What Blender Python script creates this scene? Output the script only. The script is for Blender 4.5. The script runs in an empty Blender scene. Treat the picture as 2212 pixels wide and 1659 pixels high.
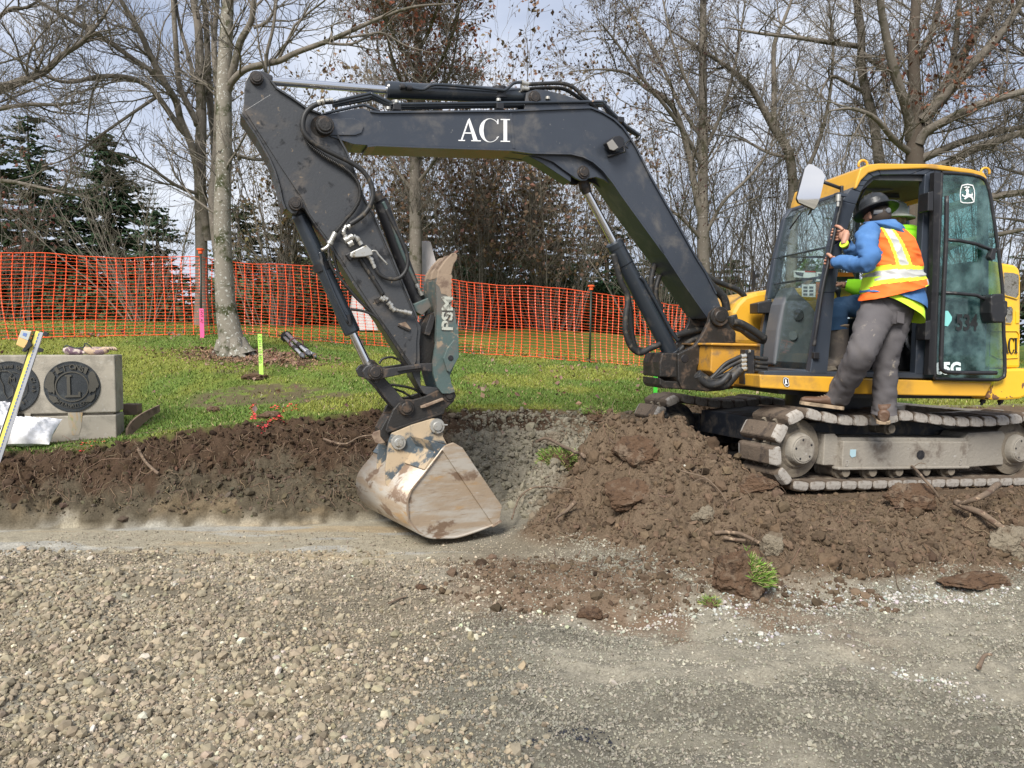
import bpy, bmesh, math, random
import numpy as np
from mathutils import Vector, Matrix, noise as mnoise

# ------------------------------------------------------------------ camera, world, sun, exposure
C = bpy.context.scene.collection
SC = bpy.context.scene
CAM = Vector((0.0, 0.0, 1.62))
PITCH = math.radians(3.1)
FPX = 1661.0            # focal length in pixels of a 2212 px wide picture
cd = bpy.data.cameras.new('camera'); cam = bpy.data.objects.new('camera', cd); C.objects.link(cam)
cd.sensor_width = 36.0; cd.lens = FPX/2212.0*36.0; cd.clip_start = 0.05; cd.clip_end = 3000
cam.location = CAM; cam.rotation_euler = (math.pi/2-PITCH, 0, 0)
SC.camera = cam
SC.render.resolution_x = 1024; SC.render.resolution_y = 768

SUN_EL, SUN_AZ = math.radians(42), math.radians(200)     # azimuth from +Y, clockwise: high, behind the camera's left
w = bpy.data.worlds.new("World"); SC.world = w; w.use_nodes = True
nt = w.node_tree; N = nt.nodes; L = nt.links
for n_ in list(N): N.remove(n_)
out = N.new('ShaderNodeOutputWorld'); bg = N.new('ShaderNodeBackground'); bg2 = N.new('ShaderNodeBackground')
sky = N.new('ShaderNodeTexSky'); sky.sky_type = 'NISHITA'; sky.sun_disc = False
sky.sun_elevation = SUN_EL; sky.sun_rotation = SUN_AZ
L.new(sky.outputs[0], bg.inputs[0]); bg.inputs[1].default_value = 0.10
tc = N.new('ShaderNodeTexCoord'); mp = N.new('ShaderNodeMapping'); mp.inputs['Scale'].default_value = (1.0, 1.0, 2.6)
nz = N.new('ShaderNodeTexNoise'); nz.inputs['Scale'].default_value = 2.1; nz.inputs['Detail'].default_value = 7; nz.inputs['Roughness'].default_value = 0.52
nz.inputs['Distortion'].default_value = 0.35
L.new(tc.outputs['Generated'], mp.inputs[0]); L.new(mp.outputs[0], nz.inputs['Vector'])
cr = N.new('ShaderNodeValToRGB'); e = cr.color_ramp
e.elements[0].position = 0.34; e.elements[0].color = (0.42, 0.49, 0.65, 1)
e.elements[1].position = 0.66; e.elements[1].color = (0.90, 0.93, 1.0, 1)
m_ = e.elements.new(0.50); m_.color = (0.64, 0.70, 0.84, 1)
L.new(nz.outputs['Fac'], cr.inputs[0]); L.new(cr.outputs[0], bg2.inputs[0]); bg2.inputs[1].default_value = 0.78
mx = N.new('ShaderNodeMixShader'); mx.inputs[0].default_value = 0.88
L.new(bg.outputs[0], mx.inputs[1]); L.new(bg2.outputs[0], mx.inputs[2]); L.new(mx.outputs[0], out.inputs[0])

sd = bpy.data.lights.new('sun', 'SUN'); sd.energy = 4.2; sd.angle = math.radians(24); sd.color = (1.0, 0.955, 0.89)
sun = bpy.data.objects.new('sun', sd); C.objects.link(sun)
sdir = Vector((math.sin(SUN_AZ)*math.cos(SUN_EL), math.cos(SUN_AZ)*math.cos(SUN_EL), math.sin(SUN_EL)))
sun.rotation_euler = sdir.to_track_quat('Z', 'Y').to_euler(); sun.location = sdir*50
SC.view_settings.view_transform = 'Standard'; SC.view_settings.look = 'None'
SC.view_settings.exposure = 0.50; SC.view_settings.gamma = 1.0
SC.cycles.max_bounces = 8; SC.cycles.transparent_max_bounces = 16; SC.cycles.use_denoising = True

# ------------------------------------------------------------------ helpers
def ray(px, py):
    u = (px-1106.0)/FPX; v = -(py-829.5)/FPX
    return Vector((u, math.cos(PITCH)+v*math.sin(PITCH), -math.sin(PITCH)+v*math.cos(PITCH)))
def P(px, py, Y):
    d = ray(px, py); return CAM + d*(Y/d.y)
class Pl:
    """a vertical plane of the machine: p = point on it, yaw = turn about z; lat = its normal, away from the viewer"""
    def __init__(s, p, yaw):
        a = math.radians(yaw); s.p = Vector(p); s.lat = Vector((-math.sin(a), math.cos(a), 0)); s.fwd = Vector((-math.cos(a), -math.sin(a), 0))
    def __call__(s, q, off=0.0):
        d = ray(*q); l = s.lat
        t = ((s.p+l*off-CAM).dot(l))/d.dot(l)
        return CAM + d*t
def zm(x0, y0, sc):
    return lambda x, y: ((x0+x*sc)*0.54861, (y0+y*sc)*0.54861)
z1 = zm(900, 200, 1100/2212); z2 = zm(1900, 200, 1100/2212); z3 = zm(2950, 600, 1082/2212); z4 = zm(1100, 700, 1100/2212)
z5 = zm(2300, 900, 1100/2212); z6 = zm(2400, 1400, 1632/2212); z7 = zm(0, 900, 1300/2212); z8 = zm(1200, 1400, 1100/2212)
za = zm(0, 0, 1300/2212); zb = zm(1200, 0, 1300/2212); zc = zm(2732, 0, 1300/2212); c6 = zm(1350, 900, 600/2212); c7 = zm(3100, 1050, 932/2209)

class MB:
    def __init__(s): s.v = []; s.f = []; s.sm = []
    def add(s, vs, fs, smooth=False):
        o = len(s.v); s.v += [tuple(p) for p in vs]
        for f in fs: s.f.append([i+o for i in f]); s.sm.append(smooth)
        return s
    def prism(s, pts, vec):
        n = len(pts); vec = Vector(vec); back = [Vector(p)+vec for p in pts]
        fs = [list(range(n)), list(range(2*n-1, n-1, -1))] + [[(i+1) % n, i, n+i, n+(i+1) % n] for i in range(n)]
        return s.add(list(pts)+back, fs)
    def box(s, c, sx, sy, sz, R=None):
        c = Vector(c); vs = []
        for i in (-1, 1):
            for j in (-1, 1):
                for k in (-1, 1):
                    d = Vector((i*sx/2, j*sy/2, k*sz/2)); vs.append(c + (R @ d if R else d))
        return s.add(vs, [[0,1,3,2],[4,6,7,5],[0,4,5,1],[2,3,7,6],[0,2,6,4],[1,5,7,3]])
    def tube(s, pts, r, n=10, cap=True, smooth=True, hint=None):
        pts = [Vector(p) for p in pts]; m = len(pts)
        rr = r if isinstance(r, (list, tuple)) else [r]*m
        T = []
        for i in range(m):
            t = pts[min(i+1, m-1)]-pts[max(i-1, 0)]
            T.append(t.normalized() if t.length > 1e-9 else Vector((0,0,1)))
        up = Vector(hint) if hint else (Vector((0,0,1)) if abs(T[0].z) < 0.9 else Vector((1,0,0)))
        u = (up - T[0]*up.dot(T[0])).normalized(); vs = []
        for i in range(m):
            u = (u - T[i]*u.dot(T[i]))
            u = u.normalized() if u.length > 1e-6 else T[i].orthogonal().normalized()
            w_ = T[i].cross(u); ra = rr[i]
            ax, bx = (ra if isinstance(ra, (list, tuple)) else (ra, ra))
            for k in range(n):
                a = 2*math.pi*k/n; vs.append(pts[i]+u*(ax*math.cos(a))+w_*(bx*math.sin(a)))
        fs = []
        for i in range(m-1):
            for k in range(n):
                fs.append([i*n+k, i*n+(k+1) % n, (i+1)*n+(k+1) % n, (i+1)*n+k])
        s.add(vs, fs, smooth)
        if cap:
            o = len(s.v)-m*n
            s.f.append([o+k for k in range(n-1, -1, -1)]); s.sm.append(False)
            s.f.append([o+(m-1)*n+k for k in range(n)]); s.sm.append(False)
        return s
    def lathe(s, p0, p1, prof, n=28):
        """profile [(distance from p0 along the axis, radius)] with flat shading at the steps"""
        p0 = Vector(p0); ax = (Vector(p1)-p0).normalized(); u = ax.orthogonal().normalized(); w_ = ax.cross(u)
        for a, b in zip(prof[:-1], prof[1:]):
            vs = []
            for d, r in (a, b):
                for k in range(n):
                    t = 2*math.pi*k/n; vs.append(p0+ax*d+u*(r*math.cos(t))+w_*(r*math.sin(t)))
            s.add(vs, [[k, (k+1) % n, n+(k+1) % n, n+k] for k in range(n)], True)
        for (d, r), fl in ((prof[0], -1), (prof[-1], 1)):
            if r > 1e-5:
                vs = [p0+ax*d+u*(r*math.cos(2*math.pi*k/n))+w_*(r*math.sin(2*math.pi*k/n)) for k in range(n)]
                s.add(vs, [list(range(n))[::fl]])
        return s
def cat(pts, sub=6):
    pts = [Vector(p) for p in pts]; o = []
    for i in range(len(pts)-1):
        a = pts[max(i-1, 0)]; b = pts[i]; c = pts[i+1]; d = pts[min(i+2, len(pts)-1)]
        for k in range(sub):
            t = k/sub
            o.append(0.5*((2*b)+(c-a)*t+(2*a-5*b+4*c-d)*t*t+(3*b-a-3*c+d)*t*t*t))
    o.append(pts[-1]); return o
def fin(name, me, m, parent=None, bevel=0.0):
    o = bpy.data.objects.new(name, me); C.objects.link(o)
    if m: me.materials.append(m)
    if parent is not None:
        o.parent = parent
        if parent.type == 'EMPTY': o.matrix_parent_inverse = Matrix.Translation(-parent.location)
    if bevel:
        b = o.modifiers.new('bevel', 'BEVEL'); b.width = bevel; b.segments = 2; b.limit_method = 'ANGLE'; b.angle_limit = math.radians(35)
        b.harden_normals = False
    return o
def obj(name, mb, m, parent=None, bevel=0.0):
    me = bpy.data.meshes.new(name); me.from_pydata(mb.v, [], mb.f)
    me.polygons.foreach_set('use_smooth', mb.sm); me.update()
    bm = bmesh.new(); bm.from_mesh(me); bmesh.ops.recalc_face_normals(bm, faces=bm.faces); bm.to_mesh(me); bm.free()
    return fin(name, me, m, parent, bevel)
def npmesh(name, V, F, m, parent=None, smooth=False, attrs=None):
    """V (n,3), F (m,k) arrays -> mesh object; attrs {name: per-vertex rgb or float}"""
    me = bpy.data.meshes.new(name); V = np.asarray(V, np.float32); F = np.asarray(F, np.int32)
    k = F.shape[1]; me.vertices.add(len(V)); me.vertices.foreach_set('co', V.ravel())
    me.loops.add(F.size); me.loops.foreach_set('vertex_index', F.ravel())
    me.polygons.add(len(F)); me.polygons.foreach_set('loop_start', np.arange(0, F.size, k, dtype=np.int32))
    me.polygons.foreach_set('loop_total', np.full(len(F), k, np.int32))
    me.polygons.foreach_set('use_smooth', np.full(len(F), smooth, bool)); me.update(calc_edges=True)
    for an, av in (attrs or {}).items():
        av = np.asarray(av, np.float32)
        if av.ndim == 1:
            a = me.attributes.new(an, 'FLOAT', 'POINT'); a.data.foreach_set('value', av)
        else:
            a = me.color_attributes.new(an, 'FLOAT_COLOR', 'POINT')
            a.data.foreach_set('color', np.concatenate([av, np.ones((len(av), 1), np.float32)], 1).ravel())
    return fin(name, me, m, parent)
def thing(name, label, cat_, loc, group=None):
    o = bpy.data.objects.new(name, None); C.objects.link(o); o.empty_display_size = 0.1
    o.location = loc; o['label'] = label; o['category'] = cat_
    if group: o['group'] = group
    return o
def tag(o, label, cat_, group=None, kind=None):
    o['label'] = label; o['category'] = cat_
    if group: o['group'] = group
    if kind: o['kind'] = kind
    return o

# materials
def newmat(name):
    m = bpy.data.materials.new(name); m.use_nodes = True; nt = m.node_tree; nt.nodes.clear()
    o = nt.nodes.new('ShaderNodeOutputMaterial'); b = nt.nodes.new('ShaderNodeBsdfPrincipled'); nt.links.new(b.outputs[0], o.inputs[0])
    return m, nt, b
def nnoise(nt, scale, detail=4, rough=0.55, stretch=None, dist=0.0):
    t = nt.nodes.new('ShaderNodeTexCoord'); n = nt.nodes.new('ShaderNodeTexNoise')
    n.inputs['Scale'].default_value = scale; n.inputs['Detail'].default_value = detail; n.inputs['Roughness'].default_value = rough
    n.inputs['Distortion'].default_value = dist
    if stretch:
        mp = nt.nodes.new('ShaderNodeMapping'); mp.inputs['Scale'].default_value = stretch
        nt.links.new(t.outputs['Object'], mp.inputs[0]); nt.links.new(mp.outputs[0], n.inputs['Vector'])
    else: nt.links.new(t.outputs['Object'], n.inputs['Vector'])
    return n.outputs['Fac']
def nramp(nt, fac, lo, hi):
    r = nt.nodes.new('ShaderNodeMapRange'); r.interpolation_type = 'SMOOTHSTEP'
    r.inputs['From Min'].default_value = lo; r.inputs['From Max'].default_value = hi
    nt.links.new(fac, r.inputs[0]); return r.outputs[0]
def nmix(nt, fac, a, b):
    m = nt.nodes.new('ShaderNodeMix'); m.data_type = 'RGBA'
    for sock, val in ((m.inputs[0], fac), (m.inputs[6], a), (m.inputs[7], b)):
        if isinstance(val, (int, float)): sock.default_value = val
        elif isinstance(val, tuple): sock.default_value = (*val, 1)
        else: nt.links.new(val, sock)
    return m.outputs[2]
def nbump(nt, b, h, strength, dist=0.01):
    n = nt.nodes.new('ShaderNodeBump'); n.inputs['Strength'].default_value = strength; n.inputs['Distance'].default_value = dist
    nt.links.new(h, n.inputs['Height']); nt.links.new(n.outputs[0], b.inputs['Normal'])
def pbr(name, col, rough=0.5, metal=0.0, layers=(), bump=None, var=0.12, vscale=6.0, spec=None, coat=0.0, rvar=0.0):
    """layers: (colour, noise scale, lo, hi[, stretch]) of dirt, rust or worn paint laid over the base colour"""
    m, nt, b = newmat(name)
    c = nmix(nt, nnoise(nt, vscale, 5), tuple(x*(1-var) for x in col), tuple(min(1, x*(1+var)) for x in col))
    fr = None
    for Ly in layers:
        st = Ly[4] if len(Ly) > 4 else None
        f = nramp(nt, nnoise(nt, Ly[1], 8, 0.62, st, 0.3), Ly[2], Ly[3]); c = nmix(nt, f, c, Ly[0]); fr = f
    nt.links.new(c, b.inputs['Base Color']); b.inputs['Metallic'].default_value = metal
    if fr is not None:
        mr = nt.nodes.new('ShaderNodeMapRange'); mr.inputs['To Min'].default_value = rough; mr.inputs['To Max'].default_value = 0.92
        nt.links.new(fr, mr.inputs[0]); nt.links.new(mr.outputs[0], b.inputs['Roughness'])
    else: b.inputs['Roughness'].default_value = rough
    if spec is not None: b.inputs['Specular IOR Level'].default_value = spec
    if coat: b.inputs['Coat Weight'].default_value = coat; b.inputs['Coat Roughness'].default_value = 0.15
    if bump: nbump(nt, b, nnoise(nt, bump[0], 6, 0.6), bump[1], bump[2] if len(bump) > 2 else 0.005)
    return m
DIRT = (0.17, 0.125, 0.085); DUST = (0.30, 0.26, 0.20); RUST = (0.16, 0.085, 0.045)
M = {}
M['boom'] = pbr('boom_paint', (0.036, 0.043, 0.056), 0.36, 0, [((0.105, 0.10, 0.095), 4, 0.48, 0.74), ((0.17, 0.17, 0.165), 38, 0.66, 0.72)], (90, 0.12), coat=0.15)
M['arm'] = pbr('arm_paint', (0.046, 0.048, 0.051), 0.40, 0, [((0.10, 0.085, 0.07), 4.5, 0.50, 0.74), ((0.012, 0.012, 0.012), 9, 0.56, 0.66), ((0.20, 0.15, 0.10), 22, 0.64, 0.72)], (60, 0.35), coat=0.1)
M['steel'] = pbr('dark_steel', (0.030, 0.029, 0.030), 0.5, 0.1, [((0.10, 0.075, 0.055), 9, 0.52, 0.7)], (70, 0.3))
M['greasy'] = pbr('greasy_steel', (0.022, 0.020, 0.018), 0.45, 0.1, [((0.09, 0.06, 0.04), 12, 0.50, 0.68)], (60, 0.5))
M['cyl'] = pbr('cylinder_paint', (0.022, 0.028, 0.036), 0.3, 0, [((0.075, 0.07, 0.065), 7, 0.55, 0.75), ((0.33, 0.22, 0.15), 14, 0.68, 0.70)], coat=0.3)
M['chrome'] = pbr('chrome', (0.75, 0.75, 0.76), 0.14, 1.0, var=0.03)
M['zinc'] = pbr('zinc_fitting', (0.50, 0.49, 0.45), 0.38, 0.7, [((0.20, 0.17, 0.12), 30, 0.5, 0.7)])
M['pin'] = pbr('pin_steel', (0.045, 0.040, 0.037), 0.5, 0.4, [((0.17, 0.12, 0.08), 40, 0.54, 0.70)], (80, 0.4))
M['rubber'] = pbr('hose_rubber', (0.018, 0.018, 0.018), 0.55, 0, [((0.11, 0.09, 0.065), 16, 0.52, 0.72)])
M['black'] = pbr('black_paint', (0.016, 0.016, 0.018), 0.42, 0, [((0.07, 0.065, 0.06), 12, 0.55, 0.75)])
M['yellow'] = pbr('yellow_paint', (0.66, 0.35, 0.03), 0.36, 0, [((0.34, 0.19, 0.05), 3.2, 0.46, 0.74), ((0.22, 0.16, 0.10), 10, 0.64, 0.74)], coat=0.35, var=0.08)
M['yellow_clean'] = pbr('yellow_panel_paint', (0.80, 0.47, 0.02), 0.32, 0, [((0.55, 0.34, 0.05), 2.4, 0.55, 0.85)], coat=0.4, var=0.05)
M['yellow_rust'] = pbr('chipped_yellow_paint', (0.76, 0.45, 0.03), 0.38, 0, [((0.17, 0.085, 0.045), 4.0, 0.555, 0.57)], (50, 0.2), var=0.08)
M['cab'] = pbr('cab_frame_paint', (0.034, 0.042, 0.056), 0.35, 0, [((0.12, 0.11, 0.10), 7, 0.56, 0.78)], coat=0.2)
M['interior'] = pbr('cab_interior_plastic', (0.045, 0.047, 0.050), 0.6, 0, [((0.12, 0.11, 0.095), 8, 0.52, 0.75)])
M['greyplastic'] = pbr('grey_plastic', (0.10, 0.105, 0.115), 0.55, 0, [((0.2, 0.18, 0.15), 6, 0.55, 0.8)])
M['teal'] = pbr('teal_paint', (0.070, 0.105, 0.100), 0.5, 0, [((0.12, 0.11, 0.095), 5, 0.44, 0.60), ((0.26, 0.20, 0.14), 14, 0.58, 0.66)], (60, 0.3))
M['bareiron'] = pbr('muddy_iron', (0.27, 0.20, 0.14), 0.75, 0, [((0.15, 0.10, 0.07), 9, 0.5, 0.65), ((0.42, 0.36, 0.28), 14, 0.60, 0.72)], (60, 0.5))
M['bucket'] = pbr('muddy_bucket', (0.37, 0.285, 0.20), 0.45, 0.2, [((0.45, 0.41, 0.35), 3.2, 0.42, 0.60, (0.5, 0.5, 2.6)), ((0.42, 0.27, 0.13), 5.0, 0.56, 0.70, (0.6, 0.6, 2.2)), ((0.20, 0.135, 0.09), 3.6, 0.57, 0.63, (0.8, 0.8, 1.5)), ((0.30, 0.23, 0.165), 30, 0.56, 0.70, (0.25, 0.25, 2.5)), ((0.52, 0.49, 0.44), 22, 0.64, 0.70, (0.3, 0.3, 2.5))], (40, 0.45))
M['bucketblue'] = pbr('worn_blue_paint', (0.070, 0.090, 0.105), 0.5, 0, [((0.42, 0.33, 0.22), 4.5, 0.47, 0.55), ((0.40, 0.30, 0.2), 30, 0.60, 0.66)], (50, 0.3))
M['shoe'] = pbr('track_shoe_rubber', (0.12, 0.09, 0.065), 0.85, 0, [((0.06, 0.045, 0.035), 12, 0.5, 0.66), ((0.20, 0.155, 0.11), 26, 0.60, 0.72)], (45, 0.8, 0.01))
M['shoeend'] = pbr('track_shoe_end', (0.34, 0.315, 0.28), 0.8, 0, [((0.13, 0.095, 0.07), 9, 0.48, 0.62), ((0.22, 0.19, 0.16), 40, 0.5, 0.65)], (50, 0.5, 0.006))
M['mudframe'] = pbr('muddy_track_frame', (0.27, 0.245, 0.205), 0.85, 0, [((0.15, 0.125, 0.10), 6, 0.50, 0.68), ((0.38, 0.36, 0.33), 12, 0.60, 0.75, (1, 1, 3))], (40, 0.7, 0.008))
M['mudcast'] = pbr('muddy_casting', (0.19, 0.16, 0.12), 0.85, 0, [((0.10, 0.08, 0.065), 10, 0.52, 0.7)], (40, 0.8, 0.008))
M['darkframe'] = pbr('dark_undercarriage_paint', (0.028, 0.034, 0.045), 0.5, 0, [((0.16, 0.14, 0.115), 8, 0.46, 0.66)], (40, 0.4))
M['white'] = pbr('white_vinyl', (0.80, 0.80, 0.79), 0.5, 0, [((0.4, 0.38, 0.36), 40, 0.60, 0.75)], var=0.02)
M['wornletter'] = pbr('worn_cast_letter', (0.42, 0.43, 0.37), 0.7, 0, [((0.13, 0.12, 0.10), 24, 0.50, 0.60)])
M['decal'] = pbr('pale_decal', (0.70, 0.80, 0.78), 0.5, var=0.02)
M['blackdecal'] = pbr('black_decal', (0.015, 0.017, 0.018), 0.5, var=0.02)
M['red'] = pbr('red_sticker', (0.45, 0.05, 0.03), 0.5); M['orange_s'] = pbr('orange_sticker', (0.75, 0.22, 0.03), 0.5)
def glass(name, col, mixf, rough=0.03, dcol=(0.30, 0.33, 0.30)):
    m, nt, b = newmat(name); o = [n for n in nt.nodes if n.type == 'OUTPUT_MATERIAL'][0]; nt.nodes.remove(b)
    tr = nt.nodes.new('ShaderNodeBsdfTransparent'); tr.inputs[0].default_value = (*col, 1)
    gl = nt.nodes.new('ShaderNodeBsdfGlossy'); gl.inputs['Roughness'].default_value = rough; gl.inputs[0].default_value = (0.9, 0.95, 0.95, 1)
    df = nt.nodes.new('ShaderNodeBsdfDiffuse'); df.inputs[0].default_value = (*dcol, 1)
    lw = nt.nodes.new('ShaderNodeLayerWeight'); lw.inputs[0].default_value = 0.5; pw = nt.nodes.new('ShaderNodeMath'); pw.operation = 'POWER'; pw.inputs[1].default_value = 4.0; nt.links.new(lw.outputs['Facing'], pw.inputs[0])
    fr = nt.nodes.new('ShaderNodeMath'); fr.operation = 'MULTIPLY_ADD'; fr.inputs[1].default_value = 0.7; fr.inputs[2].default_value = 0.045; nt.links.new(pw.outputs[0], fr.inputs[0])
    mx = nt.nodes.new('ShaderNodeMixShader'); nt.links.new(fr.outputs[0], mx.inputs[0]); nt.links.new(tr.outputs[0], mx.inputs[1]); nt.links.new(gl.outputs[0], mx.inputs[2])
    m2 = nt.nodes.new('ShaderNodeMixShader'); f = nramp(nt, nnoise(nt, 7, 6, 0.6), 0.35, 0.8)
    mm = nt.nodes.new('ShaderNodeMath'); mm.operation = 'MULTIPLY'; mm.inputs[1].default_value = mixf; nt.links.new(f, mm.inputs[0])
    nt.links.new(mm.outputs[0], m2.inputs[0]); nt.links.new(mx.outputs[0], m2.inputs[1]); nt.links.new(df.outputs[0], m2.inputs[2]); nt.links.new(m2.outputs[0], o.inputs[0])
    return m
M['glass'] = glass('tinted_glass', (0.90, 0.95, 0.94), 0.05)
M['glass_door'] = glass('green_door_glass', (0.55, 0.76, 0.74), 0.42, 0.03, (0.20, 0.31, 0.31))  # teal diffuse share paints the pane's reflection into its colour
M['mirror'] = pbr('mirror_glass', (0.9, 0.9, 0.9), 0.02, 1.0, var=0.0)
M['lens'] = pbr('lamp_lens', (0.30, 0.28, 0.25), 0.2, 0.3)

def text(name, body, origin, right, up, size, m, parent, ext=0.001, bold=0.0, sx=1.0, align='LEFT', shear=0.0):
    cu = bpy.data.curves.new(name, 'FONT'); cu.body = body; cu.size = size; cu.extrude = ext; cu.offset = bold; cu.shear = shear
    cu.align_x = align; cu.resolution_u = 3
    t = bpy.data.objects.new('tmp', cu); C.objects.link(t)
    bpy.context.view_layer.update()
    me = bpy.data.meshes.new_from_object(t.evaluated_get(bpy.context.evaluated_depsgraph_get()))
    bpy.data.objects.remove(t)
    right = Vector(right).normalized(); up = Vector(up); up = (up-right*up.dot(right)).normalized(); n = right.cross(up)
    mt = Matrix.Identity(4)
    for i in range(3): mt[i][0] = right[i]*sx; mt[i][1] = up[i]; mt[i][2] = n[i]; mt[i][3] = origin[i]
    me.transform(mt); me.name = name; me.materials.clear()
    return fin(name, me, m, parent)
# ------------------------------------------------------------------ terrain
RNG = np.random.default_rng(7); random.seed(11)
def _h(ix, iy, s):
    n = (ix.astype(np.int64)*374761393 + iy.astype(np.int64)*668265263 + s*1442695041) & 0xffffffff
    n = ((n ^ (n >> 13))*1274126177) & 0xffffffff
    return ((n ^ (n >> 16)) & 0xffff)/65535.0
def vnoise(x, y, f, s=0):
    x = x*f; y = y*f; ix = np.floor(x); iy = np.floor(y); fx = x-ix; fy = y-iy
    fx = fx*fx*(3-2*fx); fy = fy*fy*(3-2*fy)
    a = _h(ix, iy, s); b = _h(ix+1, iy, s); c = _h(ix, iy+1, s); d = _h(ix+1, iy+1, s)
    return (a*(1-fx)+b*fx)*(1-fy)+(c*(1-fx)+d*fx)*fy
def fbm(x, y, f, o=4, s=0, g=0.5):
    t = 0; a = 1; n = 0
    for i in range(o): t = t+a*vnoise(x+i*3.7, y-i*2.3, f*2**i, s+i*17); n += a; a *= g
    return t/n
def sst(a, b, x):
    t = np.clip((x-a)/(b-a), 0, 1); return t*t*(3-2*t)
# lawn: thin-plate surface through known points
LA = [(0,975,6.5),(150,965,6.6),(350,935,6.8),(500,915,7.0),(650,900,7.2),(780,882,7.5),(1000,875,8.2),(1250,885,8.3),(1345,880,8.6),
      (0,945,7.3),(262,940,7.3),(700,860,8.4),(420,800,9.6),(510,762,10.6),(-300,950,7.2),
      (0,733,11.1),(-300,735,10.6),(440,725,12),(512,717,13),(680,737,13),(980,760,13),(1273,783,13),(1425,795,14),(1575,800,15.5),
      (0,702,20),(-700,702,20),(600,702,20),(1200,713,20),(1700,735,20),(2200,748,20),(2700,752,20),
      (1470,853,9.0),(1650,858,9.3),(1330,845,9.6),(2000,840,11),(2212,806,12),(2700,810,12)]
LP = np.array([list(P(*a)) for a in LA])
def tps_fit(X, z, lam=0.02):
    n = len(X); d = np.linalg.norm(X[:,None]-X[None], axis=2); K = np.where(d > 0, d*d*np.log(d+1e-9), 0)+lam*np.eye(n)
    A = np.zeros((n+3, n+3)); A[:n,:n] = K; A[:n,n:] = np.c_[np.ones(n), X]; A[n:,:n] = A[:n,n:].T
    return np.linalg.solve(A, np.r_[z, 0,0,0])
_tw = tps_fit(LP[:,:2], LP[:,2])
def lawn(x, y):
    sh = x.shape; x = x.ravel(); y = y.ravel(); yc = np.clip(y, 6, 20); xc = np.clip(x, -16, 16); r = np.full(x.shape, _tw[-3])+_tw[-2]*xc+_tw[-1]*yc
    for i in range(len(LP)):
        d2 = (xc-LP[i,0])**2+(yc-LP[i,1])**2; r = r+_tw[i]*0.5*d2*np.log(d2+1e-12)
    r = r - 3.2*sst(20, 46, y) 
    return r.reshape(sh)
BX = np.array([-40,-8,-4.4,-3.6,-2.5,-1.6,-0.9, 0.0, 1.1, 1.9, 2.6, 4, 8, 40])
YT = np.array([6.4,6.4,6.45,6.6,6.95,7.2,7.6,8.15,8.3, 8.6, 8.7, 8.9, 9.2, 9.2])   # edge of the turf
YB = np.array([6.0,6.0,6.05,6.1,6.2,6.3,6.55,7.0,7.2, 7.6, 7.8, 8.0, 8.3, 8.3])   # foot of the cut bank
TILT = math.tan(math.radians(2.7)); UY = math.radians(20.0)
UA = P(1744, 973, 5.9)                     # hub of the near front idler, outer side
def under(x, y):
    """height of the ground the tracks stand on"""
    s = (x-UA.x)*math.cos(UY)+(y-UA.y)*math.sin(UY)
    return 0.470 - s*TILT
def parts(x, y):
    jit = 0.20*(fbm(x, y, 1.6, 3, 5)-0.5)+0.10*(fbm(x, y, 6.0, 3, 6)-0.5)
    yt = np.interp(x, BX, YT)+jit; yb = np.interp(x, BX, YB)+jit*0.8
    floor = 0.02+0.11*sst(3.2, 5.4, y)+0.02*(fbm(x, y, 0.9, 3, 2)-0.5)*2
    # gravel relief: ruts and foot marks
    grit = sst(5.5, 4.9, y+0.12*x)
    floor = floor+(0.12*(fbm(x*0.8+y*0.5, y*1.3, 1.5, 4, 21)-0.5)+0.095*(fbm(x*0.7+y*0.9, y*1.6-x*0.5, 4.0, 3, 23)-0.5)+0.022*(1-np.abs(2*fbm(x+0.6*y, y, 2.6, 3, 25)-1)))*grit
    floor = floor+0.10*sst(-0.9, -2.6, x-0.25*(y-3))*sst(5.3, 4.3, y)
    lw = lawn(x, y)+0.03*(fbm(x, y, 2.5, 3, 9)-0.5)
    t = np.clip((y-yb)/(yt-yb), 0, 1)
    rise = np.where(t < 0.75, 0.86*(t/0.75)**0.85, 0.86+0.14*((t-0.75)/0.25))
    bank = floor+(lw-0.02-floor)*rise
    z = np.where(y > yt, lw, bank)
    return yt, yb, floor, lw, t, z
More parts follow.
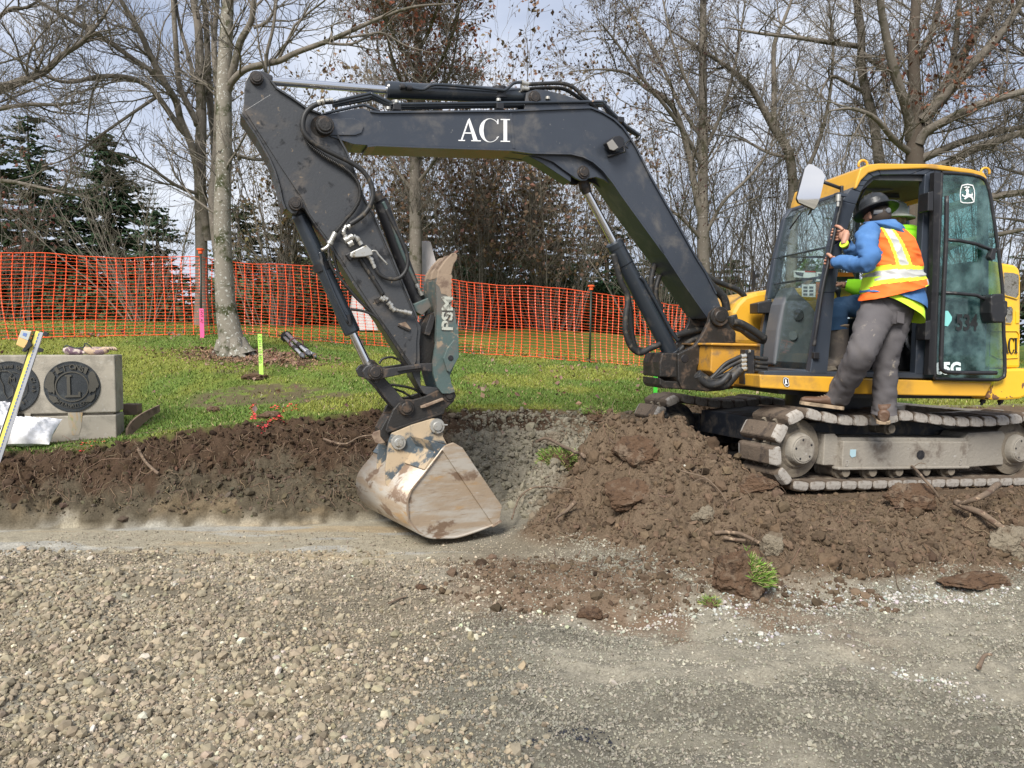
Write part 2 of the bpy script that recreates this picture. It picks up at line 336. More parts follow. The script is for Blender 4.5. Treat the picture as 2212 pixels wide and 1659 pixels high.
def pile(x, y):
    u = under(x, y); n1 = fbm(x, y, 2.2, 4, 31)-0.5; n2 = fbm(x, y, 6.5, 4, 33)-0.5
    # shelf the machine stands on
    yf = np.interp(x, [-2, 0.3, 1.0, 1.8, 2.6, 3.4, 4.2, 8], [8, 7.0, 6.1, 5.55, 5.50, 5.55, 5.6, 5.7])+0.10*n1
    yo = np.interp(x, [-2, 0.3, 1.0, 1.8, 2.6, 3.4, 4.2, 8], [7, 5.5, 4.75, 4.42, 4.45, 4.52, 4.6, 4.7])+0.30*n1
    s = sst(0, 1, (y-yo)/(yf-yo)); s = s*sst(0.2, 1.15, x)
    z = u*s
    def bump(px, py, Y, h, rx, ry):
        c = P(px, py, Y); return h*np.exp(-((x-c.x)/rx)**2-((y-c.y)/ry)**2)
    z = z + bump(1450, 1000, 6.05, 0.44, 0.42, 0.36)+bump(1290, 1010, 6.15, 0.60, 0.30, 0.34)+bump(1180, 1000, 6.9, 0.55, 0.30, 0.5)
    z = z + bump(1550, 1060, 5.55, 0.14, 0.26, 0.22)+bump(1390, 1100, 5.45, 0.30, 0.34, 0.25)+bump(1480, 1200, 5.0, 0.12, 0.25, 0.2)
    z = z + bump(1700, 1180, 4.95, 0.10, 0.2, 0.16)+bump(2010, 1100, 5.30, 0.15, 0.20, 0.16)+bump(2160, 1170, 5.0, 0.20, 0.22, 0.2)
    z = z + bump(1850, 1190, 4.95, 0.12, 0.22, 0.16)+bump(2330, 1160, 5.1, 0.3, 0.3, 0.25)+bump(1250, 1230, 4.78, 0.085, 0.45, 0.18)+bump(1480,1290,4.50,0.09,0.36,0.13)+bump(1190, 1080, 5.75, 0.26, 0.22, 0.30)+bump(1320, 1300, 4.45, 0.07, 0.26, 0.10)
    # track bed: the heap gives way where the tracks stand
    sx = (x-UA.x)*math.cos(UY)+(y-UA.y)*math.sin(UY); sl = -(x-UA.x)*math.sin(UY)+(y-UA.y)*math.cos(UY)
    on = sst(-0.38, -0.18, sx)*sst(-0.34, -0.16, sl)*sst(2.5, 2.2, sl)
    z = z*(1-on)+np.minimum(z, u-0.05)*on
    nf = 0.15+0.85*sst(-0.3, -0.95, sl)+sst(-0.1, -0.5, sx); nf = np.minimum(nf, 1)
    z = z+(0.22*n1+0.20*n2)*sst(0.03, 0.30, z)*(1-on)*nf-0.07*(1-nf)*(1-on)
    return z, on
def height(x, y, full=False):
    x = np.asarray(x, float); y = np.asarray(y, float)
    yt, yb, floor, lw, t, z = parts(x, y); pz, on = pile(x, y)
    zz = np.where(y < yt+0.1, np.maximum(z, floor*np.clip(1-pz/0.45, 0, 1)+pz), z)
    z2 = np.where((y >= yb) & (y < yt), np.maximum(z, pz), zz)
    # fine relief by ground type
    dirt = np.clip(sst(0.04, 0.14, z2-floor)*(y < yt), 0, 1)
    r = fbm(x, y, 9, 4, 51, 0.6)-0.5; rid = 1-np.abs(2*fbm(x, y, 13, 3, 61)-1)
    slq = -(x-UA.x)*math.sin(UY)+(y-UA.y)*math.cos(UY); sxq = (x-UA.x)*math.cos(UY)+(y-UA.y)*math.sin(UY); nf2 = np.minimum(1, 0.35+0.65*sst(-0.3, -0.8, slq)+sst(-0.2, -0.5, sxq))
    z2 = z2+nf2*dirt*(1-0.8*on)*(0.13*r+0.085*(rid-0.7)+0.03*(fbm(x, y, 30, 2, 63)-0.5))+(1-dirt)*(y < yt)*0.006*(fbm(x, y, 22, 3, 71)-0.5)
    if full: return z2, dict(yt=yt, yb=yb, floor=floor, lw=lw, t=t, pz=pz, on=on, dirt=dirt)
    return z2
def hz(x, y): return float(height(np.array([x]), np.array([y]))[0])
def on_ground(px, py, lo=2.0, hi=22.0):
    """where the ray through a picture point meets the ground"""
    d = ray(px, py); ys = np.linspace(lo, hi, 2500); t = ys/d.y; xs = d.x*t; zs = CAM.z+d.z*t
    g = height(xs, ys) - zs; k = np.argmax(g > 0)
    return Vector((xs[k], ys[k], zs[k]))

xs = np.r_[-400, -150, -60, -30, np.linspace(-16, -5.6, 60)[:-1], np.linspace(-5.6, 5.6, 640), np.linspace(5.6, 16, 60)[1:], 30, 60, 150, 400]
ys = np.r_[-60, -10, 0, 1.2, np.linspace(1.8, 9.3, 620), np.linspace(9.3, 22, 150)[1:], 26, 32, 40, 60, 120, 300, 900]
GX, GY = np.meshgrid(xs, ys)
GZ, I = height(GX, GY, True)
ny, nx = GX.shape
# overhang and crumbling: push bank vertices sideways
bankm = (I['t'] > 0.05) & (I['t'] < 0.98) & (GY < I['yt'])
wob = 0.09*(fbm(GX*1.0, GZ*2.0+GY*0.7, 7, 4, 81)-0.5)
GYd = GY+np.where(bankm, wob, 0)
dn = fbm(GX, GY, 3.0, 4, 91)-0.5; dn2 = fbm(GX, GY, 11, 3, 92)-0.5
# what the ground is made of at each vertex (albedo), plus painted crevice shade
grass = sst(-0.03, 0.05, GY-I['yt']+0.10*dn2)
col = np.zeros((ny, nx, 3))
def lay(mask, c):
    global col
    col = col*(1-mask[..., None])+np.array(c)*mask[..., None]
one = np.ones_like(GX)
lay(one, (0.180, 0.155, 0.112))                                                     # fine tan gravel, darkened to stand in for shade between stones
gx = GX/np.maximum(GY, 0.5)
lay(sst(0.05, -0.25, (GX+0.9+0.55*(GY-3.2))*-1*-1-0.0)*0, (0, 0, 0))
greyz = sst(-0.25, 0.35, GX+0.75-0.45*(GY-3.0)+0.8*dn)
lay(greyz*0.9, (0.175, 0.163, 0.128))                                               # grey crushed rock on the right, shade of the gaps painted in
slab = sst(0.0, 0.10, GY-5.02+0.05*GX+0.3*dn)*sst(0.02, -0.10, GY-I['yb']-0.05+0.2*dn)*sst(0.3, -0.3, GX+0.4)
sandy = sst(0.50, 0.64, fbm(GX*0.8+GY*0.5, GY*1.3, 1.9, 4, 151))*sst(5.4, 4.9, GY)
lay(sst(0.50, 0.36, fbm(GX*0.8+GY*0.5, GY*1.3, 1.9, 4, 151))*sst(5.4, 4.9, GY)*0.5, (0.10, 0.092, 0.072))  # crevice shade painted in as dark colour where gravel is loose
lay(sandy*0.85, (0.255, 0.232, 0.180))
lay(slab*0.9, (0.32, 0.285, 0.21))
lay(slab*sst(0.48, 0.58, fbm(GX*0.35, GY*1.6, 4, 4, 95)), (0.325, 0.31, 0.265))
lay(slab*sst(0.54, 0.66, fbm(GX*0.30, GY*1.6, 3, 4, 97)), (0.335, 0.27, 0.175))
lay(sst(0.03, 0.16, GY-I['yb']+0.08+0.2*dn2)*(GX < 1.4), (0.085, 0.070, 0.047))        # grey-brown lower bank
lay(sst(0.56, 0.66, fbm(GX*0.8, GY*2, 3.2, 4, 96))*sst(0.0, 0.12, GY-I['yb'])*sst(0.35, 0.08, I['t'])*0.7, (0.20, 0.15, 0.09))
lay(sst(0.32, 0.56, I['t']+0.5*dn+0.3*dn2)*(GX < 1.5), (0.062, 0.040, 0.025))          # dark topsoil
red = sst(-0.5, 0.1, GX+0.20)*sst(5.35, 5.0, GY)*sst(4.0, 4.4, GY+0.25*GX+0.6*dn)*sst(2.2, 1.2, GX)
lay(red*sst(0.26, 0.44, fbm(GX, GY, 2.6, 4, 98))*0.85, (0.150, 0.098, 0.062))
lay(np.clip(sst(0.03, 0.13, I['pz'])*(GY < I['yt']), 0, 1), (0.115, 0.082, 0.054))   # heaped brown soil
lay(np.clip(sst(0.03, 0.13, I['pz'])*(GY < I['yt']), 0, 1)*sst(0.45, 0.62, fbm(GX, GY, 1.8, 4, 99))*0.7, (0.130, 0.095, 0.063))
clay = sst(-0.75, -0.35, GX)*sst(0.60, 0.20, GX+0.5*dn-0.5*(GY-6.6))*sst(5.2, 5.7, GY)*(GY < I['yt']-0.35)
lay(clay*0.95, (0.215, 0.195, 0.150))                                               # dug clay beside the bucket
lawnc = np.array((0.115, 0.160, 0.032))[None, None]*(0.8+0.4*fbm(GX, GY, 2.5, 4, 101)[..., None])
moss = sst(0.46, 0.66, fbm(GX, GY*0.8, 1.1, 4, 103))[..., None]
lawnc = lawnc*(1-moss*0.8)+np.array((0.185, 0.195, 0.04))*moss*0.8
bare = np.zeros_like(GX)
for (px, py, Y, rx, ry) in ((545, 775, 10.4, 0.95, 0.42), (590, 840, 8.6, 0.95, 0.55), (170, 952, 7.1, 1.2, 0.22), (520, 815, 9.6, 0.4, 0.1)):
    c = P(px, py, Y); bare = np.maximum(bare, sst(1.15, 0.75, np.sqrt(((GX-c.x)/rx)**2+((GY-c.y)/ry)**2)+0.7*dn))
bare = bare*sst(0.25, 0.5, fbm(GX, GY, 9, 3, 104))
lawnc = lawnc*(1-bare[..., None]*0.85)+np.array((0.11, 0.08, 0.052))*bare[..., None]*0.85
col = col*(1-grass[..., None])+lawnc*grass[..., None]
dry = 0.80+0.4*fbm(GX, GY, 17, 3, 105); col = col*dry[..., None]
idx = np.arange(ny*nx).reshape(ny, nx)
F = np.stack([idx[:-1,:-1], idx[:-1,1:], idx[1:,1:], idx[1:,:-1]], -1).reshape(-1, 4)
V = np.stack([GX, GYd, GZ], -1).reshape(-1, 3)
gm, nt_, b_ = newmat('ground_soil'); at = nt_.nodes.new('ShaderNodeAttribute'); at.attribute_name = 'soil'
f1 = nnoise(nt_, 75, 8, 0.7); f2 = nnoise(nt_, 240, 4, 0.7)
mul = nt_.nodes.new('ShaderNodeMix'); mul.data_type = 'RGBA'; mul.blend_type = 'MULTIPLY'; mul.inputs[0].default_value = 1.0
rr = nt_.nodes.new('ShaderNodeValToRGB'); rr.color_ramp.elements[0].position = 0.30; rr.color_ramp.elements[0].color = (0.62, 0.61, 0.60, 1)
rr.color_ramp.elements[1].position = 0.70; rr.color_ramp.elements[1].color = (1.35, 1.36, 1.38, 1)
nt_.links.new(f1, rr.inputs[0]); nt_.links.new(at.outputs['Color'], mul.inputs[6]); nt_.links.new(rr.outputs[0], mul.inputs[7])
nt_.links.new(mul.outputs[2], b_.inputs['Base Color']); b_.inputs['Roughness'].default_value = 0.95; b_.inputs['Specular IOR Level'].default_value = 0.15
nbump(nt_, b_, f1, 0.9, 0.012)
g = npmesh('ground', V, F, gm, smooth=True, attrs={'soil': col.reshape(-1, 3)})
g['kind'] = 'structure'; g['label'] = 'ground of gravel, cut soil bank and sloping lawn'

# ------------------------------------------------------------------ loose stones, clods, grass
def rockbase(k, seed, sub=1, sq=(1, 0.8, 0.6), amp=0.28):
    bm = bmesh.new(); bmesh.ops.create_icosphere(bm, subdivisions=sub, radius=1.0); out = []
    r = random.Random(seed); off = Vector((r.random()*50, r.random()*50, r.random()*50))
    planes = [(Vector((r.gauss(0,1), r.gauss(0,1), r.gauss(0,1))).normalized(), r.uniform(0.55, 0.85)) for _ in range(5)]
    for v in bm.verts:
        p = v.co.copy()
        for n, d in planes:
            e = p.dot(n)-d
            if e > 0: p -= n*e*0.85
        p *= 1+amp*mnoise.noise(p*1.3+off)
        v.co = Vector((p.x*sq[0], p.y*sq[1], p.z*sq[2]))
    bm.verts.ensure_lookup_table()
    V = np.array([v.co[:] for v in bm.verts]); F = np.array([[v.index for v in f.verts] for f in bm.faces]); bm.free()
    return V, F
def rotmats(n, rng, tilt=0.6):
    a = rng.uniform(0, 2*np.pi, n); b = rng.normal(0, tilt, n); c = rng.normal(0, tilt, n)
    ca, sa, cb, sb, cc_, sc_ = np.cos(a), np.sin(a), np.cos(b), np.sin(b), np.cos(c), np.sin(c)
    Rz = np.zeros((n,3,3)); Rz[:,0,0]=ca; Rz[:,0,1]=-sa; Rz[:,1,0]=sa; Rz[:,1,1]=ca; Rz[:,2,2]=1
    Rx = np.zeros((n,3,3)); Rx[:,0,0]=1; Rx[:,1,1]=cb; Rx[:,1,2]=-sb; Rx[:,2,1]=sb; Rx[:,2,2]=cb
    Ry = np.zeros((n,3,3)); Ry[:,1,1]=1; Ry[:,0,0]=cc_; Ry[:,0,2]=sc_; Ry[:,2,0]=-sc_; Ry[:,2,2]=cc_
    return Rz @ Rx @ Ry
def scatter(name, pos, size, colr, bases, m, rng, sink=0.25, tilt=0.6, smooth=False):
    Vs, Fs, Cs = [], [], []; off = 0; which = rng.integers(0, len(bases), len(pos)); R = rotmats(len(pos), rng, tilt)
    for bi, (BV, BF) in enumerate(bases):
        ii = np.where(which == bi)[0]
        if not len(ii): continue
        v = np.einsum('nij,kj->nki', R[ii], BV)*size[ii][:,None,None]; v += pos[ii][:,None,:]
        v[:,:,2] += (size[ii]*(0.5-sink))[:,None]
        f = BF[None]+(np.arange(len(ii))*len(BV))[:,None,None]+off
        Vs.append(v.reshape(-1,3)); Fs.append(f.reshape(-1, BF.shape[1])); Cs.append(np.repeat(colr[ii], len(BV), 0)); off += len(ii)*len(BV)
    return npmesh(name, np.concatenate(Vs), np.concatenate(Fs), m, smooth=smooth, attrs={'tint': np.concatenate(Cs)})
def tintmat(name, rough=0.9, bump=None, trans=0.0, spec=0.2):
    m, nt, b = newmat(name); a = nt.nodes.new('ShaderNodeAttribute'); a.attribute_name = 'tint'
    f = nnoise(nt, 60, 4, 0.6); r = nt.nodes.new('ShaderNodeMix'); r.data_type = 'RGBA'; r.blend_type = 'MULTIPLY'; r.inputs[0].default_value = 0.6
    rr = nt.nodes.new('ShaderNodeValToRGB'); rr.color_ramp.elements[0].color = (0.6, 0.6, 0.6, 1); rr.color_ramp.elements[1].color = (1.3, 1.3, 1.3, 1)
    nt.links.new(f, rr.inputs[0]); nt.links.new(a.outputs['Color'], r.inputs[6]); nt.links.new(rr.outputs[0], r.inputs[7]); nt.links.new(r.outputs[2], b.inputs['Base Color'])
    b.inputs['Roughness'].default_value = rough; b.inputs['Specular IOR Level'].default_value = spec
    if bump: nbump(nt, b, nnoise(nt, bump[0], 4), bump[1], 0.004)
    return m
M['stone'] = tintmat('stone', 0.85); M['clod'] = tintmat('soil_clod', 0.97, (90, 0.8), spec=0.1); M['blade'] = tintmat('grass_blade', 0.6); M['leafm'] = tintmat('dead_leaf', 0.7)
small = [rockbase(0, 100+i, 1, (1, 0.8, 0.62)) for i in range(8)]
tiny = []
for i in range(6):
    v_, f_ = rockbase(0, 300+i, 1, (1, 0.8, 0.65)); 
    bm = bmesh.new(); bmesh.ops.create_icosphere(bm, subdivisions=1, radius=1); bm.free(); tiny.append((v_, f_))
def octa(seed):
    r = np.random.default_rng(seed); v = np.array([[1,0,0],[-1,0,0],[0,1,0],[0,-1,0],[0,0,1],[0,0,-1.]])*r.uniform(0.6, 1.1, (6,1))*np.array([1, 0.8, 0.65])
    v = v+r.uniform(-0.15, 0.15, v.shape)
    return v, np.array([[0,2,4],[2,1,4],[1,3,4],[3,0,4],[2,0,5],[1,2,5],[3,1,5],[0,3,5]])
oct_ = [octa(i) for i in range(10)]
def samples(n, x0, x1, y0, y1, rng): return rng.uniform(x0, x1, n), rng.uniform(y0, y1, n)
def colvar(base, n, rng, v=0.22, hue=0.05): return np.clip(np.array(base)*(1+rng.normal(0, v, (n,1)))*(1+rng.normal(0, hue, (n,3))), 0.01, 0.9)
# coarse stones, lower left
n = 90000; x, y = samples(n, -3.8, 0.9, 2.4, 5.4, RNG)
dens = sst(0.5, -0.7, x+0.45*(y-3.0)+0.9*(fbm(x, y, 1.3, 3, 3)-0.5)*2)*(0.30+0.70*sst(4.3, 3.4, y+0.25*x))
k = RNG.random(n) < dens; x = x[k]; y = y[k]; n = len(x)
sz = np.clip(RNG.lognormal(math.log(0.0074), 0.58, n), 0.0035, 0.038); z = height(x, y)
cl = colvar((0.265, 0.222, 0.155), n, RNG, 0.24, 0.022)
wh = RNG.random(n) < 0.028; cl[wh] = colvar((0.50, 0.46, 0.37), int(wh.sum()), RNG, 0.15)
tag(scatter('gravel', np.c_[x, y, z], sz, cl, small, M['stone'], RNG), 'coarse tan crushed stones spread over the near left ground', 'gravel', kind='stuff')
def G(px, py, z=0.05): d = ray(px, py); t = (z-CAM.z)/d.z; return (d.x*t, d.y*t)
# fine gravel everywhere else
n = 330000; x = RNG.uniform(-3.6, 5.2, n); y = 2.4+(RNG.random(n)**0.8)*3.6
k = (height(x, y)-(0.02+0.11*sst(3.2, 5.4, y)) < 0.10) & (np.abs(x) < 0.75*y+0.3); x = x[k]; y = y[k]; n = len(x); z = height(x, y)
sz = np.clip(RNG.lognormal(math.log(0.0058), 0.42, n), 0.0025, 0.020)
greyf = sst(-0.25, 0.35, x+0.75-0.45*(y-3.0))[:,None]; cl = colvar((0.275, 0.237, 0.178), n, RNG, 0.26, 0.02)*(1-greyf)+colvar((0.258, 0.240, 0.190), n, RNG, 0.20, 0.02)*greyf
patch_tone = (0.45+1.08*fbm(x*0.8+y*0.5, y*1.3, 1.9, 4, 151))[:,None]; cl = cl*patch_tone; blk = (np.hypot((x-G(1260,1590)[0])/0.16, (y-G(1260,1590)[1])/0.07) < 1) | (np.hypot((x-G(1120,1610)[0])/0.10, (y-G(1120,1610)[1])/0.05) < 1); blk &= RNG.random(n) < 0.35; cl[blk] = (0.03, 0.032, 0.04); sl = np.maximum(sst(0.0, 0.12, y-5.02+0.05*x)*(x < 0.2)*0.93, 0.80*sst(0.50, 0.64, fbm(x*0.8+y*0.5, y*1.3, 1.9, 4, 151))*sst(-0.9, 0.2, x+0.3*(y-3.5))); sl = np.maximum(sl, 0.75*sst(-0.5, 0.1, x+0.20)*sst(5.35, 5.0, y)*sst(4.0, 4.4, y+0.25*x)*sst(2.2, 1.2, x)*sst(0.30, 0.5, fbm(x, y, 2.6, 4, 98))); k = RNG.random(n) > sl  # stone tone lightened and darkened in broad noise patches
tag(scatter('fine_gravel', np.c_[x, y, z][k], sz[k], cl[k], oct_, M['stone'], RNG, 0.2), 'fine grey crushed rock covering the near right ground', 'gravel', kind='stuff')
# whitish pebbles in bands
n = 70000; x = RNG.uniform(-3.0, 4.8, n); y = RNG.uniform(2.6, 5.6, n)
def seg(x, y, a, b):
    a = np.array(a); b = np.array(b); d = b-a; t = np.clip(((x-a[0])*d[0]+(y-a[1])*d[1])/d.dot(d), 0, 1); return np.hypot(x-a[0]-t*d[0], y-a[1]-t*d[1])
d = np.minimum.reduce([seg(x, y, G(1290,1365), G(1560,1330))/0.10, seg(x, y, G(1560,1330), G(2212,1290))/0.16, seg(x, y, G(1650,1390), G(2212,1545))/0.13, seg(x, y, G(1500,1370), G(1800,1400))/0.13,
    seg(x, y, G(560,1500), G(900,1360))/0.17, seg(x, y, G(620,1440), G(1130,1340))/0.15, seg(x, y, G(1040,1330), G(1180,1350))/0.14, seg(x, y, G(170,1230), G(210,1250))/0.08, seg(x,y,G(820,1420),G(1000,1380))/0.15])
k = RNG.random(n) < 0.7*np.exp(-(d*1.15)**2)*sst(0.35, 0.58, fbm(x, y, 3.5, 3, 131))*(0.45+1.2*sst(-0.2, 1.2, x))+0.0012; x = x[k]; y = y[k]; n = len(x); z = height(x, y)
rt = sst(0.3, 1.2, x); sz = np.clip(RNG.lognormal(math.log(0.0080), 0.42, n), 0.004, 0.026)*(1-0.15*rt)
cl = colvar((0.44, 0.40, 0.31), n, RNG, 0.24)*(1-rt[:,None])+colvar((0.42, 0.41, 0.375), n, RNG, 0.20)*rt[:,None]
tag(scatter('pebbles', np.c_[x, y, z], sz, cl, small, M['stone'], RNG, 0.2), 'whitish pebbles lying in drifts among the grey gravel', 'pebbles', kind='stuff')
# soil crumbs and clods on heap, bank and clay
n = 110000; x = RNG.uniform(-4.8, 4.8, n); y = RNG.uniform(4.3, 8.6, n); z, I2 = height(x, y, True)
dd = I2['dirt']*(y < I2['yt']-0.03)*(1-I2['on']*0.85); redz = sst(-0.6, 0.0, x)*sst(5.3, 4.9, y)*sst(4.0, 4.4, y+0.25*x)*(x < 2.2)
k = RNG.random(n) < np.maximum(dd, 0.55*redz); x = x[k]; y = y[k]; z = z[k]; n = len(x)
clayk = sst(-0.75, -0.35, x)*sst(0.60, 0.20, x-0.5*(y-6.6))*sst(5.2, 5.6, y); low = (x < 1.3)*sst(0.55, 0.25, I2['t'][k])*(I2['t'][k] > 0)
sz = np.clip(RNG.lognormal(math.log(0.0085), 0.65, n), 0.003, 0.055)*(1+0.25*clayk)
bn = colvar((0.112, 0.080, 0.053), n, RNG, 0.24, 0.02); dk = colvar((0.060, 0.040, 0.026), n, RNG, 0.25); cy = colvar((0.195, 0.175, 0.130), n, RNG, 0.16, 0.015); gb = colvar((0.090, 0.074, 0.050), n, RNG, 0.2)
isb = ((I2['t'][k] > 0) & (x < 1.3))[:,None]; cl = np.where(isb, dk, bn); cl = cl*(1-low[:,None])+gb*low[:,None]; cl = cl*(1-clayk[:,None])+cy*clayk[:,None]
tag(scatter('dirt', np.c_[x, y, z], sz, cl, small, M['clod'], RNG, 0.35, 0.9), 'crumbled brown soil and grey clay lumps over heap and bank', 'dirt', kind='stuff')
# broken lumps of the heap
lump = []
for i in range(7):
    bm = bmesh.new(); bmesh.ops.create_icosphere(bm, subdivisions=3, radius=1.0); o_ = Vector((i*9.1, i*4.3, 2)); rr_ = random.Random(900+i)
    pls = [(Vector((rr_.gauss(0,1), rr_.gauss(0,1), rr_.gauss(0,1))).normalized(), rr_.uniform(0.5, 0.85)) for _ in range(7)]
    for v in bm.verts:
        p = v.co.copy()
        for n_, d_ in pls:
            e = p.dot(n_)-d_
            if e > 0: p -= n_*e*0.8
        v.co = p*(1+0.35*mnoise.noise(p*1.8+o_)+0.38*mnoise.noise(p*3.6+o_)+0.22*mnoise.noise(p*8+o_))*Vector((1, 1, 1)).x
        v.co.z *= 0.75
    lump.append((np.array([v.co[:] for v in bm.verts]), np.array([[v.index for v in f.verts] for f in bm.faces]))); bm.free()
n = 3400; x = RNG.uniform(-0.6, 4.8, n); y = RNG.uniform(4.3, 7.6, n); z, I2 = height(x, y, True)
k = (RNG.random(n) < I2['dirt']*(0.35+0.65*(fbm(x, y, 2.2, 2, 141) > 0.5))*(1-I2['on'])) & (y < I2['yt']-0.3) & (I2['on'] < 0.1); x = x[k]; y = y[k]; z = z[k]; n = len(x)
sz = np.clip(RNG.lognormal(math.log(0.019), 0.55, n), 0.008, 0.085); ck = sst(-0.75, -0.35, x)*sst(0.60, 0.20, x-0.5*(y-6.6))
cl = colvar((0.108, 0.075, 0.049), n, RNG, 0.16, 0.015)*(1-ck[:,None])+colvar((0.19, 0.17, 0.128), n, RNG, 0.12, 0.015)*ck[:,None]
tag(scatter('soil_lumps', np.c_[x, y, z], sz, cl, lump, M['clod'], RNG, 0.62, 0.9, True), 'broken lumps of brown soil heaped in front of the tracks', 'dirt', kind='stuff')
print('ground done')
# ------------------------------------------------------------------ excavator
B = Pl(P(1555, 685, 6.95), 20)          # centre plane of boom, arm and bucket
K = Pl(P(1780, 800, 6.05), 9)           # near side of the cab and platform
EXC = thing('excavator', 'yellow tracked excavator with dark boom, open cab door and muddy bucket', 'excavator', P(1900, 1060, 6.6))
def prism_px(pl, pts, off, w, name, m, bevel=0.006, parent=EXC, mb=None, tr=None):
    mb0 = mb or MB(); t_ = off if tr is None else tr; mb0.prism([pl(p, t_)+pl.lat*(off-t_) for p in pts], pl.lat*w)
    return obj(name, mb0, m, parent, bevel) if name else mb0
def cyl(pl, q0, q1, off, prof, name, m, parent=EXC):
    a = pl(q0, off); b = pl(q1, off); Ln = (b-a).length
    return obj(name, MB().lathe(a, b, [(t*Ln, r) for t, r in prof], 28), m, parent)
def pin(pl, q, off, ln, r, m='pin', name='pin', parent=EXC, collar=None):
    a = pl(q, off); mb = MB()
    if collar: mb.lathe(a, a+pl.lat, [(0.012, collar*0.93), (0.02, collar), (ln, collar), (ln, 0)], 30)
    mb.lathe(a, a+pl.lat, [(0, 0), (0, r*0.86), (0.006, r), (0.03, r)], 26)
    mb.lathe(a-pl.lat*0.002, a+pl.lat, [(0, 0), (0, r*0.55), (0.003, r*0.55)], 20)
    return obj(name, mb, M[m], parent)
def hose(pl, pts, off, r, name='hose', m='rubber', parent=EXC, sub=8, n=10, ribs=False):
    p3 = [pl(q[:2], off+(q[2] if len(q) > 2 else 0)) for q in pts]; c = cat(p3, sub)
    if ribs:
        c = cat(p3, sub*5); rr = [r*(1.0 if (i//2) % 2 else 0.74) for i in range(len(c))]
        return obj(name, MB().tube(c, rr, n), M[m], parent)
    return obj(name, MB().tube(c, r, n), M[m], parent)
# --- boom
WB = 0.26
up = [zb(95,790), zb(140,770), zb(215,755), zb(330,730), zb(390,725), zb(440,750), zb(500,757), zb(900,752), zb(1370,748), zb(1700,733), zb(1850,728), z2(860,455), z2(950,490), z2(1040,545), z2(1110,610), z2(1160,680), z2(1215,770), z2(1330,1000), z2(1500,1300), z2(1690,1640), z5(960,350), z5(1045,520), z5(1085,625)]
lo = [z5(1105,700), z5(1060,730), z5(985,700), z5(800,440), z5(600,130), z2(1440,1600), z2(1280,1380), z2(1100,1130), z2(1040,1040), z2(960,940), z2(880,870), z2(800,830), z2(700,806), z2(400,800), zb(1390,998), zb(1000,985), zb(700,975), zb(480,966), zb(420,972), zb(330,966), zb(250,940), zb(170,912), zb(95,900), zb(60,850)]
boom = prism_px(B, up+lo, -WB/2, WB, 'boom', M['boom'])
# edge flanges, a little wider than the box and proud of the plates
def flange(pl, path, th, w, side):
    mb = MB(); c = [pl(q, -w/2) for q in path]; vs = []; n = len(c)
    nrm = []
    for i in range(n):
        t = (c[min(i+1,n-1)]-c[max(i-1,0)]).normalized(); nrm.append(t.cross(pl.lat)*side)
    for i in range(n): vs += [c[i], c[i]+nrm[i]*th, c[i]+nrm[i]*th+pl.lat*w, c[i]+pl.lat*w]
    fs = [[i*4+k, i*4+(k+1) % 4, i*4+4+(k+1) % 4, i*4+4+k] for i in range(n-1) for k in range(4)]+[[3,2,1,0],[n*4-4,n*4-3,n*4-2,n*4-1]]
    return mb.add(vs, fs)
tf = [zb(440,750), zb(500,757), zb(900,752), zb(1370,748), zb(1700,733), zb(1850,728), z2(860,455), z2(950,490), z2(1040,545), z2(1110,610), z2(1160,680), z2(1215,770), z2(1330,1000), z2(1500,1300), z2(1690,1640), z5(960,350), z5(1045,520)]
tf = [(a, b) for a, b in tf]
obj('boom_top_flange', flange(B, tf, 0.014, WB+0.035, 1), M['boom'], boom)
bf = [zb(420,972), zb(480,966), zb(700,975), zb(1000,985), zb(1390,998), z2(400,800), z2(700,806), z2(800,830), z2(880,870), z2(960,940), z2(1040,1040), z2(1100,1130), z2(1280,1380), z2(1440,1600), z5(600,130), z5(800,440), z5(985,700)]
obj('boom_bottom_flange', flange(B, bf, 0.014, WB+0.03, -1), M['boom'], boom)
prism_px(B, [zb(100,905), zb(150,800), zb(330,790), zb(380,815), zb(395,850), zb(380,890), zb(340,905)], -WB/2-0.012, 0.02, 'boom_doubler_plate', M['boom'], 0.003, boom)
prism_px(B, [zb(1372,752), zb(1390,752), zb(1412,996), zb(1394,996)], -WB/2-0.006, 0.01, 'weld_seam', M['boom'], 0.003, boom)
# belly gusset that carries the boom cylinder
gus = [z2(230,806), z2(700,806), z2(880,868), z2(1000,985), z2(1090,1115), z2(1045,1080), z2(960,1020), z2(900,1000), z2(840,1010), z2(820,1028), z2(780,1028), z2(740,1010), z2(640,940), z2(560,880), z2(450,840), z2(330,822)]
for k_ in (-0.10, 0.075): prism_px(B, gus, k_, 0.025, 'boom_gusset', M['boom'], 0.003, boom, tr=-0.10)
prism_px(B, [z2(330,815), z2(700,812), z2(700,1040), z2(600,975), z2(480,895)], -0.075, 0.15, 'boom_gusset', M['boom'], 0.003, boom)
# ear for the arm cylinder, on top of the boom
ear = [z2(330,470), z2(350,330), z2(420,305), z2(500,310), z2(620,340), z2(760,385), z2(860,440), z2(880,470), z2(700,468)]
for k_ in (-0.10, 0.075): prism_px(B, ear, k_, 0.025, 'boom_ear', M['boom'], 0.003, boom, tr=-0.10)
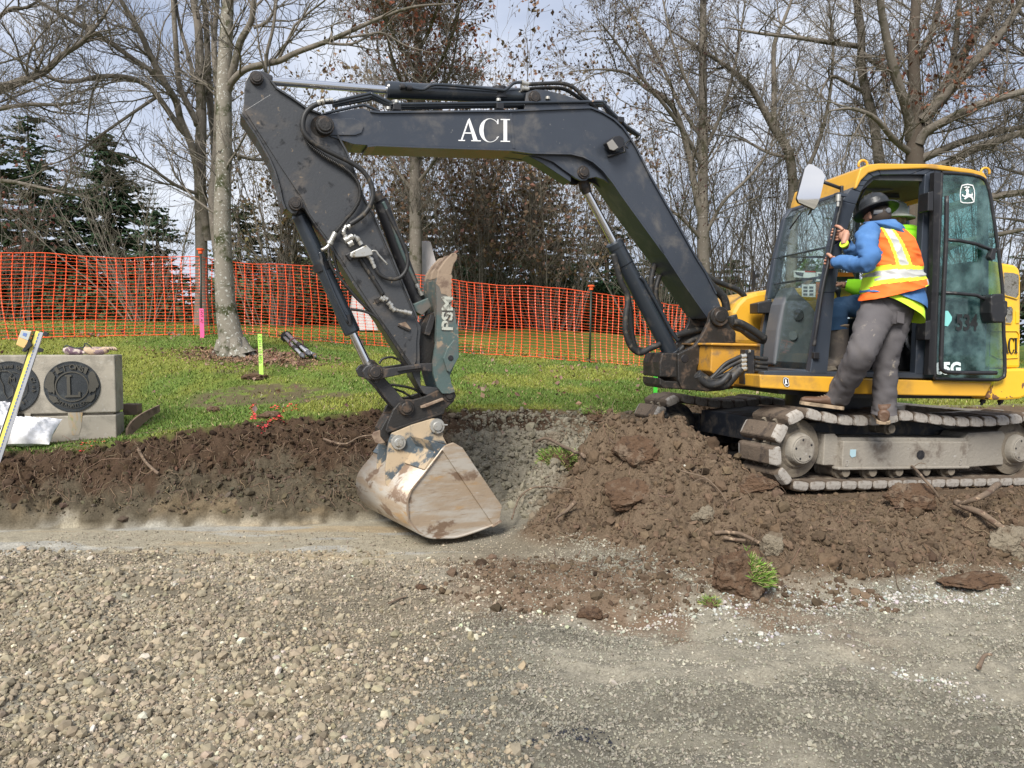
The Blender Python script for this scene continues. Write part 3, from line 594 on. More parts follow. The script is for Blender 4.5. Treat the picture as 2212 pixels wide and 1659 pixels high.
# serif letters
def serif(pt, nlat, th, parent, m, name='lettering'):
    mb = MB()
    def poly(q): mb.prism([pt(x, y) for x, y in q], nlat*th)
    # A
    poly([(0,0),(44,0),(44,7),(0,7)]); poly([(86,0),(150,0),(150,7),(86,7)]); poly([(16,7),(26,7),(68,128),(62,140)])
    poly([(100,7),(128,7),(74,155),(62,140)]); poly([(40,50),(98,50),(95,58),(43,58)])
    # C as quads along an arc
    n = 30; a0, a1 = math.radians(38), math.radians(322); cx, cy = 210, 75; q = []
    for i in range(n+1):
        a = a0+(a1-a0)*i/n; thk = 4+24*max(0.0, -math.cos(a))**1.1+3*abs(math.sin(a)); q.append((a, thk))
    for (a, ta), (b, tb) in zip(q[:-1], q[1:]):
        ro = lambda t: (cx+70*math.cos(t), cy+80*math.sin(t)); ri = lambda t, k: (cx+(70-k)*math.cos(t), cy+(80-k*0.45)*math.sin(t))
        poly([ro(a), ro(b), ri(b, tb), ri(a, ta)])
    poly([(258,118),(268,118),(268,150),(262,150)]); poly([(262,24),(272,34),(266,36),(254,28)])
    # I
    poly([(283,0),(345,0),(345,7),(283,7)]); poly([(283,146),(345,146),(345,153),(283,153)]); poly([(302,7),(326,7),(326,146),(302,146)])
    return obj(name, mb, m, parent)
def mp(u, v): return B(zb(1030+u*1.0, 944-v*1.0+u*0.02), -WB/2-0.003)
serif(mp, B.lat, 0.006, boom, M['white'])
# work light
wl = prism_px(B, [z2(985,725), z2(1045,675), z2(1090,668), z2(1122,690), z2(1118,760), z2(1060,800), z2(1010,760)], -WB/2-0.10, 0.08, 'work_light', M['black'], 0.008, boom)
prism_px(B, [z2(985,730), z2(1030,700), z2(1078,765), z2(1040,790), z2(1008,780)], -WB/2-0.108, 0.01, 'lens', M['lens'], 0.003, wl)
obj('light_bracket', MB().tube([B(z2(990,840), -WB/2-0.02), B(z2(1080,810), -WB/2-0.05), B(z2(1125,800), -WB/2-0.06), B(z2(1110,700), -WB/2-0.06)], 0.012, 8), M['black'], boom)
obj('light_cable', MB().tube(cat([B(z2(1120,750), -WB/2-0.05), B(z2(1150,770), -WB/2-0.04), B(z2(1130,740), -WB/2-0.03), B(z2(1190,690), -WB/2-0.0)]), 0.006, 6), M['rubber'], boom)
# --- arm
WA = 0.23
arm_o = [z1(125,300), z1(135,235), z1(165,180), z1(205,155), z1(245,158), z1(285,195), z1(325,235), z1(380,300), z1(500,375), z1(620,460), z1(720,500), z1(800,560), z1(870,690), z1(930,800), z1(985,940), z1(1060,1150),
         z4(760,330), z4(880,610), z4(1000,900), z4(1090,1120), z4(1125,1180), z4(1112,1300), z4(1115,1450), z8(920,240), z8(1000,250), z8(1150,270), z8(1195,300), z8(1180,350), z8(1130,370), z8(1030,340), z8(940,300), z8(860,170), z4(1050,1540), z4(960,1400), z4(800,1150), z4(600,870), z4(400,545), z4(300,400),
         z1(600,1250), z1(560,1240), z1(540,1290), z1(500,1290), z1(455,1250), z1(430,1180), z1(405,1060), z1(372,950), z1(330,850), z1(235,680), z1(140,540), z1(105,495), z1(118,420)]
arm = prism_px(B, arm_o, -WA/2, WA, 'arm', M['arm'])
# raised side plate between the flanges, ear plate and seams
side = [z1(130,470), z1(330,345), z1(370,350), z1(600,470), z1(690,560), z1(850,740), z1(905,800), z1(985,960), z1(1045,1150), z4(745,340), z4(865,620), z4(985,905), z4(1075,1125), z4(1095,1200), z4(1085,1300), z4(1085,1450), z4(1060,1500), z4(880,1230), z4(760,1060), z4(600,820), z4(410,520), z4(320,400), z1(640,1290), z1(590,1180), z1(420,930), z1(300,740), z1(140,495)]
prism_px(B, side, -WA/2-0.014, 0.02, 'arm_side_plate', M['arm'], 0.003, arm)
obj('arm_edge_flange', flange(B, [z1(330,235), z1(380,300), z1(500,375), z1(620,460), z1(720,500), z1(800,560), z1(870,690), z1(930,800), z1(985,940), z1(1060,1150), z4(760,330), z4(880,610), z4(1000,900), z4(1090,1120)], 0.012, WA+0.05, 1), M['arm'], arm)
obj('arm_edge_flange', flange(B, [z1(105,495), z1(140,540), z1(235,680), z1(330,850), z1(372,950), z1(405,1060), z1(430,1180), z1(455,1250)], 0.012, WA+0.05, -1), M['arm'], arm)
prism_px(B, [z4(945,1160), z4(1040,1200), z4(1030,1218), z4(935,1172)], -WA/2-0.03, 0.03, 'arm_bracket', M['greasy'], 0.003, arm)
prism_px(B, [z4(940,1155), z4(1000,1140), z4(1042,1195), z4(1035,1205)], -WA/2-0.017, 0.004, 'arm_bracket', M['bareiron'], 0.0, arm)
# pins
pin(B, z1(222,205), -WA/2-0.045, 0.05, 0.036, collar=0.047)
pin(B, z1(765,582), -WB/2-0.075, 0.08, 0.050, 'greasy', collar=0.066)
obj('pin', MB().lathe(B(z1(735,600), -WB/2-0.02), B(z1(735,600), 0.3), [(0,0.0),(0,0.075),(0.35,0.075)], 30), M['greasy'], EXC)
pin(B, z1(533,1205), -WA/2-0.045, 0.05, 0.034, collar=0.049)
pin(B, z2(420,362), -0.125, 0.03, 0.040, collar=0.052); pin(B, z2(808,958), -0.125, 0.03, 0.040, collar=0.054)
# --- arm cylinder on top of the boom
bar = cyl(B, zb(545,603), zb(1478,645), 0, [(0,0),(0,0.060),(0.015,0.066),(0.09,0.066),(0.0901,0.062),(0.985,0.062),(0.99,0.066),(1.0,0.066),(1.0,0)], 'arm_cylinder', M['cyl'])
cyl(B, z1(300,238), zb(552,604), 0, [(0,0.030),(1,0.030)], 'rod', M['chrome'], bar)
cyl(B, z1(222,205), z1(345,250), 0, [(0,0.03),(0.2,0.05),(0.9,0.045),(1,0.032)], 'rod_eye', M['steel'], bar)
cyl(B, zb(1470,645), z2(420,362), 0, [(0,0.055),(0.9,0.05),(1.3,0.05)], 'cylinder_eye', M['steel'], bar)
cyl(B, zb(1295,590), zb(1302,665), 0, [(0,0.070),(0,0.072),(1,0.072)], 'clamp', M['black'], bar)
hose(B, [zb(640,580), zb(680,580), zb(790,600), zb(870,568), zb(1100,582), zb(1300,602), zb(1345,602), zb(1400,558), zb(1455,552)], -0.085, 0.012, 'hydraulic_pipe', 'cyl', bar, 5)
for q in (zb(655,578), zb(700,588)): cyl(B, (q[0]-5, q[1]), (q[0]+5, q[1]+1), -0.085, [(0,0),(0,0.021),(1,0.021),(1,0)], 'pipe_fitting', M['black'], bar)
hose(B, [zb(1500,565), zb(1700,558), zb(1790,580), zb(1860,640), zb(1960,735)], -0.07, 0.016); hose(B, [zb(1500,596), zb(1650,588), zb(1750,602), zb(1850,665), zb(1930,725)], -0.02, 0.016)
for a_, b_ in ((zb(1450,555), zb(1500,563)), (zb(1450,592), zb(1500,596))): cyl(B, a_, b_, -0.075, [(0,0),(0,0.023),(0.25,0.023),(0.25,0.016),(1,0.016),(1,0)], 'hose_fitting', M['zinc'])
# --- pipes along the boom
for dy, o_ in ((0, -0.11), (16, -0.06), (28, 0.02)):
    hose(B, [zb(185,684+dy), zb(430,628+dy*1.4), zb(450,630+dy), zb(590,695+dy), zb(620,698+dy), zb(1300,690+dy*0.9), zb(1960,682+dy), zb(2005,690+dy), z2(1000,460+dy*1.2), z2(1130,585+dy), z2(1225,655+dy*0.6), z2(1246,680), z2(1225,712)], o_, 0.0125, 'hydraulic_pipe', 'cyl', boom, 4)
hose(B, [zb(120,765), zb(250,735), zb(380,706), zb(420,712), zb(500,745)], -0.10, 0.011, 'hydraulic_pipe', 'cyl', boom, 4)
for q in (zb(615,722), zb(1302,716), z2(1085,550)):
    c_ = B(q, -0.10); mb = MB(); mb.box(c_, 0.06, 0.06, 0.045, Matrix.Rotation(math.radians(20), 3, 'Z')); obj('pipe_clamp', mb, M['black'], boom, 0.004)
for q in (zb(615,690), zb(1298,678), zb(1628,665), zb(560,735)): obj('clamp_bolt', MB().lathe(B(q, -0.11), B((q[0], q[1]-6), -0.11), [(0,0.0),(0,0.02),(0.02,0.02),(0.02,0)], 6), M['zinc'], boom)
# --- bucket cylinder
bc = cyl(B, z4(150,290), z4(580,1232), 0.0, [(0,0),(0,0.050),(0.02,0.058),(0.80,0.058),(0.801,0.063),(0.985,0.063),(1.0,0.058),(1.0,0)], 'bucket_cylinder', M['cyl'])
cyl(B, z4(575,1220), z4(700,1480), 0, [(0,0.033),(1,0.033)], 'rod', M['chrome'], bc)
cyl(B, z4(130,200), z4(155,300), 0, [(-0.3,0.045),(1.0,0.052)], 'cylinder_eye', M['steel'], bc)
cyl(B, z4(690,1460), z4(765,1545), 0, [(0,0.036),(0.2,0.05),(0.9,0.06),(1.2,0.06)], 'rod_eye', M['greasy'], bc)
cyl(B, z4(322,680), z4(345,735), -0.0, [(0,0.066),(1,0.066)], 'clamp', M['black'], bc)
hose(B, [z4(320,590), z4(335,640), z4(345,700), z4(450,960), z4(545,1150)], -0.07, 0.012, 'hydraulic_pipe', 'cyl', bc, 4)
cyl(B, z4(548,1085), z4(562,1165), -0.065, [(0,0.018),(1,0.018)], 'pipe_fitting', M['black'], bc)
# --- thumb cylinder behind the arm
tc_ = cyl(B, z4(790,165), z4(1105,1010), 0.06, [(0,0),(0,0.045),(0.02,0.058),(0.9,0.058),(0.9,0.066),(1.0,0.066),(1.0,0)], 'thumb_cylinder', M['black'])
hose(B, [z4(820,190), z4(870,300), z4(960,560), z4(1090,850)], 0.0, 0.013, 'hydraulic_pipe', 'teal', tc_, 5)
cyl(B, z4(1085,840), z4(1130,930), -0.02, [(0,0),(0,0.016),(0.3,0.018),(0.3,0.013),(0.6,0.013),(0.6,0.018),(1,0.018)], 'hose_fitting', M['zinc'], tc_)
cyl(B, z4(760,110), z4(800,180), 0.03, [(0,0),(0,0.035),(1,0.045)], 'cylinder_eye', M['greasy'], tc_)
prism_px(B, [z4(1060,1000), z4(1180,950), z4(1205,1020), z4(1130,1090), z4(1080,1060)], -0.09, 0.2, 'cylinder_lug', M['teal'], 0.006, tc_)
# --- hoses on the arm
hose(B, [z1(820,402), z1(740,410), z1(650,450), z1(598,520), z1(590,620), z1(640,700), z1(750,775), z1(870,835), z1(970,885), z1(1065,955), z1(1125,1045), z1(1142,1150), z1(1110,1245), z1(1050,1315), z1(960,1375)], -WB/2-0.06, 0.0185)
hose(B, [z1(592,640), z1(640,740), z1(760,835), z1(880,905), z1(975,975), z1(1030,1060), z1(1040,1155), z1(1000,1250), z1(930,1335), z1(850,1435)], -WA/2-0.05, 0.0150, 'spring_guarded_hose', 'rubber', ribs=True)
cyl(B, z1(845,1440), z1(800,1530), -WA/2-0.05, [(0,0),(0,0.019),(0.8,0.019),(0.8,0.024),(1,0.024)], 'hose_fitting', M['zinc'])
hose(B, [z1(800,1525), z1(780,1555), z1(735,1580)], -WA/2-0.05, 0.013, 'hose_fitting', 'zinc')
for a_, b_, r_ in ((z1(700,415), z1(755,402), 0.022), (z1(765,400), z1(825,392), 0.019)): cyl(B, a_, b_, -WB/2-0.06, [(0,0),(0,r_),(0.45,r_),(0.45,r_*0.8),(0.6,r_*0.8),(0.6,r_),(1,r_)], 'hose_fitting', M['zinc'])
hose(B, [z4(640,640), z4(690,720), z4(750,810), z4(820,925)], -WA/2-0.035, 0.016); hose(B, [z4(760,705), z4(795,765), z4(870,800), z4(955,790), z4(1010,715), z4(1012,610), z4(965,490), z4(905,370), z4(845,250)], -WA/2-0.06, 0.015)
hose(B, [z4(390,560), z4(410,700), z4(520,840), z4(640,980), z4(760,1090), z4(830,1170)], -WA/2+0.03, 0.010); hose(B, [z4(420,560), z4(470,760), z4(560,900), z4(700,1040), z4(800,1140), z4(860,1230)], -WA/2+0.05, 0.010)
hose(B, [z4(560,1040), z4(680,1060), z4(770,1110), z4(830,1190), z4(950,1370), z4(1040,1500)], -WA/2-0.02, 0.010)
# valve block and its fittings
vb = prism_px(B, [z4(565,590), z4(690,530), z4(740,580), z4(740,610), z4(680,625), z4(575,632), z4(560,620)], -WA/2-0.09, 0.07, 'valve_block', M['zinc'], 0.006)
prism_px(B, [z4(525,610), z4(560,588), z4(590,640), z4(560,655)], -WA/2-0.06, 0.05, 'valve_bracket', M['black'], 0.004, vb)
for a_, b_, r_ in ((z4(530,380), z4(505,430), 0.014), (z4(505,430), z4(530,475), 0.016), (z4(515,500), z4(580,465), 0.024), (z4(545,530), z4(580,510), 0.022), (z4(585,460), z4(620,480), 0.016), (z4(615,475), z4(650,530), 0.018), (z4(700,612), z4(735,655), 0.018), (z4(730,655), z4(758,715), 0.015), (z4(540,395), z4(580,365), 0.019),
                   (z4(820,945), z4(855,965), 0.018), (z4(860,985), z4(890,1015), 0.020), (z4(880,1020), z4(915,1050), 0.020), (z4(915,1045), z4(985,1062), 0.013), (z4(985,1060), z4(1045,1075), 0.018), (z4(800,950), z4(830,970), 0.017)):
    cyl(B, a_, b_, -WA/2-0.06, [(0,0),(0,r_),(0.4,r_),(0.4,r_*0.78),(0.55,r_*0.78),(0.55,r_),(1,r_),(1,0)], 'hose_fitting', M['zinc'], vb)
hose(B, [z4(735,580), z4(765,580), z4(790,615), z4(858,688)], -WA/2-0.10, 0.0065, 'valve_lever', 'zinc', vb, 4)
prism_px(B, [z4(750,960), z4(830,920), z4(860,955), z4(770,1000)], -WA/2-0.03, 0.03, 'hose_bracket', M['greasy'], 0.003)
# --- linkage, coupler, thumb
lk = MB(); q_ = [z8(455,125), z8(480,90), z8(530,70), z8(600,78), z8(640,105), z8(740,90), z8(920,62), z8(1010,60), z8(1010,130), z8(930,120), z8(800,140), z8(700,165), z8(630,178), z8(590,190), z8(540,195), z8(480,180)]
for o_ in (-WA/2-0.055, WA/2+0.02): prism_px(B, q_, o_, 0.035, None, None, mb=lk, tr=-WA/2-0.055)
obj('guide_link', lk, M['steel'], EXC, 0.006)
prism_px(B, [z8(735,95), z8(925,75), z8(928,98), z8(735,125)], -WA/2-0.075, 0.022, 'link_stop', M['steel'], 0.003)
pin(B, z8(562,132), -WA/2-0.085, 0.04, 0.042, collar=0.056); cyl(B, z8(570,180), z8(568,215), -WA/2-0.03, [(0,0.012),(1,0.012)], 'grease_bolt', M['pin'])
lk = MB(); q_ = [z8(500,180), z8(560,165), z8(625,170), z8(690,240), z8(780,345), z8(850,380), z8(860,440), z8(800,470), z8(740,450), z8(690,400), z8(640,340), z8(580,260)]
for o_ in (-0.10, 0.065): prism_px(B, q_, o_, 0.035, None, None, mb=lk, tr=-0.10)
prism_px(B, [z8(600,240), z8(650,240), z8(720,350), z8(690,380)], -0.065, 0.13, None, None, mb=lk)
obj('bucket_link', lk, M['steel'], EXC, 0.006)
cp = MB(); q_ = [z8(640,600), z8(655,540), z8(700,430), z8(745,375), z8(800,348), z8(860,350), z8(960,320), z8(1050,278), z8(1120,268), z8(1185,280), z8(1200,318), z8(1180,365), z8(1110,430), z8(1105,462), z8(900,540), z8(700,600)]
for o_ in (-0.165, 0.13): prism_px(B, q_, o_, 0.035, None, None, mb=cp, tr=-0.165)
prism_px(B, [z8(600,590), z8(660,480), z8(1090,470), z8(1090,540), z8(700,680), z8(640,690), z8(600,640)], -0.125, 0.25, None, None, mb=cp)
cpo = obj('quick_coupler', cp, M['greasy'], EXC, 0.006)
prism_px(B, [z8(920,400), z8(1095,335), z8(1102,352), z8(960,410), z8(922,418)], -0.195, 0.035, 'coupler_stop', M['bareiron'], 0.003, cpo)
prism_px(B, [z8(650,598), z8(1090,448), z8(1095,462), z8(655,612)], -0.185, 0.03, 'coupler_flange', M['greasy'], 0.002, cpo)
prism_px(B, [z8(535,640), z8(545,610), z8(600,590), z8(650,560), z8(640,690), z8(600,700), z8(560,690)], -0.11, 0.03, 'coupler_eye', M['bareiron'], 0.004, cpo)
pin(B, z8(810,415), -0.21, 0.05, 0.042, 'greasy', collar=0.058); pin(B, z8(1150,318), -0.185, 0.03, 0.030, collar=0.048)
th = MB(); pl_ = [c6(1380,680), c6(1580,668)]+[c6(1588-(i % 2)*22, 700+i*38) for i in range(13)]+[c6(1625,1160), c6(1650,1400), z4(1415,1130), z4(1420,1300), z4(1418,1420), z4(1385,1480), z4(1380,1500), z8(1150,160), z8(1160,220), z8(1190,285), z8(1150,300), z8(1090,300), z8(1050,250), z8(1020,150), z8(1015,60), z4(1240,1300), z4(1250,1100), c6(1370,1400), c6(1358,1100), c6(1350,780)]
prism_px(B, pl_, -0.20, 0.035, None, None, mb=th); prism_px(B, pl_, 0.165, 0.035, None, None, mb=th, tr=-0.20)
prism_px(B, [c6(1365,740), c6(1440,730), c6(1450,1650), c6(1380,1650)], -0.165, 0.33, None, None, mb=th)
tho = obj('thumb', th, M['teal'], EXC, 0.004)
prism_px(B, [c6(1380,678), c6(1582,668), c6(1592,705), c6(1572,740), c6(1592,780), c6(1568,820), c6(1586,860), c6(1570,900), c6(1580,960), c6(1560,1010), c6(1500,960), c6(1430,945), c6(1405,850), c6(1352,800)], -0.203, 0.006, 'bare_steel_tip', M['bareiron'], 0.001, tho)
tn = [c6(1365,720), c6(1385,610), c6(1480,470), c6(1590,355), c6(1640,350), c6(1668,385), c6(1655,450), c6(1610,520), c6(1575,670)]
for i_, o_ in enumerate((-0.20, 0.0, 0.17)): prism_px(B, tn, o_, 0.055, 'tine', M['bareiron'], 0.006, tho, tr=-0.20)
prism_px(B, [z4(1300,1430), z4(1330,1350), z4(1385,1280), z4(1420,1300), z4(1422,1420), z4(1385,1485), z4(1352,1540), z4(1330,1530)], -0.235, 0.035, 'thumb_lug', M['teal'], 0.004, tho)
pin(B, z4(1358,1428), -0.24, 0.01, 0.022, 'black', parent=tho)
o3 = B(c6(1590,1488), -0.203); text('lettering', 'PSM', o3, Vector((0,0,1)), -B.lat.cross(Vector((0,0,1))), 0.12, M['wornletter'], tho, 0.006, 0.003, 1.28)
prism_px(B, [z4(1105,1200), z4(1160,1090), z4(1230,1060), z4(1245,1200), z4(1225,1350), z4(1190,1500), z4(1115,1510)], -0.06, 0.12, 'thumb_bracket', M['greasy'], 0.006)
prism_px(B, [z4(1160,1190), z4(1200,1080), z4(1235,1100), z4(1215,1190), z4(1190,1250), z4(1150,1240)], -0.10, 0.05, 'thumb_stop_pin', M['steel'], 0.004)
hose(B, [z8(590,65), z8(620,25), z8(700,15), z8(790,65)], 0.05, 0.009); hose(B, [z8(680,230), z8(760,240), z8(850,260), z8(900,290), z8(920,330)], 0.03, 0.010); hose(B, [z8(690,260), z8(780,290), z8(860,340)], 0.06, 0.009)
# --- bucket
def b_(x, y, o): return B(z8(x, y), o)
BW0, BW1 = -0.50, 0.50
BP = Pl(B(z8(1100, 1050), BW0), 31)
def bp_(x, y, o=0.0): return BP(z8(x, y), o)
sideq = [(1085,722),(1180,690),(1250,730),(1330,850),(1560,1190),(1540,1312),(1480,1345),(1240,1428),(1100,1440),(1010,1440),(940,1418),(880,1375),(830,1310),(808,1230),(812,1140),(850,1055),(960,915)]
shell = [(1105,715),(960,905),(845,1050),(802,1140),(798,1230),(822,1318),(872,1385),(935,1430),(1010,1452),(1100,1452),(1240,1440),(1490,1352),(1545,1318)]
bk = MB(); vs = []; a_ = cat([bp_(x, y, -0.012) for x, y in shell], 5); ctr = bp_(1150, 1050)
n = len(a_)
for p in a_:
    i_ = p+(ctr-p).normalized()*0.016; vs += [p, i_, i_+BP.lat*(BW1-BW0+0.024), p+BP.lat*(BW1-BW0+0.024)]
fs = [[i*4+k, i*4+(k+1) % 4, i*4+4+(k+1) % 4, i*4+4+k] for i in range(n-1) for k in range(4)]+[[3,2,1,0],[n*4-4,n*4-3,n*4-2,n*4-1]]
bk.add(vs, fs, True)
for o_ in (BW0, BW1-0.02): bk.prism([bp_(x, y)+BP.lat*(o_-BW0) for x, y in sideq], BP.lat*0.02)
bko = obj('bucket', bk, M['bucket'], EXC)
for o_ in (0.0, BW1-BW0+0.002): obj('side_cutter', MB().prism([bp_(x, y, -0.016)+BP.lat*o_ for x, y in ((1090,748),(1110,715),(1180,690),(1250,730),(1330,850),(1562,1190),(1542,1312),(1492,1340))], BP.lat*0.014), M['bucket'], bko, 0.003)
obj('cutting_edge', MB().prism([bp_(x, y, -0.02) for x, y in ((1480,1352),(1492,1362),(1566,1318),(1552,1300))], BP.lat*(BW1-BW0+0.04)), M['bareiron'], bko, 0.003)
obj('wear_strip', MB().prism([bp_(x, y, -0.012) for x, y in ((945,935),(965,925),(850,1070),(822,1150),(826,1300),(900,1385),(960,1425),(900,1405),(820,1320),(803,1230),(806,1140),(838,1060))], BP.lat*0.012), M['bareiron'], bko, 0.002)
earq = [(690,615),(850,548),(1010,500),(1062,500),(1105,560),(1095,640),(1125,700),(1000,680),(880,830),(760,960),(668,1050),(640,1015),(640,900),(655,760),(665,680)]
for o_ in (0, 0.36): obj('bucket_ear', MB().prism([b_(x, y, -0.195)+B.lat*o_ for x, y in earq], B.lat*0.03), M['bucketblue'], bko, 0.004)
obj('bucket_top_plate', MB().prism([bp_(x, y, -0.006) for x, y in ((985,672),(1120,706),(960,912),(940,900),(1030,760))], BP.lat*(BW1-BW0+0.012)), M['bucketblue'], bko, 0.004)
pin(B, z8(748,690), -0.235, 0.05, 0.034, 'zinc', collar=0.056); pin(B, z8(1055,562), -0.235, 0.05, 0.036, 'zinc', collar=0.058)
cyl(B, z8(1100,550), z8(1130,550), -0.22, [(0,0.006),(1,0.006)], 'pin_clip', M['zinc'])
# --- boom cylinder
bo = cyl(B, z5(232,105), z5(690,985), 0, [(0,0),(0,0.066),(0.012,0.078),(0.05,0.078),(0.0501,0.073),(0.19,0.073),(0.1901,0.078),(0.20,0.073),(0.985,0.073),(0.99,0.080),(1.0,0.080),(1.0,0)], 'boom_cylinder', M['cyl'])
cyl(B, z2(815,1100), z2(1050,1540), 0, [(0,0.034),(1,0.034)], 'rod', M['chrome'], bo)
cyl(B, z2(790,1030), z2(830,1130), 0, [(0,0.04),(0.5,0.05),(1,0.036)], 'rod_eye', M['greasy'], bo)
hose(B, [z5(440,380), z5(480,420), z5(500,460), z5(600,640), z5(700,830), z5(745,890)], -0.07, 0.016, 'hydraulic_pipe', 'cyl', bo, 4)
for pts, r_ in (([z5(230,200), z5(290,420), z5(345,540), z5(330,700), z5(330,820), z5(370,930), z5(440,985), z5(520,950), z5(600,915)], 0.026), ([z5(345,540), z5(365,640), z5(375,800), z5(400,930), z5(460,970)], 0.024),
                ([z5(560,280), z5(530,420), z5(540,560), z5(600,640)], 0.024), ([z5(600,370), z5(570,470), z5(575,560), z5(620,640)], 0.022),
                ([z5(720,850), z5(830,820), z5(960,790), z5(1040,770)], 0.030), ([z5(740,980), z5(830,900), z5(930,850)], 0.026), ([z5(770,960), z5(860,890), z5(960,850)], 0.016)):
    hose(B, pts, 0.10 if pts[0][1] > 560 else -0.05, r_)
# --- swing bracket, swing frame and hose bundles
S = Pl(P(1500, 800, 6.80), 14)
br = MB()
q1_ = [z5(740,990), z5(870,930), z5(930,850), z5(985,740), z5(1000,665), z5(1040,628), z5(1100,632), z5(1138,665), z5(1165,740), z5(1205,830), z5(1200,905), z5(1035,915), z5(1020,940), z5(940,1010), z5(900,1090), z5(890,1150), z5(920,1225), z5(1010,1250), z5(1160,1230), z5(1155,1262), z5(1080,1285), z5(980,1292), z5(780,1275), z5(745,1200)]
for o_ in (-0.20, 0.17): prism_px(S, q1_, o_, 0.045, None, None, mb=br, tr=-0.20)
prism_px(S, [z5(600,1060), z5(620,985), z5(745,985), z5(745,1180), z5(600,1175)], -0.17, 0.36, None, None, mb=br)
prism_px(S, [z5(597,1180), z5(640,1205), z5(745,1210), z5(775,1272), z5(630,1266), z5(600,1240)], -0.17, 0.36, None, None, mb=br)
bro = obj('swing_bracket', br, M['greasy'], EXC, 0.010)
pin(S, z5(1085,695), -0.245, 0.05, 0.052, 'greasy', collar=0.085); pin(S, z5(800,1030), -0.205, 0.01, 0.036, 'black', collar=0.05)
sf = MB(); prism_px(K, [z5(1010,930), z5(1398,925), z5(1392,1250), z5(1160,1250), z5(1000,1130)], 0.42, 0.9, None, None, mb=sf)
prism_px(K, [z5(1010,905), z5(1402,912), z5(1402,935), z5(1005,925)], 0.38, 1.0, None, None, mb=sf)
M['ochre'] = pbr('dirty_yellow_casting', (0.50, 0.25, 0.03), 0.5, 0, [((0.10, 0.06, 0.03), 4, 0.48, 0.60), ((0.25, 0.15, 0.06), 9, 0.5, 0.7)], (50, 0.3))
obj('swing_frame', sf, M['ochre'], EXC, 0.012)
obj('swing_post', MB().lathe(S(z5(1010,935), 0.08), S(z5(1010,1150), 0.08), [(0,0),(0,0.09),(0.36,0.09),(0.36,0)], 28), M['ochre'], EXC)
obj('swing_post', MB().lathe(S(z5(1060,940), 0.04), S(z5(1060,1220), 0.04), [(0,0),(0,0.13),(0.37,0.13),(0.37,0)], 28), M['ochre'], EXC)
mf = prism_px(K, [z5(1278,958), z5(1352,962), z5(1350,1232), z5(1268,1232)], 0.20, 0.10, 'hose_manifold', M['black'], 0.006)
for q in (z5(1302,972), z5(1298,1208)): cyl(K, q, (q[0]+3, q[1]), 0.19, [(0,0),(0,0.014),(1,0.014)], 'bolt', M['zinc'], mf)
for i_, (a_, b2, y0, c_) in enumerate([((1110,1080),(1180,1040),1010,(900,1170)), ((1120,1110),(1190,1070),1045,(905,1185)), ((1130,1150),(1200,1100),1078,(915,1200)), ((1150,1200),(1200,1140),1110,(930,1220))]):
    h_ = hose(K, [z5(c_[0],c_[1]), z5(990,1195), z5(*a_), z5(*b2), z5(1250,y0), z5(1290,y0)], 0.20, 0.017); cyl(K, z5(1240,y0+4), z5(1280,y0-2), 0.20, [(0,0),(0,0.021),(0.3,0.021),(0.3,0.019),(1,0.019)], 'hose_fitting', M['zinc'], h_)
    hose(K, [z5(1350,y0+10), z5(1400,y0+18), z5(1450,y0+22)], 0.22, 0.017)
hose(K, [z5(895,1150), z5(950,1190), z5(1040,1240), z5(1120,1235), z5(1190,1160), z5(1240,1110)], 0.16, 0.038, 'hose_sleeve'); hose(K, [z5(905,1165), z5(940,1210), z5(1000,1240), z5(1090,1215), z5(1150,1150)], 0.12, 0.030, 'hose_sleeve')
hose(K, [z5(1170,690), z5(1195,760), z5(1260,790), z5(1340,850), z5(1430,880)], 0.42, 0.042, 'hose_sleeve'); hose(K, [z5(1180,740), z5(1240,750), z5(1330,800), z5(1430,870)], 0.38, 0.030, 'hose_sleeve')
hose(B, [z5(880,210), z5(930,330), z5(1010,400), z5(1100,440), z5(1200,480), z5(1265,530), z5(1290,600), z5(1270,680), z5(1210,740)], 0.05, 0.026, 'hose_sleeve'); hose(B, [z5(900,280), z5(980,420), z5(1060,500), z5(1110,560), z5(1130,650)], -0.02, 0.036, 'hose_sleeve')
# right-hand covers in front of the cab
hd = MB(); prism_px(K, [z5(1160,720), z5(1170,660), z5(1210,590), z5(1270,530), z5(1360,500), z5(1480,480), z5(1700,470), z3(700,1060), z3(900,1090), z3(930,1250), z5(1700,920), z5(1200,915)], 1.05, 0.75, None, None, mb=hd)
hdo = obj('tank_cover', hd, M['yellow'], EXC, 0.04)
prism_px(K, [z5(1375,590), z5(1480,565), z5(1480,670), z5(1375,670)], 0.80, 0.16, 'latch_box', M['black'], 0.008)
mr = MB().tube([K(z5(1450,520), 1.2), K(z5(1450,435), 1.2)], 0.012, 8); mr.tube([K(z5(1340,480), 1.25), K(z5(1400,465), 1.25), K(z5(1450,455), 1.2)], 0.008, 6); obj('far_mirror', mr.prism([K(q, 1.25) for q in (z5(1340,335), z5(1358,335), z5(1352,480), z5(1338,485))], K.lat*0.02), M['black'], EXC)
obj('far_mirror', MB().tube(cat([K(q, 1.25) for q in (z5(1375,270), z5(1392,330), z5(1394,400), z5(1390,465))]), 0.007, 6), M['greyplastic'], EXC)
obj('far_mirror', MB().prism([K(q, 1.24) for q in (z5(1355,362), z5(1390,358), z5(1390,388), z5(1355,390))], K.lat*0.03), M['black'], EXC)
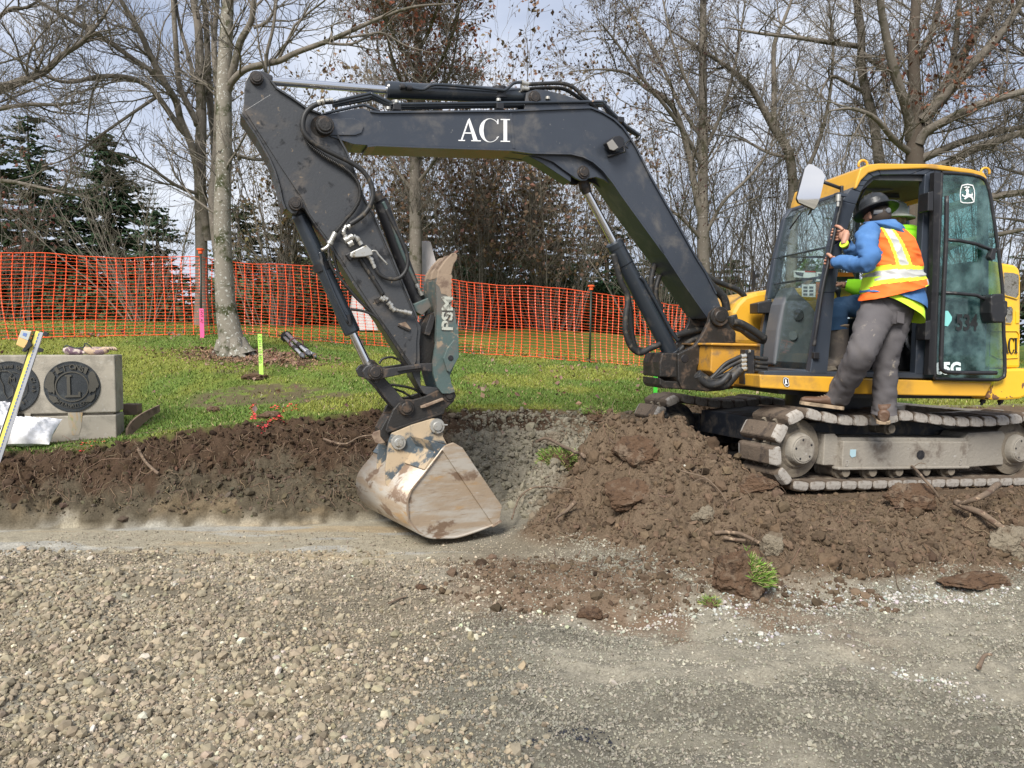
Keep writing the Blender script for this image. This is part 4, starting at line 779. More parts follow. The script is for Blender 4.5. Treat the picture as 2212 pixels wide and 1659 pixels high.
# ------------------------------------------------------------------ cab, platform, engine cover
def ring(pl, outer, inner, off, w):
    mb = MB()
    for i in range(len(outer)-1): mb.prism([pl(outer[i], off), pl(outer[i+1], off), pl(inner[i+1], off), pl(inner[i], off)], pl.lat*w)
    return mb
CW = 0.95
co = [z3(486,1790), z3(590,1130), z3(655,760), z3(745,390), z3(815,290), z3(860,270), z3(900,222), z3(960,164), z3(1040,140), z3(1430,126), z3(1495,128)]
ci = [z3(628,1790), z3(690,1130), z3(762,700), z3(860,420), z3(900,320), z3(925,270), z3(955,230), z3(1000,196), z3(1060,180), z3(1300,178), z3(1415,180)]
cab = obj('cab', MB(), None, EXC) if False else None
mb = ring(K, co, ci, 0.0, 0.07)
mb.prism([K(q, 0.0) for q in (z3(1415,178), z3(1497,126), z3(1450,1400), z3(1440,1790), z3(1335,1790))], K.lat*0.07)         # rear door jamb
mb.prism([K(q, 0.0) for q in (c7(-215,975), c7(340,980), c7(1200,990), c7(1372,980), c7(1372,1046), c7(-215,1018))], K.lat*0.07)  # sill
mb.prism([K(q, 0.0) for q in (z3(1497,126), z3(1570,140), z3(1545,600), z3(1512,1790), z3(1440,1790))], K.lat*0.05)
mb.prism([K(q, 0.02) for q in (z3(1545,1180), z3(1925,1180), z3(1895,1790), z3(1490,1790))], K.lat*0.05)                     # solid lower side behind the door
mb.prism([K(q, 0.0) for q in (z3(1880,180), z3(1930,260), z3(1930,1300), z3(1890,1300))], K.lat*0.07)
mb.prism([K(q, 0.0) for q in (z3(1560,140), z3(1880,180), z3(1890,215), z3(1560,190))], K.lat*0.07)
# rear wall lower half, far side lower half, rear and far posts
A_ = K(z3(1920,860), 0.02); D_ = K(z3(1895,1790), 0.02)
mb.add([A_, D_, D_+K.lat*CW, A_+K.lat*CW], [[0,1,2,3]]); mb.add([A_-K.fwd*0.04, D_-K.fwd*0.04, D_+K.lat*CW-K.fwd*0.04, A_+K.lat*CW-K.fwd*0.04], [[0,1,2,3]])
FO = CW
def far(q, o=FO): return K(q, 0.0)+K.lat*o
mb.prism([far(q) for q in (z3(640,1320), z3(1920,1300), z3(1895,1790), z3(486,1790))], K.lat*0.03)
for q in ((z3(1890,180), z3(1925,180), z3(1925,1320), z3(1890,1320)), (z3(1440,180), z3(1480,180), z3(1460,1320), z3(1420,1320)), (z3(900,190), z3(1920,180), z3(1920,230), z3(880,250))): mb.prism([far(p) for p in q], K.lat*0.05)
# far front post
fp = [z3(486,1790), z3(590,1130), z3(655,760), z3(745,390), z3(815,290)]; fi = [z3(615,1790), z3(688,1130), z3(745,760), z3(830,390), z3(875,310)]
m2_ = MB()
for i in range(4): mb.prism([far(fp[i]), far(fp[i+1]), far(fi[i+1]), far(fi[i])], -K.lat*0.06)
# cross members of the windscreen
def fr(t, o): # point on the front post line, t=0 bottom .. 1 top
    pts = [K(q, 0.03) for q in (z3(492,1785), z3(600,1120), z3(665,750), z3(755,380), z3(820,292))]; x = t*4; i = min(int(x), 3); return pts[i].lerp(pts[i+1], x-i)+K.lat*o
mb.tube([fr(0, 0), fr(0, CW)], 0.035, 8); mb.prism([fr(0, 0.0), fr(0, CW), fr(0.035, CW), fr(0.035, 0.0)], K.fwd*-0.04)
mb.tube([fr(1, 0)-Vector((0,0,0.03)), fr(1, CW)-Vector((0,0,0.03))], 0.035, 8)
cabo = obj('cab_frame', mb, M['cab'], EXC, 0.006)
fl = MB().prism([K(q, 0.05) for q in (c7(-180,985), c7(1372,985), c7(1900,985), c7(1900,1030), c7(-180,1010))], K.lat*(CW-0.05))
obj('cab_floor', fl, M['interior'], EXC, 0.004)
# roof
ro = [z3(850,292), z3(862,235), z3(895,128), z3(960,97), z3(1050,88), z3(1480,92), z3(1790,133), z3(1890,160), z3(1915,200), z3(1918,265), z3(1895,265), z3(1880,212), z3(1800,172), z3(1560,142), z3(1430,127), z3(1040,141), z3(962,165), z3(902,224), z3(868,290)]
rf = prism_px(K, ro, -0.02, CW+0.04, 'roof', M['yellow'], 0.010)
for q in (z3(915,100), z3(1900,160)): obj('lifting_eye', MB().tube([K(q, 0.02)+Vector((0.035*math.cos(a), 0, 0.035*math.sin(a))) for a in np.linspace(-0.5, 3.7, 10)], 0.010, 8), M['yellow'], rf)
obj('headliner', MB().prism([K(q, 0.03) for q in (z3(868,300), z3(905,230), z3(962,172), z3(1040,148), z3(1480,140), z3(1880,185), z3(1880,240), z3(1000,222), z3(915,300))], K.lat*(CW-0.06)), M['interior'], rf)
obj('ceiling_vent', MB().prism([K(q, 0.35) for q in (z3(950,270), z3(1150,265), z3(1170,300), z3(1000,320), z3(940,300))], K.lat*0.3), M['greyplastic'], rf, 0.01)
obj('ceiling_hatch', MB().prism([K(q, 0.55) for q in (z3(930,300), z3(1200,300), z3(1220,370), z3(960,360))], K.lat*0.02), M['interior'], rf, 0.01)
obj('gas_strut', MB().tube([K(z3(955,250), 0.12), K(z3(870,415), 0.12)], 0.008, 6), M['black'], cabo)
# glass
def quad(name, pts, m, parent, th=0.005, nrm=None):
    pts = [Vector(p) for p in pts]; nr = nrm or (pts[1]-pts[0]).cross(pts[2]-pts[0]).normalized()
    return obj(name, MB().prism(pts, nr*th), m, parent)
mbg = MB(); 
for i in range(4):
    a_, b2 = fr(i/4, 0.03), fr((i+1)/4, 0.03); mbg.prism([a_, b2, b2+K.lat*(CW-0.06), a_+K.lat*(CW-0.06)], K.fwd*0.005)
obj('windscreen', mbg, M['glass'], EXC)
obj('far_window', MB().prism([far(q) for q in (z3(690,1310), z3(745,760), z3(880,330), z3(1000,250), z3(1430,230), z3(1420,1310))], K.lat*0.005), M['glass'], EXC)
obj('quarter_window', MB().prism([K(q, 0.03) for q in (z3(1555,190), z3(1885,215), z3(1890,1185), z3(1545,1185))], K.lat*0.005), M['glass'], EXC)
obj('rear_window', MB().add([K(z3(1900,230), 0.05), K(z3(1915,1180), 0.05), K(z3(1915,1180), 0.05)+K.lat*(CW-0.1), K(z3(1900,230), 0.05)+K.lat*(CW-0.1)], [[0,1,2,3]]), M['glass'], EXC)
for t in (0.335, 0.50): obj('windscreen_bar', MB().tube([fr(t, 0.03)-K.fwd*0.02, fr(t, CW-0.03)-K.fwd*0.02], 0.010, 8), M['black'], EXC)
obj('grab_bar', MB().tube([far(z3(820,735), CW-0.03), far(z3(1400,745), CW-0.03)], 0.010, 8), M['black'], EXC)
obj('wiper', MB().tube([fr(0.92, 0.55)+K.fwd*0.03, fr(0.66, 0.70)+K.fwd*0.03], 0.007, 6), M['black'], EXC)
# stickers on the far glass
def sticker(q, off, m, name, parent=EXC): return obj(name, MB().prism([K(p, off) for p in q], K.lat*0.004), m, parent)
for q, mm in (((z3(360,950), z3(535,958), z3(535,1012), z3(360,1005)), 'white'), ((z3(542,962), z3(600,964), z3(600,1035), z3(542,1035)), 'white'), ((z3(425,1060), z3(535,1060), z3(532,1165), z3(425,1160)), 'white'), ((z3(425,1060), z3(500,1015), z3(512,1030), z3(470,1075)), 'bareiron')):
    s_ = sticker(q, 0.80, M[mm], 'sticker')
for q, mm in (((z3(450,953), z3(535,956), z3(535,966), z3(450,964)), 'red'), ((z3(368,962), z3(440,968), z3(432,1000), z3(380,985)), 'greyplastic'), ((z3(556,975), z3(590,978), z3(586,1020), z3(560,1020)), 'greyplastic')):
    sticker(q, 0.797, M[mm], 'sticker_print', s_)
for r in range(3):
    for c in range(2): sticker([z3(438+c*48, 1078+r*28), z3(470+c*48, 1079+r*28), z3(468+c*48, 1096+r*28), z3(436+c*48, 1096+r*28)], 0.797, M['greyplastic'], 'sticker_print', s_)
sticker((z3(700,965), z3(830,968), z3(845,1000), z3(700,1000)), 0.90, M['orange_s'], 'warning_label'); sticker((z3(700,1000), z3(845,1000), z3(845,1035), z3(700,1035)), 0.90, M['blackdecal'], 'warning_label')
sticker((z3(540,1045), z3(582,1045), z3(580,1180), z3(540,1180)), 0.90, M['orange_s'], 'warning_label')
# interior: front console, armrest, seat
con = [z5(1500,1080), z5(1530,800), z5(1570,600), z5(1610,520), z5(1640,465), z5(1672,462), z5(1700,510), z5(1790,590), z5(1850,680), z5(1800,900), z5(1770,1085)]
co_ = obj('front_console', MB().prism([K(q, 0.60) for q in con], K.lat*0.22), M['greyplastic'], EXC, 0.03)
obj('console_vent', MB().lathe(K(z5(1690,685), 0.585), K(z5(1690,685), 0.9), [(0,0),(0,0.045),(0.02,0.052),(0.05,0.052)], 24), M['black'], co_)
obj('console_cap', MB().lathe(K(z5(1652,850), 0.585), K(z5(1652,850), 0.9), [(0,0),(0,0.036),(0.02,0.044),(0.05,0.044)], 24), M['greyplastic'], co_)
seat = MB().prism([K(q, 0.28) for q in (c7(960,480), c7(1230,440), c7(1240,620), c7(980,600))], K.lat*0.45); seat.prism([K(q, 0.30) for q in (z3(1230,620), z3(1310,600), z3(1380,1230), z3(1270,1260))], K.lat*0.42)
obj('seat', seat, M['interior'], EXC, 0.03)
obj('armrest', MB().prism([K(q, 0.68) for q in (z3(680,1180), z3(860,1160), z3(1250,1180), z3(1250,1240), z3(680,1240))], K.lat*0.12), M['interior'], EXC, 0.02)
obj('joystick', MB().tube(cat([K(z3(720,1190), 0.72), K(z3(715,1120), 0.72), K(z3(700,1080), 0.72)]), [0.014,0.014,0.014,0.016,0.018,0.022,0.028,0.03,0.03,0.028,0.022,0.016,0.012], 10), M['black'], EXC)
obj('hand_rail', MB().tube(cat([K(c7(1095,500), 0.25), K(c7(1110,640), 0.22), K(c7(1130,740), 0.2), K(c7(1200,805), 0.2)]), 0.015, 8), M['greyplastic'], EXC)
obj('seat_base', MB().prism([K(q, 0.32) for q in (c7(1000,620), c7(1200,620), c7(1200,980), c7(1000,980))], K.lat*0.4), M['black'], EXC, 0.02)
for x_ in (360, 430): obj('pedal', MB().prism([K(q, 0.25+0.002*(x_-360)) for q in (c7(x_,935), c7(x_+90,925), c7(x_+110,965), c7(x_+10,978))], K.lat*0.12), M['mudcast'], EXC, 0.006)
# --- open door folded back against the side
dg = [z3(1548,165), z3(1700,172), z3(1850,195), z3(1918,262), z3(1960,480), z3(2010,840), z3(2040,1120), z3(2048,1450), c7(2030,980), c7(1995,1040), c7(1900,1058), c7(1420,1046), c7(1378,1010), z3(1500,1450), z3(1520,900)]
door = MB(); pts = [K(q, -0.075) for q in dg]; door.tube(cat(pts+[pts[0]], 3), 0.014, 8, cap=False)
door.prism([K(q, -0.085) for q in (z3(1490,160), z3(1555,165), z3(1525,1000), z3(1492,1790), z3(1440,1790), z3(1475,1000))], K.lat*0.05)
dro = obj('cab_door', door, M['black'], EXC)
dgl = obj('door_glass', MB().prism(pts, K.lat*0.006), M['glass_door'], dro)
gb = MB().tube(cat([K(z3(1590,350), -0.15), K(z3(1585,700), -0.15), K(z3(1565,1100), -0.15), K(z3(1548,1560), -0.15), K(c7(1435,930), -0.15), K(c7(1450,965), -0.15), K(c7(1500,985), -0.15), K(c7(1700,990), -0.15), K(c7(1950,992), -0.15)], 4), 0.017, 10)
obj('door_grab_handle', gb, M['black'], dro)
for pts_ in ((z3(1588,703), z3(1700,712), z3(1830,738), z3(1985,800)), (z3(1570,1130), z3(1680,1136), z3(1830,1150), z3(1985,1225))):
    obj('door_bar', MB().tube([K(q, -0.13) for q in pts_], 0.014, 10), M['black'], dro)
obj('door_catch', MB().prism([K(q, -0.17) for q in (z3(1960,775), z3(1992,765), z3(1985,860), z3(1955,870), z3(1935,845))], K.lat*0.05), M['black'], dro, 0.006)
obj('door_lock', MB().prism([K(q, -0.20) for q in (z3(1945,1160), z3(1975,1140), z3(2050,1135), z3(2055,1190), z3(2085,1195), z3(2085,1300), z3(2060,1340), z3(2045,1375), z3(1965,1365), z3(1945,1290))], K.lat*0.12), M['black'], dro, 0.012)
for y_ in (380, 1420): obj('door_hinge', MB().prism([K(q, -0.12) for q in (z3(1450-y_*0.02,y_-60), z3(1492-y_*0.02,y_-70), z3(1490-y_*0.02,y_+90), z3(1445-y_*0.02,y_+90))], K.lat*0.11), M['black'], dro, 0.006)
text('lettering', '534', K(c7(1570,590), -0.082), -K.fwd, Vector((0,0,1)), 0.175, M['blackdecal'], dgl, 0.001, 0.006, 0.74)
text('lettering', '85G', K(c7(1385,1000), -0.083), -K.fwd, Vector((0,0,1)), 0.128, M['decal'], dgl, 0.001, 0.006, 1.0)
obj('diamond_sticker', MB().prism([K(q, -0.083) for q in (c7(1462,430), c7(1480,412), c7(1500,412), c7(1538,470), c7(1535,500), c7(1500,556), c7(1470,552), c7(1462,540))], K.lat*0.002), pbr('teal_sticker', (0.22, 0.58, 0.55), 0.4, var=0.03), dgl)
# leaping deer emblem, outline shield and figure
sh = [(1712,262),(1757,252),(1802,262),(1815,300),(1818,345),(1812,400),(1790,408),(1757,410),(1722,408),(1702,400),(1696,345),(1700,300)]
oc = [K(z3(x, y), -0.083) for x, y in sh]; ce = sum(oc, Vector())/len(oc); mbd = MB()
for i in range(len(oc)): j = (i+1) % len(oc); mbd.prism([oc[i], oc[j], oc[j].lerp(ce, 0.09), oc[i].lerp(ce, 0.09)], K.lat*0.002)
deer = [(1742,300),(1752,292),(1766,298),(1768,312),(1764,330),(1772,335),(1790,340),(1796,322),(1800,340),(1796,352),(1802,372),(1806,392),(1798,384),(1788,366),(1776,360),(1764,360),(1752,368),(1738,380),(1730,372),(1742,362),(1728,356),(1716,352),(1712,338),(1722,336),(1724,346),(1740,350),(1748,342),(1750,318),(1742,308)]
mbd.prism([K(z3(x, y), -0.083) for x, y in deer], K.lat*0.002)
for a_, b2 in (((1748,294),(1738,276)),((1752,294),(1752,270)),((1756,296),(1768,276)),((1741,284),(1730,282)),((1764,284),(1776,280))): mbd.tube([K(z3(*a_), -0.082), K(z3(*b2), -0.082)], 0.0035, 4)
obj('emblem', mbd, M['white'], dgl)
# front grab tube and mirror
mi = [z3(470,95), z3(500,98), z3(585,148), z3(608,195), z3(575,360), z3(545,440), z3(525,462), z3(395,405), z3(380,372), z3(440,130)]
MPL = Pl(P(1750, 400, 5.95), -6)
mro = obj('mirror', MB().prism([MPL(q, 0) for q in mi], MPL.lat*0.035), M['black'], EXC, 0.008); cM = sum([MPL(q, 0) for q in mi], Vector())/len(mi)
obj('mirror_glass', MB().prism([MPL(q, -0.012).lerp(cM, 0.035)+MPL.lat*(0.105*(cM.z-MPL(q).z))-MPL.lat*0.012 for q in mi], MPL.lat*0.004), M['mirror'], mro)
obj('mirror_arm', MB().tube([MPL(z3(560,225), 0.04), K(z3(740,290), -0.03), K(z3(745,330), 0.0)], 0.014, 8), M['black'], mro)
obj('mirror_arm', MB().tube([MPL(z3(505,455), 0.04), fr(0.72, 0.45)+K.fwd*0.02], 0.008, 6), M['black'], mro)
gt = MB().tube(cat([K(z3(745,270), -0.05), K(z3(738,400), -0.05), K(z3(705,560), -0.05), K(z3(640,870), -0.05), K(z3(590,1100), -0.05), K(z3(545,1400), -0.05), K(z3(520,1560), -0.04)]), 0.014, 10)
obj('front_grab_rail', gt, M['black'], EXC)
obj('rail_clamp', MB().prism([K(q, -0.07) for q in (z3(715,318), z3(790,330), z3(785,358), z3(712,345))], K.lat*0.06), M['cab'], EXC, 0.004)
obj('rail_clamp', MB().lathe(K(z3(718,340), -0.08), K(z3(716,380), -0.08), [(0,0),(0,0.020),(0.05,0.020),(0.05,0.012),(0.09,0.012)], 12), M['zinc'], EXC)
obj('rail_clamp', MB().prism([K(q, -0.03) for q in (c7(250,800), c7(305,800), c7(300,820), c7(300,860), c7(250,858))], K.lat*0.04), M['black'], EXC, 0.004)
# --- platform
pf = MB().prism([K(q, -0.05) for q in (z5(1390,1158), z5(1985,1175), c7(800,1046), c7(1915,1080), c7(1900,1110), c7(1850,1212), c7(1200,1202), c7(560,1186), z5(1985,1300), z5(1700,1282), z5(1395,1262))], K.lat*1.9)
pfo = obj('platform_skirt', pf, M['yellow'], EXC, 0.010)
ln_ = MB(); oc = [K(z5(x, y), -0.056) for x, y in ((1578,1180),(1598,1176),(1618,1185),(1626,1245),(1612,1256),(1590,1250),(1574,1220))]; ce = sum(oc, Vector())/len(oc)
obj('emblem', MB().prism(oc, K.lat*0.004), M['blackdecal'], pfo)
for i in range(len(oc)): j = (i+1) % len(oc); ln_.prism([oc[i].lerp(ce,0.08)-K.lat*0.002, oc[j].lerp(ce,0.08)-K.lat*0.002, oc[j].lerp(ce, 0.2)-K.lat*0.002, oc[i].lerp(ce, 0.2)-K.lat*0.002], K.lat*0.002)
ln_.prism([K(z5(x, y), -0.058) for x, y in ((1592,1192),(1604,1196),(1603,1215),(1614,1232),(1600,1228),(1590,1240),(1592,1222))], K.lat*0.002); obj('emblem', ln_, M['white'], pfo)
cw = MB().prism([K(q, -0.03) for q in (c7(1935,958), c7(2180,950), c7(2290,955), c7(2330,1010), c7(2300,1180), c7(2180,1235), c7(2060,1246), c7(1900,1245), c7(1858,1225), c7(1925,1090))], K.lat*1.95)
obj('counterweight', cw, M['yellow_rust'], EXC, 0.02)
for x_ in (1830, 1995): cyl(K, c7(x_, 1240), c7(x_-20, 1290), 0.1, [(0,0.022),(0.6,0.022),(0.6,0.014),(1,0.010)], 'bracket_foot', M['black'])
ep = MB().prism([K(q, 0.02) for q in (z3(1925,862), z3(2060,892), z3(2140,905), z3(2178,935), z3(2190,1010), c7(2182,300), c7(2178,945), c7(1875,948), c7(1880,600))], K.lat*1.7)
epo = obj('engine_cover', ep, M['yellow_clean'], EXC, 0.022)
for q in ([z3(2045,965), z3(2125,970), z3(2165,985), z3(2172,1010), z3(2168,1150), z3(2150,1175), z3(2060,1150), z3(2048,1120)], [z3(2060,1245), z3(2105,1240), z3(2120,1265), z3(2118,1350), z3(2105,1375), z3(2060,1372)]):
    oc = [K(p, 0.012) for p in q]; ce = sum(oc, Vector())/len(oc); g_ = obj('air_grille', MB().prism(oc, K.lat*0.02), M['black'], epo); mm = MB()
    for i in range(len(oc)): j = (i+1) % len(oc); mm.prism([oc[i].lerp(ce,-0.06)-K.lat*0.006, oc[j].lerp(ce,-0.06)-K.lat*0.006, oc[j].lerp(ce,0.02)-K.lat*0.006, oc[i].lerp(ce,0.02)-K.lat*0.006], K.lat*0.008)
    obj('grille_rim', mm, M['yellow_clean'], g_)
    # wire mesh: diagonal wires clipped to the opening
    xsq = [p[0] for p in q]; ysq = [p[1] for p in q]; x0_, x1_, y0_, y1_ = min(xsq), max(xsq), min(ysq), max(ysq); mw = MB()
    def inside(x, y):
        c_ = False; j = len(q)-1
        for i in range(len(q)):
            if (q[i][1] > y) != (q[j][1] > y) and x < (q[j][0]-q[i][0])*(y-q[i][1])/(q[j][1]-q[i][1])+q[i][0]: c_ = not c_
            j = i
        return c_
    for sgn in (1, -1):
        for k_ in range(-40, 80):
            run = []
            for t_ in range(0, 60):
                x = x0_+t_*(x1_-x0_)/59; y = (y0_ if sgn > 0 else y1_)+sgn*((x-x0_)+k_*2.9-40)
                if inside(x, y): run.append((x, y))
            if len(run) > 2: mw.tube([K(run[0], 0.006), K(run[-1], 0.006)], 0.0015, 4, cap=False)
    obj('grille_mesh', mw, M['zinc'], g_)
def mpe(u, v): return K(c7(2010+u*0.41, 806-v*0.92), -0.002+0.01)
serif(mpe, K.lat, 0.012, epo, M['blackdecal'])
obj('panel_latch', MB().prism([K(q, 0.010) for q in (z3(2150,1275), z3(2178,1275), z3(2176,1375), z3(2150,1380))], K.lat*0.02), M['yellow_clean'], epo, 0.006)
for q in ((c7(1895,620), c7(1925,600), c7(2140,600), c7(2165,630), c7(2150,850), c7(1970,860), c7(1895,820)),):
    oc = [K(p, 0.014) for p in q]; mm = MB().tube(oc+[oc[0]], 0.005, 6, cap=False); obj('panel_ridge', mm, M['yellow_clean'], epo)
# --- undercarriage
ux = Vector((math.cos(UY), math.sin(UY), 0)); ul = Vector((-math.sin(UY), math.cos(UY), 0)); uz = Vector((0,0,1))
tl = math.radians(2.7); us = (ux*math.cos(tl)-uz*math.sin(tl)); uh = (uz*math.cos(tl)+ux*math.sin(tl))
O_ = Vector((UA.x, UA.y, UA.z))
def U(s, l, h): return O_+us*s+ul*l+uh*h
RI = 0.246; LW = 2.38; PITCHS = 0.157
def loop():
    pts = []
    for a in np.linspace(-math.pi/2, -3*math.pi/2, 24): pts.append((RI*math.cos(a), RI*math.sin(a)))      # idler, bottom -> front -> top
    for t in np.linspace(0, 1, 30)[1:]:
        sag = -0.050*math.sin(math.pi*min(t/0.42, 1)) if t < 0.42 else -0.045*math.sin(math.pi*(t-0.42)/0.58)
        pts.append((LW*t, RI+sag))
    for a in np.linspace(math.pi/2, -math.pi/2, 22)[1:]: pts.append((LW+RI*math.cos(a), RI*math.sin(a)))
    for t in np.linspace(0, 1, 20)[1:]: pts.append((LW*(1-t), -RI))
    return pts
LP_ = [Vector((a, b)) for a, b in loop()]; cum = [0]
for a, b in zip(LP_[:-1], LP_[1:]): cum.append(cum[-1]+(b-a).length)
TOT = cum[-1]
def at(d):
    d = d % TOT
    for i in range(len(cum)-1):
        if cum[i+1] >= d: return LP_[i].lerp(LP_[i+1], (d-cum[i])/(cum[i+1]-cum[i]))
    return LP_[-1]
def shoe_mesh(seed):
    r = random.Random(seed); L2, W, T = 0.073, 0.45, 0.074; mb = MB(); j = lambda a: a+r.uniform(-0.003, 0.003)
    # cross-section along the travel (x), with a worn, slightly hollow outer face; ends chamfered
    sec = [(-L2,0.0),(-L2,j(0.052)),(-L2+0.014,j(T)),(0,j(T+0.004)),(L2-0.014,j(T)),(L2,j(0.052)),(L2,0.0),(0.03,-0.006),(-0.03,-0.006)]
    st = [(0.0,0.35,0),(0.006,0.80,1),(0.045,1.0,2),(W/2,1.03,3),(W-0.045,1.0,4),(W-0.006,0.80,5),(W,0.35,6)]; vs = []
    for y, k, _ in st:
        for x, z in sec: vs.append(Vector((x*(0.9 if k < 0.5 else 1), y, z*k if z > 0 else z)))
    n = len(sec); fs = [[i*n+q, i*n+(q+1) % n, (i+1)*n+(q+1) % n, (i+1)*n+q] for i in range(len(st)-1) for q in range(n)]
    fs += [list(range(n-1, -1, -1)), [(len(st)-1)*n+q for q in range(n)]]
    mb.add(vs, fs); me = bpy.data.meshes.new('track_shoe'); me.from_pydata(mb.v, [], mb.f)
    bm = bmesh.new(); bm.from_mesh(me); bmesh.ops.recalc_face_normals(bm, faces=bm.faces); bmesh.ops.bevel(bm, geom=[e for e in bm.edges if e.calc_face_angle(0) > 0.5], offset=0.004, segments=2, affect='EDGES'); bm.to_mesh(me); bm.free()
    me.materials.append(M['shoe']); me.materials.append(M['shoeend'])
    for p in me.polygons:
        if abs(p.normal.y) > 0.35: p.material_index = 1
    return me
SM = [shoe_mesh(i) for i in range(5)]
def track(l0, near):
    tr = None
    for l in (l0+0.14, l0+0.27):
        ch = MB()
        pts = [at(TOT*i/120) for i in range(120)]
        for i in range(120):
            a, b = pts[i], pts[(i+1) % 120]; d = (b-a); nrm = Vector((d.y, -d.x)).normalized()
            hh = 0.028 if i % 2 else 0.022
            ch.prism([U(a.x, l, a.y), U(b.x, l, b.y), U(b.x+nrm.x*-hh*2, l, b.y+nrm.y*-hh*2), U(a.x+nrm.x*-hh*2, l, a.y+nrm.y*-hh*2)], ul*0.03)
        tr_ = obj('track_chain' if tr else 'crawler_track', ch, M['mudcast'], tr or EXC); tr = tr or tr_
    nS = int(TOT/PITCHS); st = TOT/nS
    for i in range(nS):
        p = at(i*st+0.03); q = at(i*st+0.03+0.03); r_ = at(i*st); tg = (q-r_).normalized(); nrm = Vector((-tg.y, tg.x))*1
        # outward normal: travel runs bottom -> front -> top, so outward is to the left of travel
        T3 = us*tg.x+uh*tg.y; N3 = us*nrm.x+uh*nrm.y
        c = Vector((LW/2, 0)); 
        if (p-Vector((min(max(p.x, 0), LW), 0))).dot(nrm) < 0: N3 = -N3
        Y3 = ul; X3 = Y3.cross(N3)
        mt = Matrix.Identity(4); pos = U(p.x, l0, p.y)+N3*0.004
        rj = random.uniform(-0.02, 0.02)
        for k in range(3): mt[k][0] = X3[k]; mt[k][1] = Y3[k]; mt[k][2] = N3[k]; mt[k][3] = pos[k]
        mt = mt @ Matrix.Rotation(rj, 4, 'Y')
        o = bpy.data.objects.new('track_shoe', SM[i % 5]); C.objects.link(o); o.parent = tr; o.matrix_basis = mt
    return tr
for l0, near in ((0.0, True), (1.75, False)):
    track(l0, near); mfr = M['mudframe'] if near else M['darkframe']
    for s_, r_, nm in ((0.0, RI-0.012, 'idler'), (LW, RI-0.012, 'sprocket')):
        a = U(s_, l0+0.10, 0)
        io = obj(nm, MB().lathe(a, a+ul, [(0,0),(0,r_*0.62),(0.02,r_*0.70),(0.035,r_*0.93),(0.04,r_),(0.06,r_),(0.07,r_*0.93),(0.20,r_*0.93),(0.22,r_),(0.24,r_),(0.24,0)], 40), M['mudcast'] if near else M['darkframe'], EXC)
        a = U(s_, l0+0.035, 0); obj('hub_cap', MB().lathe(a, a+ul, [(0,0),(0,r_*0.40),(0.006,r_*0.42),(0.006,r_*0.46),(0.02,r_*0.50),(0.085,r_*0.58)], 36), M['mudframe'] if near else M['mudcast'], io)
        for k in range(5): p_ = U(s_, l0+0.033, 0)+us*(r_*0.33*math.cos(k*1.257+0.5))+uh*(r_*0.33*math.sin(k*1.257+0.5)); obj('hub_bolt', MB().lathe(p_, p_+ul, [(0,0),(0,0.009),(0.01,0.009)], 8), M['black'], io)
    fm = MB(); q = [(0.26,0.15),(0.36,0.155),(0.40,0.125),(1.78,0.125),(1.82,0.17),(2.22,0.19),(2.26,0.16),(2.26,-0.11),(1.80,-0.13),(1.74,-0.115),(0.40,-0.125),(0.36,-0.10),(0.26,-0.10)]
    q = [(a, b-0.035) for a, b in q]; fm.prism([U(a, l0+0.11, b) for a, b in q], ul*0.26)
    fm.prism([U(a, l0+0.055, b) for a, b in ((0.40,0.065),(1.76,0.065),(1.76,-0.16),(0.40,-0.16))], ul*0.06)
    fm.prism([U(a, l0+0.045, b) for a, b in ((0.36,-0.143),(1.78,-0.143),(1.78,-0.165),(0.36,-0.165))], ul*0.08)
    fo = obj('track_frame', fm, mfr, EXC, 0.008)
    obj('frame_port', MB().prism([U(1.22+0.045*math.cos(a), l0+0.051, -0.045+0.04*math.sin(a)) for a in np.linspace(0.4, 6.68, 9)[:-1]], ul*0.01), M['black'], fo)
    for s_ in (0.46, 0.74, 1.02, 1.32, 1.60): a = U(s_, l0+0.07, -0.185); obj('track_roller', MB().lathe(a, a+ul, [(0,0),(0,0.040),(0.05,0.045),(0.055,0.066),(0.09,0.066),(0.10,0.050),(0.24,0.050),(0.25,0.066),(0.29,0.066),(0.29,0)], 20), M['mudcast'], EXC)
    a = U(0.92, l0+0.08, RI-0.080); obj('carrier_roller', MB().lathe(a, a+ul, [(0,0),(0,0.036),(0.03,0.036),(0.031,0.050),(0.06,0.050),(0.061,0.042),(0.13,0.042),(0.131,0.050),(0.2,0.050)], 24), M['mudcast'], EXC)
    if near:
        for s_ in (0.43, 1.66): text('lettering', 'D', U(s_, l0+0.052, -0.135), us, uh, 0.075, M['shoeend'], fo, 0.001, 0.001, 0.6)
        obj('sticker', MB().prism([U(a, l0+0.051, b) for a, b in ((0.47,0.0),(0.53,0.0),(0.53,-0.055),(0.49,-0.065),(0.47,-0.045))], ul*0.002), pbr('pale_blue_sticker', (0.35, 0.50, 0.55), 0.6), fo)
